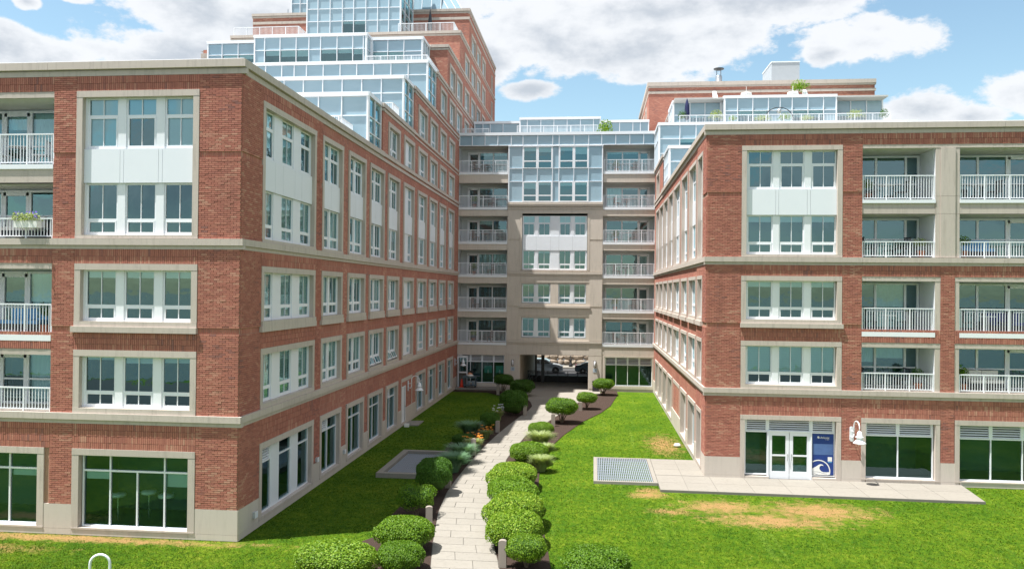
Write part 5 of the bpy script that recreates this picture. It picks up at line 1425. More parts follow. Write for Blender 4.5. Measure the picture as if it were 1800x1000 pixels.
# ================================================================ planting
def leaf_cloud(name, n, shape, leaf=(0.060, 0.040), seed=1, mat_='leaf', core=True, flat=0.95, lump=0.07, inner=0.16, core_mat='leaf_core', under=0.25):
    """crown made of small leaf faces spread through the outer layer of a lumpy rounded body (unit: fits x,y in +-1, z 0..1)"""
    rs = np.random.RandomState(seed)
    sx, sy, sz = shape                       # real half sizes and height
    d = rs.normal(size=(n, 3)); d /= np.linalg.norm(d, axis=1)[:, None]
    d[:, 2] = np.where(d[:, 2] < -under, -d[:, 2], d[:, 2])
    # superellipsoid-ish: push out towards a box-like dome
    p = 2.6
    k = (np.abs(d[:, 0])**p+np.abs(d[:, 1])**p+np.abs(d[:, 2])**p)**(-1/p)
    ph = rs.uniform(0, 6.28, 9); fr = rs.uniform(2.0, 6.5, (9, 3))
    lum = sum(np.sin(fr[i, 0]*d[:, 0]+fr[i, 1]*d[:, 1]+fr[i, 2]*d[:, 2]+ph[i]) for i in range(9))/9
    r = k*(1+lump*lum*1.6)*(1-inner*rs.uniform(0, 1, n)**2.0)
    sprig = rs.uniform(0, 1, n) < 0.03
    r = r*np.where(sprig, 1+0.06*rs.uniform(0, 1, n), 1)
    c = d*r[:, None]*np.array([sx, sy, sz*0.5])+np.array([0, 0, sz*0.5])
    nrm = d/np.array([sx, sy, sz*0.5]); nrm /= np.linalg.norm(nrm, axis=1)[:, None]
    nrm = nrm*flat+rs.normal(size=(n, 3))*0.55; nrm /= np.linalg.norm(nrm, axis=1)[:, None]
    a = np.cross(nrm, rs.normal(size=(n, 3))); a /= np.linalg.norm(a, axis=1)[:, None]
    b = np.cross(nrm, a)
    s = rs.uniform(0.7, 1.3, n)[:, None]
    L, W = leaf
    v = np.stack([c-a*L*0.5*s, c+b*W*0.5*s+nrm*0.1*W*s, c+a*L*0.5*s, c-b*W*0.5*s+nrm*0.1*W*s], axis=1).reshape(-1, 3)
    verts = [tuple(x) for x in v.tolist()]
    faces = [(4*i, 4*i+1, 4*i+2, 4*i+3) for i in range(n)]
    mi = [0]*n
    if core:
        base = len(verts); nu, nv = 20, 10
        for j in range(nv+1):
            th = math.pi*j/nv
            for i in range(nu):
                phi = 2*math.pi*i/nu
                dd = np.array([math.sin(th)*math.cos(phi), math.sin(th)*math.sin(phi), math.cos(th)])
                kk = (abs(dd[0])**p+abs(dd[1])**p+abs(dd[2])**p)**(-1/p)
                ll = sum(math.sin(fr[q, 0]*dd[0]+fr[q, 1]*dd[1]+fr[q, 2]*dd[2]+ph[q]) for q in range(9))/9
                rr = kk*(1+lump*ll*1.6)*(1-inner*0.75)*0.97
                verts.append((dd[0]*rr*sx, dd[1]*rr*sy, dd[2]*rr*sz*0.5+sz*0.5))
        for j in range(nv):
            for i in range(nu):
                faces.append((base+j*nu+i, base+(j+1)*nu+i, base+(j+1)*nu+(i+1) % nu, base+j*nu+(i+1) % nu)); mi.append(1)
    me = bpy.data.meshes.new(name); me.from_pydata(verts, [], faces)
    me.materials.append(MATS[mat_]); me.materials.append(MATS[core_mat])
    me.polygons.foreach_set('material_index', mi); me.update()
    return me

CR = {}
def crown(kind):
    if kind not in CR:
        CR[kind] = {
            'big0': lambda: leaf_cloud('crown', 9000, (0.95, 0.85, 1.0), seed=2),
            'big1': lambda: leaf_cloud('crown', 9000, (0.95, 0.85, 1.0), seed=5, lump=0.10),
            'big2': lambda: leaf_cloud('crown', 9000, (0.95, 0.85, 1.0), seed=8, mat_='leaf_dark', lump=0.09),
            'std0': lambda: leaf_cloud('crown', 5200, (0.95, 0.85, 0.72), seed=12, lump=0.10, under=0.9),
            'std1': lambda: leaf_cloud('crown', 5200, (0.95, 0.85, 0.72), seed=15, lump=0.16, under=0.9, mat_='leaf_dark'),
            'std2': lambda: leaf_cloud('crown', 4600, (0.95, 0.85, 0.72), seed=19, lump=0.22, under=0.9, inner=0.3),
        }[kind]()
    return CR[kind]
def stems_mesh(seed, h):
    def f():
        rs = random.Random(seed); m_ = MB()
        for k in range(7):
            a = k*6.283/7+rs.uniform(-.3, .3); r_ = rs.uniform(0.25, 0.5)
            p = [(0.05*math.cos(a), 0.05*math.sin(a), 0)]
            for q in range(1, 5):
                t_ = q/4; p.append((r_*t_*math.cos(a+0.3*t_)+rs.uniform(-.03, .03), r_*t_*math.sin(a+0.3*t_)+rs.uniform(-.03, .03), h*t_))
            m_.tube(p, [0.035, 0.03, 0.024, 0.018, 0.012], 'bark', 6)
        return m_.mesh('stem')
    return cached(('stem', seed, h), f)
def shrub(x, y, w, h, kind, label, group, d=None, foot=0.0, seed=0):
    """w,d = full width and depth, h = height of the top, foot = clear stem below the crown"""
    t = thing('clipped_shrub', label, 'shrub', (x, y, 0.02), random.Random(seed).uniform(-0.25, 0.25), group)
    me = crown(kind); d = d or w
    sz = 1.0 if kind.startswith('big') else 0.72
    c = link('crown', me, t, T(0, 0, foot)); c.scale = (w/1.9/1.02, d/1.7/1.02, (h-foot)/sz/1.06)
    s = link('stem', stems_mesh(seed % 3, 0.75), t); s.scale = (w*0.55, w*0.55, (foot+0.35)/0.75)
    return t
LG, RG = 'clipped shrubs in the bed left of the walk', 'clipped shrubs in the bed right of the walk'
S = shrub
S(-7.35, 22.6, 2.5, 1.0, 'big0', 'broad low dome shrub, nearest on the left, cut off by the bottom edge', LG, d=2.0, seed=1)
S(-5.62, 23.3, 1.45, 0.86, 'big1', 'small rounded shrub tucked right of the broad left dome, touching the walk', LG, seed=2)
S(-5.95, 25.2, 1.9, 1.08, 'big1', 'full bright green dome shrub behind the two nearest ones on the left', LG, d=1.7, seed=3)
S(-6.4, 28.9, 1.4, 1.2, 'std2', 'loose open shrub with bare pale stems showing, left of the walk', LG, foot=0.35, seed=4)
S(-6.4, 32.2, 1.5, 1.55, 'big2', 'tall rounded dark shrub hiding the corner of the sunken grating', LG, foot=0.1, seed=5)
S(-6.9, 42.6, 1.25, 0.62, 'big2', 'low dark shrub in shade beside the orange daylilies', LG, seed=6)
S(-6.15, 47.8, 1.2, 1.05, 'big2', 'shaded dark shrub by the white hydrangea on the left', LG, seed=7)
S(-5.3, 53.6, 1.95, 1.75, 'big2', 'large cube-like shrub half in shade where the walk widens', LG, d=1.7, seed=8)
S(-5.6, 63.2, 2.0, 1.35, 'std1', 'flat-topped dark shrub nearest the passage on the left', LG, foot=0.3, seed=9)
S(-7.2, 64.3, 1.6, 1.62, 'std1', 'shaded shrub on bare twisted stems by the left shopfront', LG, foot=0.75, seed=10)
S(0.15, 23.2, 1.95, 1.0, 'big1', 'bright dome shrub alone on the right lawn edge, cut off by the bottom edge', RG, seed=11)
S(-1.95, 24.1, 1.25, 1.0, 'std0', 'small rounded shrub on short stems, second nearest on the right', RG, foot=0.22, seed=12)
S(-2.5, 26.0, 1.85, 1.12, 'big0', 'first wide mound of the merged hedge row right of the walk', RG, d=2.5, seed=13)
S(-2.72, 28.1, 2.0, 1.18, 'big1', 'second mound of the merged hedge row right of the walk', RG, d=2.8, seed=14)
S(-3.0, 30.6, 1.95, 1.12, 'big0', 'third mound of the merged hedge row right of the walk', RG, d=3.2, seed=15)
S(-3.35, 33.6, 2.05, 1.05, 'big1', 'last and farthest mound of the merged hedge row right of the walk', RG, d=3.0, seed=16)
S(-3.05, 38.6, 1.9, 1.05, 'big0', 'separate oval shrub beyond the hedge row, in front of pale grasses', RG, seed=17)
S(-2.95, 46.0, 1.5, 0.82, 'big0', 'low squared shrub behind the pale ornamental grass', RG, seed=18)
S(-1.95, 50.8, 2.05, 1.62, 'std0', 'lollipop-shaped shrub on bare stems standing alone in dark mulch', RG, foot=0.55, seed=19)
S(-0.42, 57.0, 1.45, 1.25, 'std0', 'smaller shrub on stems between the lollipop shrub and the trash bin', RG, foot=0.45, seed=20)
S(0.85, 65.0, 1.75, 1.38, 'std0', 'rounded shrub on stems next to the black trash bin', RG, foot=0.5, seed=21)

# ornamental grasses: arching blades
def tuft_mesh(name, n, rad, h, mat_, seed, w=0.03, lean=0.8):
    rs = np.random.RandomState(seed); V = []; Fc = []
    for i in range(n):
        a = rs.uniform(0, 6.283); r_ = rad*0.35*math.sqrt(rs.uniform()); bx, by = r_*math.cos(a), r_*math.sin(a)
        aa = a+rs.normal()*0.5; L = lean*rad*rs.uniform(0.4, 1.3); hh = h*rs.uniform(0.6, 1.1)
        px_, py_ = -math.sin(aa)*w/2, math.cos(aa)*w/2
        k = len(V)
        for t_ in (0, 0.5, 1.0):
            x = bx+math.cos(aa)*L*t_**1.6; y_ = by+math.sin(aa)*L*t_**1.6; z = hh*(1-(1-t_)**1.7)*(1-0.18*t_*t_)
            ww = 1-0.75*t_
            V += [(x-px_*ww, y_-py_*ww, z), (x+px_*ww, y_+py_*ww, z)]
        Fc += [(k, k+1, k+3, k+2), (k+2, k+3, k+5, k+4)]
    me = bpy.data.meshes.new(name); me.from_pydata(V, [], Fc); me.materials.append(MATS[mat_]); me.update(); return me
def grass(x, y, w, h, m_, label, seed):
    me = tuft_mesh('ornamental_grass', 1500, w/2, h, m_, seed)
    return thing('ornamental_grass', label, 'grass', (x, y, 0.02), 0, 'clumps of ornamental grass along the walk', me)
grass(-6.35, 36.3, 1.5, 0.95, 'grass_leaf_blue', 'blue-green fountain grass behind the tall dark shrub on the left', 31)
grass(-6.25, 38.2, 1.5, 1.0, 'grass_leaf_blue', 'blue-green fountain grass beside the rounded stone post on the left', 32)
grass(-6.95, 45.2, 1.6, 0.95, 'grass_leaf_blue', 'shaded blue-green grass clump behind the daylilies', 33)
grass(-6.15, 40.9, 0.9, 0.75, 'grass_leaf_pale', 'yellow-green grass clump touching the orange daylilies', 34)
grass(-2.75, 42.3, 1.5, 1.0, 'grass_leaf_pale', 'large pale feathery grass between two shrubs right of the walk', 35)
grass(-2.35, 37.0, 1.1, 0.8, 'grass_leaf_pale', 'pale feathery grass at the lawn side of the oval shrub', 36)
grass(-2.35, 39.9, 0.9, 0.8, 'grass_leaf_pale', 'small pale grass wedged behind the oval shrub', 37)
grass(-6.1, 48.9, 0.8, 0.6, 'grass_leaf_pale', 'grey-green low grass at the path edge before the big cube shrub', 38)
# daylilies with orange blooms
def lilies(x, y, label, seed, n=24, pm='petal_orange', w=0.8, h=0.7):
    t = thing('flowering_plant', label, 'flowers', (x, y, 0.02))
    link('foliage', tuft_mesh('foliage', 500, w/2, h*0.8, 'grass_leaf_pale', seed), t)
    rs = random.Random(seed); m_ = MB()
    for i in range(n):
        cx, cy, cz = rs.uniform(-w/2, w/2), rs.uniform(-w/2, w/2), h*rs.uniform(0.75, 1.15)
        for k in range(5):
            a = k*1.2566+rs.uniform(-.2, .2); s_ = 0.075
            m_.quad([(cx, cy, cz-0.03), (cx+s_*math.cos(a-0.35), cy+s_*math.sin(a-0.35), cz), (cx+s_*1.3*math.cos(a), cy+s_*1.3*math.sin(a), cz+0.02), (cx+s_*math.cos(a+0.35), cy+s_*math.sin(a+0.35), cz)], pm)
    b_ = link('blossoms', m_.mesh('blossoms'), t); b_['kind'] = 'stuff'
    return t
lilies(-6.25, 42.0, 'daylily clump with the most orange blooms, beside the round-topped post', 41, 20, w=1.0)
lilies(-5.95, 44.6, 'farther daylily clump with few orange blooms near the walk', 42, 14, w=0.8)
lilies(-6.0, 51.0, 'hydrangea with pale white heads in the shaded bed', 43, 16, 'petal_white', 0.7, 0.9)
# low stone posts
def post(x, y, h, label, rot=0.0, w=0.24):
    def f():
        m_ = MB(); m_.box(-0.12, 0.12, -0.08, 0.08, 0, 0.78, 'granite_post')
        pr = [(-0.12, 0.78)]+[(0.12*math.cos(math.pi-i*math.pi/8), 0.78+0.06*math.sin(i*math.pi/8)) for i in range(0, 9)]
        m_.prism([(0.12*math.cos(a), 0.781+0.07*math.sin(a)) for a in [0, .4, .8, 1.2, 1.57, 1.95, 2.35, 2.75, 3.1416]], -0.08, 0.08, 'granite_post')
        return m_.mesh('stone_post')
    o = thing('stone_post', label, 'bollard', (x, y, 0), rot, 'low stone posts along the walk', cached('post', f))
    o.scale = (1, 1, h/0.85)
post(-5.7, 27.83, 0.72, 'stone post at the walk edge between the bright dome and the loose shrub', 0.2)
post(-6.02, 33.3, 0.85, 'stone post touching the tall dark shrub by the sunken grating')
post(-5.97, 40.1, 0.86, 'round-topped stone post in front of the orange daylilies')
post(-5.55, 46.8, 0.7, 'shaded stone post under the dark shrub beside the white flowers')
post(-4.5, 53.2, 0.75, 'stone post at the corner of the big cube-like shrub', 0.3)
post(-7.55, 63.7, 0.85, 'stone post beside the twisted bare stems at the left shopfront')
post(-2.66, 24.0, 0.84, 'nearest stone post on the right, beside the small rounded shrub')
post(-2.42, 49.4, 0.8, 'stone post left of the lollipop-shaped shrub')
post(-0.85, 56.2, 0.62, 'short stone post under the shrub in front of the trash bin')

# ================================================================ lamps
def wall_lamp(x, y, z, ang, label):
    """gooseneck barn lamp: back plate, swan-neck pipe, bell shade with rings; local -y points out of the wall"""
    t = thing('wall_lamp', label, 'lamp', (x, y, z), ang, 'white gooseneck wall lamps')
    m_ = MB(); m_.prism([(0.09*math.cos(a)*1.0, 0.24+0.09*math.sin(a)) if math.sin(a) >= 0 else (0.09*math.cos(a), -0.24+0.09*math.sin(a)) for a in [i*math.pi/8+0.01 for i in range(16)]], -0.05, -0.014, 'white_metal'); link('back_plate', m_.mesh('back_plate'), t)
    m_ = MB()
    m_.tube([(0, -0.05, -0.12), (0, -0.18, -0.14), (0, -0.23, -0.08), (0, -0.24, 0.05)], 0.022, 'white_metal', 8); m_.tube([(0, -0.05, 0.14), (0, -0.24, 0.14)], 0.018, 'white_metal', 8)
    R_ = 0.25; cy = -0.24-R_
    m_.tube([(0, -0.24, 0.05), (0, -0.24, 0.38)]+[(0, cy+R_*math.cos(i*math.pi/10), 0.38+R_*math.sin(i*math.pi/10)) for i in range(1, 11)]+[(0, cy-R_, 0.20)], 0.026, 'white_metal', 10)
    link('pipe', m_.mesh('pipe', True), t)
    m_ = MB(); c = (0, cy-R_, 0)
    m_.lathe([(0.03, 0.24), (0.07, 0.22), (0.105, 0.14), (0.11, 0.02), (0.17, 0.0), (0.17, -0.02), (0.13, -0.04), (0.125, -0.12), (0.16, -0.16), (0.27, -0.26), (0.27, -0.275), (0.12, -0.20)], 'white_metal', 20, c)
    link('shade', m_.mesh('shade', True), t)
    m_ = MB(); m_.lathe([(0.0, -0.36), (0.06, -0.345), (0.095, -0.30), (0.10, -0.22), (0.0, -0.2)], 'lamp_clear', 14, c); link('bulb_glass', m_.mesh('bulb_glass', True), t)
wall_lamp(11.32, YR-0.02, 2.18, 0.16, 'gooseneck lamp on the brick pier right of the blue poster')
wall_lamp(XL+0.0, 49.55, 2.30, R(90), 'gooseneck lamp over the shaded left lawn, beside the white door')
wall_lamp(XL+0.0, 66.6, 2.30, R(90), 'farthest gooseneck lamp, in the corner above the traffic cone')
def sconce(x, label):
    t = thing('wall_light', label, 'wall light', (x, YC-0.05, 2.25), 0, 'box lights on the stone piers beside the passage')
    m_ = MB(); m_.box(-0.10, 0.10, -0.06, 0, -0.26, 0.26, 'dark_metal'); link('bracket', m_.mesh('bracket'), t)
    m_ = MB(); m_.lathe([(0.02, -0.24), (0.075, -0.2), (0.075, 0.2), (0.02, 0.24)], 'lamp_clear', 12, (0, -0.11, 0)); link('diffuser', m_.mesh('diffuser', True), t)
sconce(-6.80, 'white box light on the pier left of the passage'); sconce(0.14, 'white box light on the pier right of the passage')
def plaque(x, label):
    t = thing('wall_plaque', label, 'plaque', (x, YC-0.055, 1.72), 0, 'small plaques under the box lights')
    m_ = MB(); m_.box(-0.16, 0.16, -0.02, 0, -0.16, 0.16, 'pail_plastic'); link('plate', m_.mesh('plate'), t)
    m_ = MB(); m_.box(-0.05, 0.09, -0.024, -0.021, 0.02, 0.06, 'sign_line'); m_.box(-0.05, 0.09, -0.024, -0.021, -0.07, -0.03, 'sign_line'); link('lettering', m_.mesh('lettering'), t)
plaque(-6.80, 'small grey plaque under the light left of the passage'); plaque(0.16, 'small grey plaque under the light right of the passage')

# white hoop of a bicycle rack, bottom left
m_ = MB(); pts = [(-0.26, 0, 0)]+[(-0.26, 0, 0.5)]+[(0.26*math.cos(math.pi-i*math.pi/12), 0, 0.64+0.26*math.sin(i*math.pi/12)) for i in range(0, 13)]+[(0.26, 0, 0.5), (0.26, 0, 0)]
m_.tube(pts, 0.036, 'white_metal', 10)
thing('bike_rack', 'white tubular hoop standing in the lawn at the bottom left corner', 'bike rack', (-13.55, 21.0, 0), 0.25, None, m_.mesh('bike_rack', True))
# small electrical boxes on the left wall
def ebox(y, z, label, s_=0.17):
    t = thing('outlet_box', label, 'outlet box', (XL+0.035, y, z), R(90), 'small boxes fixed low on the left building')
    m_ = MB(); m_.box(-s_/2, s_/2, -0.10, 0, -s_/2, s_/2, 'grey_metal_panel'); m_.box(-s_/2-0.012, s_/2+0.012, -0.115, -0.10, -s_/2, s_/2+0.02, 'white_metal'); link('box', m_.mesh('box'), t)
ebox(26.55, 0.55, 'grey outlet box on the base stone nearest the building corner', 0.2)
ebox(32.75, 1.15, 'white outlet box on the brick between the first and second side windows')
ebox(36.45, 0.75, 'grey outlet box on the base stone between the second and third side windows')
t = thing('bucket_light', 'small white landscape light at the base of the right side wall', 'light', (4.55, 44.0, 0)); m_ = MB(); m_.lathe([(0.02, 0), (0.16, 0.02), (0.2, 0.09), (0.14, 0.17), (0.02, 0.2)], 'sign_white', 12); link('housing', m_.mesh('housing', True), t)
t = thing('utility_box', 'small white utility box on the ground by the landing slab', 'utility box', (-11.25, 47.9, 0)); m_ = MB(); m_.box(-0.14, 0.14, -0.1, 0.1, 0, 0.2, 'sign_white'); link('housing', m_.mesh('housing'), t)

# ================================================================ blue poster in the entrance bay
t = thing('window_poster', 'blue poster with white wave emblem filling the glass right of the double door', 'poster', (9.70, YR+0.10, 0.32))
W_, H_ = 0.91, 1.80
m_ = MB(); m_.box(0, W_, 0, 0.01, 0, H_, 'sign_blue'); link('sheet', m_.mesh('sheet'), t)
m_ = MB(); m_.box(0.03, W_-0.03, -0.003, -0.001, 0.88, 1.36, 'sign_photo'); link('picture_band', m_.mesh('picture_band'), t)
cxr, czr, r1, r2 = 0.27, 0.16, 0.50, 0.455
m_ = MB()
N = 40
for i in range(N):
    a1_ = R(-18)+(R(122)+R(18))*i/N; a2_ = R(-18)+(R(122)+R(18))*(i+1)/N
    q = [(cxr+r*math.cos(a), max(0.0, czr+r*math.sin(a))) for r, a in ((r2, a1_), (r1, a1_), (r1, a2_), (r2, a2_))]
    if min(p[0] for p in q) < 0: continue
    m_.quad([(p[0], -0.004, p[1]) for p in q], 'sign_white')
link('ring', m_.mesh('ring'), t)
wave = [(0.0, 0.0), (0.70, 0.0), (0.735, 0.13), (0.60, 0.115), (0.47, 0.12), (0.38, 0.16), (0.325, 0.22), (0.30, 0.29), (0.315, 0.36), (0.36, 0.40), (0.42, 0.41), (0.475, 0.395), (0.465, 0.43), (0.41, 0.465), (0.335, 0.47), (0.27, 0.44), (0.15, 0.355), (0.0, 0.27)]
import mathutils.geometry as mg
tri = mg.tessellate_polygon([[Vector((p[0], p[1], 0)) for p in wave]])
m_ = MB()
for a, b, c in tri: m_.quad([(wave[k][0], -0.005, wave[k][1]) for k in (a, b, c)], 'sign_white')
link('wave', m_.mesh('wave'), t)
m_ = MB()
for z0, sgn, xe in ((0.115, 1, 0.62), (0.045, 0.6, 0.30)):
    P_ = [(x*xe/12, z0+0.02*sgn*math.sin(x/12*5.0)-0.05*(x/12)**1.5) for x in range(13)]
    for (xa, za), (xb, zb) in zip(P_[:-1], P_[1:]): m_.quad([(xa, -0.0065, za-0.007), (xb, -0.0065, zb-0.007), (xb, -0.0065, zb+0.007), (xa, -0.0065, za+0.007)], 'sign_line')
link('wave_lines', m_.mesh('wave_lines'), t)
m_ = MB(); m_.box(0.66, 0.84, -0.004, -0.001, 0.60, 0.79, 'sign_white'); m_.box(0.67, 0.83, -0.004, -0.001, 0.54, 0.58, 'sign_cyan'); link('blank_square', m_.mesh('blank_square'), t)
def text(s, size, x, z, parent, y=-0.006, matn='sign_white', name='lettering'):
    cu = bpy.data.curves.new('lettering', 'FONT'); cu.body = s; cu.size = size; cu.extrude = 0.0005
    o = bpy.data.objects.new('tmp_text', cu); COL.objects.link(o)
    bpy.context.view_layer.update()
    me = bpy.data.meshes.new_from_object(o.evaluated_get(bpy.context.evaluated_depsgraph_get()))
    bpy.data.objects.remove(o); me.materials.clear(); me.materials.append(MATS[matn]); me.name = 'lettering'
    return link(name, me, parent, T(x, y, z) @ Matrix.Rotation(R(90), 4, 'X'))
text('Atlantic', 0.125, 0.335, 1.60, t)
text('at mar', 0.06, 0.55, 1.54, t)
m_ = MB(); m_.quad([(0.19, -0.006, 1.645), (0.255, -0.006, 1.60), (0.30, -0.006, 1.61), (0.29, -0.006, 1.68)], 'sign_white'); m_.quad([(0.21, -0.006, 1.66), (0.28, -0.006, 1.69), (0.25, -0.006, 1.70), (0.22, -0.006, 1.69)], 'sign_white'); link('emblem', m_.mesh('emblem'), t)

# ================================================================ things by the left shopfront
m_ = MB(); m_.slab([(-11.55, 67.7), (-11.55, 66.6), (-7.3, 66.5), (-7.3, 67.7)], -0.02, 0.16, 'concrete'); m_.box(-8.0, -7.4, 66.0, 66.6, 0, 0.1, 'concrete')
struct('walkway', m_.mesh('walkway'), 'raised concrete walkway in front of the left shopfront')
t = thing('traffic_cone', 'orange-red traffic cone standing on the walkway by the left shopfront', 'traffic cone', (-11.05, 67.05, 0.16))
m_ = MB(); m_.lathe([(0.15, 0.03), (0.13, 0.2), (0.09, 0.5), (0.055, 0.68), (0.03, 0.70)], 'orange_plastic', 14); link('body', m_.mesh('body', True), t)
m_ = MB(); m_.box(-0.2, 0.2, -0.2, 0.2, 0, 0.035, 'orange_plastic'); link('base', m_.mesh('base'), t)
t = thing('utility_cart', 'dark grey wheeled cart holding pails and bags, right of the traffic cone', 'cart', (-10.3, 67.05, 0.16))
m_ = MB(); m_.box(-0.55, 0.5, -0.28, 0.28, 0.14, 0.22, 'cart_plastic'); link('lower_shelf', m_.mesh('lower_shelf'), t)
m_ = MB(); m_.box(-0.58, 0.52, -0.3, 0.3, 0.80, 0.98, 'cart_plastic'); m_.box(0.5, 0.78, -0.24, 0.24, 0.93, 0.97, 'cart_plastic'); link('top_tray', m_.mesh('top_tray'), t)
m_ = MB()
for x in (-0.5, 0.45):
    for yy in (-0.24, 0.24): m_.box(x-0.035, x+0.035, yy-0.03, yy+0.03, 0.2, 0.82, 'cart_plastic')
link('uprights', m_.mesh('uprights'), t)
for x in (-0.46, 0.42):
    for yy in (-0.22, 0.22):
        w_ = MB(); w_.lathe([(0.02, -0.02), (0.07, -0.02), (0.07, 0.02), (0.02, 0.02)], 'tyre', 10); link('wheel', w_.mesh('wheel'), t, T(x, yy, 0.07) @ Matrix.Rotation(R(90), 4, 'X'))
for k, x in enumerate((-0.12, 0.24)):
    tt = thing('pail', ('left pale blue pail' if k == 0 else 'right pale blue pail')+' on the lower shelf of the dark cart', 'pail', (-10.3+x, 67.0, 0.38), 0, 'pails on the cart')
    m_ = MB(); m_.lathe([(0.11, 0), (0.14, 0.32), (0.15, 0.34), (0.125, 0.33)], 'pail_plastic', 14); link('body', m_.mesh('body', True), tt)
tt = thing('cleaning_supplies', 'heap of dark cap, orange bag and white cloths on top of the cart', 'supplies', (-10.3, 67.05, 1.14))
for nm, (c, r_, mt, sq) in {'orange_bag': ((-0.05, 0, 0.12), 0.2, 'tan_skin', 0.85), 'white_cloth': ((-0.02, -0.08, 0.02), 0.27, 'cloth_white', 0.45), 'dark_bag': ((0.08, 0.05, 0.32), 0.17, 'black_plastic', 0.75)}.items():
    m_ = MB(); rs = random.Random(5); prof_ = [(0.02, -r_*sq)]+[(r_*math.cos(a)*(1+rs.uniform(-.12, .12)), r_*sq*math.sin(a)) for a in (-1.1, -0.6, -0.1, 0.4, 0.9, 1.3)]+[(0.02, r_*sq)]
    m_.lathe(prof_, mt, 11, c); link(nm, m_.mesh(nm, True), tt)
t = thing('display_case', 'white framed glass display case on the wall above the cone', 'display case', (-11.05, YC-0.3, 0.16))
m_ = MB()
for (a, b, c, d) in ((-0.42, -0.34, 0, 2.6), (0.34, 0.42, 0, 2.6)): m_.box(a, b, -0.05, 0.05, c, d, 'white_metal')
m_.box(-0.34, 0.34, -0.05, 0.05, 1.15, 1.27, 'white_metal'); m_.box(-0.34, 0.34, -0.05, 0.05, 2.45, 2.6, 'white_metal'); m_.box(-0.34, 0.34, 0.2, 0.28, 0, 1.15, 'well_wall'); link('frame', m_.mesh('frame'), t)
m_ = MB(); m_.quad([(-0.34, 0, 1.27), (0.34, 0, 1.27), (0.34, 0, 2.45), (-0.34, 0, 2.45)], 'window_glass'); link('pane', m_.mesh('pane'), t)
for k, x in enumerate((-8.95, -7.95)):
    t = thing('window_screen', ('left' if k == 0 else 'right')+' teal screen hung inside the left shopfront glass', 'screen', (x, YC+0.35, 1.30), 0, 'teal screens in the shopfront')
    m_ = MB(); m_.box(-0.33, 0.33, 0, 0.04, 0, 0.62, 'screen_teal'); link('panel', m_.mesh('panel'), t)
    m_ = MB(); m_.lathe([(0.02, 0), (0.07, 0.02), (0.07, 0.2), (0.03, 0.28), (0.02, 0.33)], 'sign_white', 10, (0, -0.03, -0.03)); link('bottle_motif', m_.mesh('bottle_motif', True), t)
t = thing('trash_bin', 'black square trash bin against the pier right of the passage', 'trash bin', (0.22, 67.3, 0.03))
m_ = MB(); m_.box(-0.27, 0.27, -0.24, 0.24, 0, 0.72, 'black_plastic'); link('body', m_.mesh('body'), t)
m_ = MB(); m_.box(-0.30, 0.30, -0.27, 0.27, 0.74, 0.84, 'black_plastic'); m_.box(-0.2, 0.2, -0.17, 0.17, 0.84, 0.88, 'black_plastic'); link('lid', m_.mesh('lid'), t)

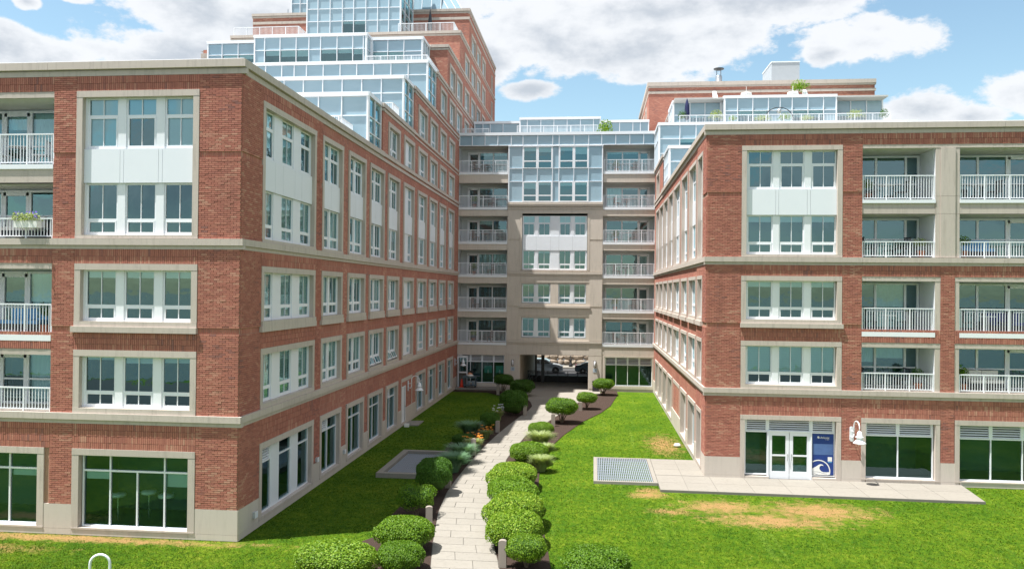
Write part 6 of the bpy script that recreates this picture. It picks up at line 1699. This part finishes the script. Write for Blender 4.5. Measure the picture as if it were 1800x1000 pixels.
# ================================================================ passage and street
def car(x, y, z, kind, paint, label, flip=1):
    t = thing('parked_car', label, 'car', (x, y, z), 0 if flip == 1 else math.pi)
    if kind == 'suv':
        side = [(-2.28, 0.38), (-2.30, 0.75), (-2.26, 1.05), (-2.12, 1.30), (-1.92, 1.62), (-1.60, 1.70), (-0.2, 1.72), (0.25, 1.66), (0.62, 1.45), (1.02, 1.12), (1.75, 1.00), (2.14, 0.86), (2.26, 0.66), (2.27, 0.36), (2.0, 0.27), (-2.0, 0.27)]
        gl = [(-1.86, 1.16), (-1.62, 1.58), (-0.15, 1.61), (0.24, 1.55), (0.82, 1.14)]; hw = 0.92; wr = 0.36; wx = (-1.38, 1.40)
    else:
        side = [(-2.40, 0.36), (-2.42, 0.72), (-2.34, 0.98), (-1.75, 1.06), (-1.15, 1.36), (-0.45, 1.44), (0.35, 1.42), (0.85, 1.22), (1.25, 1.02), (2.05, 0.90), (2.34, 0.72), (2.40, 0.36), (2.1, 0.24), (-2.1, 0.24)]
        gl = [(-1.62, 1.06), (-1.08, 1.32), (-0.42, 1.38), (0.34, 1.35), (0.98, 1.04)]; hw = 0.90; wr = 0.33; wx = (-1.45, 1.42)
    # body as cross-sections that tuck in towards the roof
    m_ = MB(); n = len(side); rows = []
    for s_ in (-1, 1):
        row = []
        for (px_, pz) in side:
            tuck = 0.0 if pz < 0.95 else (pz-0.95)*0.26
            endt = max(0, abs(px_)-1.7)*0.22
            row.append(len(m_.v)); m_.v.append((px_, s_*(hw-tuck-endt), pz))
        rows.append(row)
    km = m_._m(paint)
    m_.f.append(tuple(rows[0])); m_.uv += [(0, 0)]*n; m_.mi.append(km); m_.f.append(tuple(rows[1][::-1])); m_.uv += [(0, 0)]*n; m_.mi.append(km)
    for k in range(n):
        k2 = (k+1) % n; m_.f.append((rows[0][k2], rows[0][k], rows[1][k], rows[1][k2])); m_.uv += [(0, 0)]*4; m_.mi.append(km)
    link('body', m_.mesh('body'), t)
    for s_ in (-1, 1):
        q = MB(); q.quad([(a, s_*(hw-(b-0.95)*0.26+0.006), b) for a, b in gl], 'car_glass'); link('side_window', q.mesh('side_window'), t)
        q = MB(); q.box(-0.52, -0.44, s_*(hw-0.02)-0.05, s_*(hw-0.02)+0.02, 1.1, 1.55 if kind == 'suv' else 1.36, paint); q.box(0.72, 0.94, s_*(hw+0.02), s_*(hw+0.16), 1.08, 1.2, paint); link('mirror', q.mesh('mirror'), t)
        q = MB(); q.box(-1.0, 0.9, s_*(hw+0.002), s_*(hw+0.012), 0.70, 0.73, 'dark_metal'); link('door_trim', q.mesh('door_trim'), t)
        for xx in wx:
            q = MB(); q.lathe([(0.22, -0.11), (wr-0.02, -0.11), (wr, -0.07), (wr, 0.07), (wr-0.02, 0.11), (0.22, 0.11)], 'tyre', 20); wo_ = link('wheel', q.mesh('wheel', False), t, T(xx, s_*(hw-0.08), wr) @ Matrix.Rotation(R(90), 4, 'X'))
            q = MB(); q.lathe([(0.0, -0.09), (0.08, -0.115), (0.2, -0.10), (0.225, -0.112), (0.225, 0.112), (0.2, 0.10), (0.08, 0.115), (0.0, 0.09)], 'chrome', 10); link('rim', q.mesh('rim'), wo_)
            q = MB(); q.prism([(xx+(wr+0.08)*math.cos(a), wr+(wr+0.08)*math.sin(a)) for a in [i*math.pi/8 for i in range(16)]], s_*(hw-0.1), s_*(hw+0.004), 'dark_metal'); link('wheel_arch', q.mesh('wheel_arch'), t)
        q = MB(); q.box(2.08, 2.24, s_*0.45, s_*0.74, 0.72, 0.86, 'lamp_clear'); link('headlight', q.mesh('headlight'), t)
        q = MB(); q.box(-2.37, -2.22, s_*0.5, s_*0.78, 0.85, 1.0, 'lamp_red'); link('tail_light', q.mesh('tail_light'), t)
    ws = [side[8], side[9]] if kind == 'suv' else [side[7], side[8]]
    (xa, za), (xb, zb) = ws
    q = MB(); q.quad([(xa+0.05, -0.72, za-0.02), (xb-0.02, -0.84, zb+0.04), (xb-0.02, 0.84, zb+0.04), (xa+0.05, 0.72, za-0.02)], 'car_glass')
    o = link('windscreen', q.mesh('windscreen'), t); o.location = (0.02, 0, 0.02)
    return t
car(-5.92, 98.0, -1.575, 'suv', 'paint_silver', 'silver-blue SUV parked on the street, seen through the passage')
car(0.2, 98.0, -1.575, 'sedan', 'paint_slate', 'dark slate sedan parked ahead of the silver-blue SUV')
# boulder wall beyond the street
t = thing('boulder_wall', 'sunlit wall of piled tan boulders across the street', 'wall', (-3, 107.2, -1.45))
rs = random.Random(9); x = -9.0
def boulder_mesh(seed):
    def f():
        r2_ = random.Random(seed); m_ = MB()
        m_.lathe([(0.05, -0.5), (0.4, -0.42), (0.52, -0.1), (0.5, 0.2), (0.36, 0.42), (0.05, 0.5)], 'field_stone', 8)
        m_.v = [(v[0]*(1+r2_.uniform(-.15, .15)), v[1]*(1+r2_.uniform(-.15, .15)), v[2]*(1+r2_.uniform(-.12, .12))) for v in m_.v]
        return m_.mesh('boulder')
    return cached(('boul', seed), f)
for row in range(3):
    x = -10.0+0.4*row
    while x < 9:
        w_ = rs.uniform(0.8, 1.5); o = link('boulder', boulder_mesh(rs.randint(0, 5)), t, T(x+w_/2, rs.uniform(-.08, .08)+0.12*row, 0.35+0.68*row)); o.scale = (w_*1.02, 0.9, rs.uniform(0.72, 0.82)); o.rotation_euler = (0, rs.uniform(-.15, .15), rs.uniform(-.3, .3)); x += w_*0.97
# lamp post base across the street
t = thing('street_lamp', 'black street lamp post in front of the boulder wall', 'street lamp', (-2.9, 104.6, -1.44)); m_ = MB(); m_.lathe([(0.26, 0), (0.26, 0.25), (0.16, 0.4), (0.12, 0.8), (0.14, 0.85), (0.07, 0.95), (0.06, 4.2), (0.12, 4.3), (0.2, 4.6), (0.05, 4.9)], 'black_plastic', 12); link('post', m_.mesh('post', True), t)
# railing across the end of the passage floor
t = thing('guard_rail', 'dark low railing across the far side of the passage', 'railing', (-3.3, 74.2, 0.0))
for k in range(7):
    m_ = MB(); m_.box(-0.03, 0.03, -0.03, 0.03, -0.1, 0.98, 'dark_metal'); link('post', cached('grp', lambda: m_.mesh('post')), t, T(-2.7+k*0.92, 0, 0))
m_ = MB(); m_.box(-2.75, 2.85, -0.03, 0.03, 0.92, 0.98, 'dark_metal'); m_.box(-2.75, 2.85, -0.02, 0.02, 0.10, 0.14, 'dark_metal'); link('rail', m_.mesh('rail'), t)
m_ = MB(); m_.box(-6.1, -0.5, 75.2, 75.9, -0.8, 0.42, 'black_plastic'); struct('shade_strip', m_.mesh('shade_strip'), 'black strip standing in for the deep shade of the driveway beyond the passage')  # black block paints in the shade on the lower driveway
def bike(x, y, z, ang, label):
    t = thing('bicycle', label, 'bicycle', (x, y, z), ang, 'bicycles standing in the passage')
    m_ = MB()
    for a, b in (((-0.5, 0.33), (-0.15, 0.33)), ((-0.15, 0.33), (-0.28, 0.85)), ((-0.5, 0.33), (-0.24, 0.75)), ((-0.24, 0.75), (0.35, 0.8)), ((-0.15, 0.33), (0.38, 0.68)), ((0.5, 0.33), (0.33, 0.95)), ((0.33, 0.95), (0.25, 1.0))):
        m_.tube([(a[0], 0, a[1]), (b[0], 0, b[1])], 0.018, 'cart_plastic', 6)
    m_.tube([(0.33, -0.25, 0.98), (0.33, 0.25, 0.98)], 0.014, 'dark_metal', 6); link('frame', m_.mesh('frame'), t)
    for xx in (-0.5, 0.5):
        q = MB(); q.tube([(xx+0.31*math.cos(i*math.pi/10), 0, 0.33+0.31*math.sin(i*math.pi/10)) for i in range(21)], 0.02, 'tyre', 6, cap=False); w_ = link('wheel', q.mesh('wheel'), t)
        q = MB()
        for i in range(8): q.tube([(xx, 0, 0.33), (xx+0.3*math.cos(i*math.pi/4), 0, 0.33+0.3*math.sin(i*math.pi/4))], 0.004, 'chrome', 3)
        link('spokes', q.mesh('spokes'), w_)
    q = MB(); q.box(-0.38, -0.16, -0.06, 0.06, 0.86, 0.91, 'black_plastic'); link('saddle', q.mesh('saddle'), t)
bike(-5.6, 72.0, 0.03, R(70), 'bicycle leaning by the left wall of the passage')
bike(-5.2, 72.9, 0.03, R(35), 'second bicycle standing beside the dark column of the passage')

# ================================================================ roofs
t = thing('flue', 'round galvanised flue with a flat cap on the rear brick block', 'flue', (12.3, 82, 28.1)); m_ = MB(); m_.lathe([(0.33, 0), (0.33, 0.5), (0.36, 0.52), (0.36, 0.6), (0.33, 0.62), (0.33, 1.9), (0.3, 2.0)], 'galvanised', 16); link('pipe', m_.mesh('pipe', True), t)
m_ = MB(); m_.lathe([(0.2, 2.55), (0.5, 2.65), (0.52, 2.72), (0.1, 2.6)], 'dark_metal', 16); m_.lathe([(0.03, 2.0), (0.03, 2.6)], 'dark_metal', 6, (0.2, 0, 0)); m_.lathe([(0.03, 2.0), (0.03, 2.6)], 'dark_metal', 6, (-0.2, 0, 0)); link('cap', m_.mesh('cap'), t)
t = thing('roof_house', 'pale grey metal-clad rooftop enclosure on the rear brick block', 'rooftop enclosure', (18.6, 83, 28.1)); m_ = MB(); m_.box(-1.2, 1.5, -1.3, 3, 0, 3.15, 'grey_metal_panel'); link('wall', m_.mesh('wall'), t)
m_ = MB(); m_.box(-1.25, 1.55, -1.35, 3.05, 3.15, 3.25, 'white_metal'); link('roof', m_.mesh('roof'), t); m_ = MB(); m_.box(-1.23, -1.2, 0, 0.8, 0.2, 1.1, 'dark_metal'); link('vent', m_.mesh('vent'), t)
for x, nm in ((12.45, 'left'), (16.2, 'right')):
    t = thing('roof_vent', nm+' of two low white mushroom vents on the penthouse roof', 'vent', (x, 68.0, 24.4), 0, 'mushroom vents on the penthouse'); m_ = MB(); m_.lathe([(0.3, 0), (0.3, 0.25), (0.48, 0.32), (0.42, 0.5), (0.1, 0.58)], 'sign_white', 14); link('hood', m_.mesh('hood', True), t)
    m_ = MB(); m_.tube([(0, 0, 0.55), (0, 0, 1.05)], 0.02, 'sign_white', 5); link('rod', m_.mesh('rod'), t)
t = thing('patio_umbrella', 'closed navy patio umbrella behind the penthouse railing', 'umbrella', (7.35, 65.6, 21.52)); m_ = MB(); m_.tube([(0, 0, 0), (0, 0, 2.4)], 0.025, 'white_metal', 6); link('pole', m_.mesh('pole'), t)
m_ = MB(); m_.lathe([(0.10, 0.7), (0.19, 0.85), (0.22, 1.3), (0.17, 1.9), (0.06, 2.3), (0.01, 2.45)], 'navy_fabric', 9); link('canopy', m_.mesh('canopy'), t)
def plant(x, y, z, w, h, label, mt='leaf', seed=1, pot=True):
    t = thing('potted_plant', label, 'plant', (x, y, z), 0, 'potted plants on the roof terraces')
    hz = 0.28 if pot else 0.0
    if pot: m_ = MB(); m_.lathe([(0.12, 0), (0.18, 0.3), (0.2, 0.32), (0.15, 0.3)], 'terracotta', 12); link('pot', m_.mesh('pot', True), t)
    c = link('foliage', cached(('pl', mt, seed % 3), lambda: leaf_cloud('foliage', 420, (0.5, 0.5, 1.0), (0.13, 0.06), seed=50+seed % 3, mat_=mt, core=False, lump=0.3, inner=0.9)), t, T(0, 0, hz)); c.scale = (w, w, h)
for k, (x, w, h, mt, lb) in enumerate([(6.95, 0.7, 1.0, 'leaf_dark', 'dark potted conifer at the left end of the penthouse terrace'), (9.55, 1.0, 1.0, 'grass_leaf_pale', 'yellow-green potted shrub left of the raised penthouse bay'), (10.9, 0.7, 0.6, 'leaf', 'low green potted plant behind the railing, below the first dark window'),
                          (13.2, 1.2, 0.55, 'grass_leaf_pale', 'trailing pale planter behind the railing near the hoop sculpture'), (14.9, 0.9, 0.7, 'leaf', 'green potted plant to the right of the hoop sculpture'), (16.6, 1.0, 0.55, 'grass_leaf_pale', 'wide pale planter below the right pair of dark windows'),
                          (20.3, 1.2, 0.9, 'grass_leaf_pale', 'full pale planter before the right glazed wing'), (22.4, 0.6, 0.95, 'leaf_dark', 'dark potted plant at the right end of the terrace')]):
    plant(x, 65.1, 21.52, w, h, lb, mt, k)
plant(17.1, 69.2, 24.9, 1.5, 1.3, 'bushy green plant growing beside the skylight on the penthouse roof', 'leaf', 2, False)
plant(0.9, 72.4, 21.62, 1.3, 1.75, 'leafy green shrub at the right end of the centre roof railing', 'leaf', 1, True)
t = thing('garden_arch', 'thin dark metal hoop sculpture standing on the penthouse terrace', 'sculpture', (14.5, 65.3, 21.52)); m_ = MB(); m_.tube([(1.1*math.cos(math.pi-i*math.pi/16), 0, 0.6+0.95*math.sin(i*math.pi/16)) for i in range(17)], 0.035, 'dark_metal', 6); m_.tube([(-1.1, 0, 0), (-1.1, 0, 0.6)], 0.035, 'dark_metal', 6); m_.tube([(1.1, 0, 0), (1.1, 0, 0.6)], 0.035, 'dark_metal', 6); link('hoop', m_.mesh('hoop'), t)
m_ = MB(); m_.lathe([(0.02, -0.2), (0.14, -0.14), (0.2, 0), (0.14, 0.14), (0.02, 0.2)], 'galvanised', 12, (0, 0, 1.25)); link('globe', m_.mesh('globe', True), t)
t = thing('patio_umbrella', 'closed grey umbrella on the tower terrace behind the white railing', 'umbrella', (-14.6, 69.5, 30.5)); m_ = MB(); m_.tube([(0, 0, 0), (0, 0, 2.6)], 0.03, 'dark_metal', 6); link('pole', m_.mesh('pole'), t)
m_ = MB(); m_.lathe([(0.10, 0.7), (0.2, 0.85), (0.2, 1.3), (0.12, 2.0), (0.02, 2.6)], 'chair_dark', 9); link('canopy', m_.mesh('canopy'), t)
t = thing('roof_antenna', 'thin grey antenna mast on the left part of the tower roof', 'antenna', (-30.2, 76, 34.2)); m_ = MB(); m_.tube([(0, 0, 0), (0, 0, 1.6)], 0.05, 'galvanised', 6); m_.tube([(-0.25, 0, 0.9), (-0.25, 0, 1.2)], 0.02, 'galvanised', 6); link('mast', m_.mesh('mast'), t)
# flower box hung on the balcony rail, upper left
t = thing('flower_box', 'white flower box with violet and yellow-green plants on the left balcony railing', 'flower box', (-19.05, YL-0.10, 10.28))
m_ = MB(); m_.box(-0.42, 0.42, -0.12, 0.1, 0, 0.22, 'sign_white'); link('box', m_.mesh('box'), t)
c = link('foliage', leaf_cloud('foliage', 500, (0.5, 0.28, 0.42), (0.07, 0.045), seed=61, mat_='grass_leaf_pale', core=False, lump=0.35, inner=0.8), t, T(-0.05, -0.05, 0.08))
rs = random.Random(4); m_ = MB()
for i in range(40):
    cx, cz = rs.choice([-0.32, 0.32, 0.1])+rs.uniform(-.14, .14), 0.42+rs.uniform(-.1, .12); cy = rs.uniform(-.15, .1)
    m_.quad([(cx-0.035, cy, cz-0.02), (cx, cy-0.03, cz-0.03), (cx+0.035, cy, cz-0.02), (cx, cy, cz+0.04)], 'petal_violet')
b_ = link('blossoms', m_.mesh('blossoms'), t); b_['kind'] = 'stuff'

# ================================================================ balcony furniture
def chair(x, y, z, ang, label, group, mt='chair_dark'):
    t = thing('balcony_chair', label, 'chair', (x, y, z), ang, group)
    me = cached(('cseat', mt), lambda: (lambda m: (m.box(-0.24, 0.24, -0.24, 0.24, 0.41, 0.45, mt), m.mesh('seat'))[-1])(MB())); link('seat', me, t)
    def bk():
        m = MB()
        for k in range(5): m.box(-0.21+k*0.098, -0.18+k*0.098, 0.21, 0.235, 0.45, 0.9, mt)
        m.box(-0.24, 0.24, 0.205, 0.24, 0.88, 0.94, mt); return m.mesh('backrest')
    link('backrest', cached(('cback', mt), bk), t)
    me = cached(('cleg', mt), lambda: (lambda m: (m.box(-0.018, 0.018, -0.018, 0.018, 0, 0.41, mt), m.mesh('leg'))[-1])(MB()))
    for a in (-0.2, 0.2):
        for b in (-0.2, 0.2): link('leg', me, t, T(a, b, 0))
def table(x, y, z, label, group, mt='white_metal'):
    t = thing('balcony_table', label, 'table', (x, y, z), 0, group)
    m = MB(); m.lathe([(0.01, 0.70), (0.36, 0.70), (0.36, 0.73), (0.01, 0.73)], mt, 14); link('tabletop', m.mesh('tabletop'), t)
    m = MB(); m.lathe([(0.22, 0), (0.22, 0.02), (0.03, 0.04), (0.03, 0.70)], mt, 10); link('pedestal', m.mesh('pedestal'), t)
def planter(x, y, z, label): plant(x, y, z, 0.55, 0.75, label, 'leaf', 1)
G1 = 'furniture on the balconies'
for (x0, yy, z, side, lvl) in [(-20.0, YL, 12.44, 'left', 'top'), (13.0, YR, 12.47, 'right front, left column', 'top'), (13.0, YR, 9.94, 'right front, left column', 'fourth-floor'), (13.1, YR, 6.67, 'right front, left column', 'third-floor'), (13.0, YR, 4.1, 'right front, left column', 'second-floor'),
                          (16.9, YR, 12.47, 'right front, right column', 'top'), (17.3, YR, 6.67, 'right front, right column', 'third-floor')]:
    mt = 'white_metal' if lvl == 'top' and side == 'left' else 'chair_dark'
    chair(x0-0.75, yy+0.75, z, 1.4, 'chair left of the table on the %s balcony of the %s' % (lvl, side), G1, mt)
    chair(x0+0.75, yy+0.8, z, -1.3, 'chair right of the table on the %s balcony of the %s' % (lvl, side), G1, mt)
    table(x0, yy+0.75, z, 'round table on the %s balcony of the %s' % (lvl, side), G1)
for fi, (nm, f_) in enumerate(zip(['lowest', 'second', 'third', 'fourth', 'fifth', 'top'], FL)):
    for sx_, sd in ((-9.4, 'left'), (2.7, 'right')):
        if (fi+(sd == 'left')) % 2 == 0:
            chair(sx_-0.8, YC+0.7, f_, 1.2, 'wooden chair on the %s centre balcony, %s stack' % (nm, sd), G1, 'wood_furniture'); table(sx_, YC+0.75, f_, 'round table on the %s centre balcony, %s stack' % (nm, sd), G1, 'wood_furniture')
        else:
            chair(sx_+0.6, YC+0.7, f_, -0.6, 'single chair on the %s centre balcony, %s stack' % (nm, sd), G1, 'wood_furniture')
            planter(sx_-0.9, YC+0.6, f_, 'potted plant on the %s centre balcony, %s stack' % (nm, sd))

# ================================================================ turf: a short pile of blades over the nearer lawns
def turf():
    rs = np.random.RandomState(3)
    n = 420000
    # more blades near the camera
    u = rs.uniform(0, 1, n); y = 21.0+(66.0-21.0)*u**1.75
    x = rs.uniform(-0.80, 0.60, n)*y
    yy = np.array([p[1] for p in sorted(LB, key=lambda q: q[1])]); xx = np.array([p[0] for p in sorted(LB, key=lambda q: q[1])])
    lb = np.interp(y, yy, xx)
    yr_ = np.array([p[1] for p in RB]); xr_ = np.array([p[0] for p in RB]); rb = np.interp(y, yr_, xr_)
    ok = (x < lb-0.02) | (x > rb+0.02)
    ok &= ~((x < XL+0.05) & (y > YL-0.06)) & ~((x > XR-0.06) & (y > YR-0.1))
    ok &= ~((x > 2.80) & (x < 15.95) & (y > 33.75) & (y < 36.8)) & ~((x > 2.80) & (x < 5.1) & (y > 36) & (y < 40.2)) & ~((x > 0.02) & (x < 2.9) & (y > 35.0) & (y < 40.2))
    ok &= ~((x > -9.6) & (x < -7.0) & (y > 34.75) & (y < 40.15))
    # thin where the turf is dried out
    for (px_, py_, rx, ry) in [(5.0, 31.9, 1.7, 1.1), (8.6, 31.8, 2.3, 1.4), (2.3, 33.4, 0.8, 0.6), (-17.0, 25.0, 6.5, 0.42), (6.6, 30.2, 2.6, 1.0)]:
        d = np.hypot((x-px_)/rx, (y-py_)/ry); ok &= (rs.uniform(0, 1, n) < np.clip(d*0.8-0.3+0.2*np.sin(x*5)*np.cos(y*6), 0.06, 1))
    ok &= rs.uniform(0, 1, n) < np.clip((66-y)/30.0, 0, 1)
    x = x[ok]; y = y[ok]; m = len(x)
    h = rs.uniform(0.022, 0.050, m); w = rs.uniform(0.008, 0.02, m)*(y/26)
    a = rs.uniform(0, 6.283, m); b = rs.uniform(0, 6.283, m); l = rs.uniform(0.02, 0.07, m)
    V = np.zeros((m, 3, 3)); z0 = -0.012
    V[:, 0] = np.stack([x-w*np.cos(a), y-w*np.sin(a), np.full(m, z0)], 1); V[:, 1] = np.stack([x+w*np.cos(a), y+w*np.sin(a), np.full(m, z0)], 1)
    V[:, 2] = np.stack([x+l*np.cos(b), y+l*np.sin(b), z0+h], 1)
    me = bpy.data.meshes.new('turf'); me.vertices.add(3*m); me.vertices.foreach_set('co', V.reshape(-1))
    me.loops.add(3*m); me.loops.foreach_set('vertex_index', np.arange(3*m, dtype=np.int32)); me.polygons.add(m)
    me.polygons.foreach_set('loop_start', np.arange(0, 3*m, 3, dtype=np.int32)); me.polygons.foreach_set('loop_total', np.full(m, 3, dtype=np.int32))
    me.materials.append(MATS['turf_blade']); me.update(calc_edges=True); me.validate(); return me
struct('grass', turf(), 'short mown grass covering the lawns on both sides of the walk', kind='stuff')

# a few pale things standing inside the ground-floor room on the left, dimly visible through the glass
for k, (x, yy) in enumerate([(-16.45, 26.5), (-15.6, 27.0), (-14.75, 26.6), (-13.9, 27.2)]):
    tt = thing('bar_stool', ['first', 'second', 'third', 'fourth'][k]+' round stool from the left inside the large ground-floor window', 'stool', (x, yy, 0.1), 0, 'stools behind the ground-floor window')
    m_ = MB(); m_.lathe([(0.01, 0.92), (0.26, 0.92), (0.28, 0.98), (0.25, 1.03), (0.01, 1.04)], 'sign_white', 14); link('seat', cached('stseat', lambda: m_.mesh('seat', True)), tt)
    m_ = MB(); m_.lathe([(0.24, 0), (0.24, 0.03), (0.04, 0.06), (0.04, 0.92)], 'chrome', 10); link('pedestal', cached('stped', lambda: m_.mesh('pedestal')), tt)

# more life on the front balconies
for (x, yy, z, w_, h_, mt, lb) in [(-21.6, YL+0.5, 12.44, 0.6, 0.8, 'leaf', 'potted plant on the top balcony at the left edge of the photo'), (-18.8, YL+0.5, 6.67, 0.5, 0.8, 'leaf_dark', 'dark potted plant on the third-floor balcony at the left edge'),
                        (12.1, YR+0.5, 12.47, 0.5, 0.7, 'leaf', 'small potted plant at the left end of the top right-front balcony'), (14.4, YR+0.5, 9.94, 0.6, 0.6, 'grass_leaf_pale', 'pale plant at the right end of the fourth-floor right-front balcony'),
                        (14.3, YR+0.5, 4.1, 0.5, 0.7, 'leaf_dark', 'dark plant at the right end of the second-floor right-front balcony'), (16.2, YR+0.5, 9.94, 0.6, 0.7, 'leaf', 'plant on the fourth-floor balcony at the right edge'), (16.2, YR+0.5, 4.1, 0.5, 0.8, 'leaf', 'plant on the second-floor balcony at the right edge')]:
    plant(x, yy, z, w_, h_, lb, mt, 2)
def sofa(x, y, z, label, mt):
    t = thing('outdoor_sofa', label, 'sofa', (x, y, z), 0, 'outdoor sofas on the balconies')
    m_ = MB(); m_.box(-0.75, 0.75, -0.32, 0.36, 0.12, 0.32, 'chair_dark'); link('base', m_.mesh('base'), t)
    for k in range(2):
        m_ = MB(); m_.box(-0.70+k*0.71, -0.01+k*0.71, -0.32, 0.28, 0.325, 0.45, mt); link('cushion', m_.mesh('cushion'), t)
        m_ = MB(); m_.box(-0.70+k*0.71, -0.01+k*0.71, 0.22, 0.36, 0.46, 0.84, mt); link('back_cushion', m_.mesh('back_cushion'), t)
sofa(-20.0, YL+1.1, 6.67, 'blue cushioned sofa on the third-floor balcony at the left edge', 'sign_cyan')
sofa(-20.2, YL+1.1, 9.94, 'pale cushioned sofa behind the flower box balcony railing', 'cloth_white')
sofa(18.3, YR+1.2, 6.67, 'navy sofa on the third-floor balcony at the right edge', 'sign_blue')
sofa(17.0, YR+1.2, 9.94, 'blue sofa on the fourth-floor balcony at the right edge', 'sign_cyan')
sofa(17.4, YR+1.2, 4.1, 'pale sofa on the second-floor balcony at the right edge', 'cloth_white')
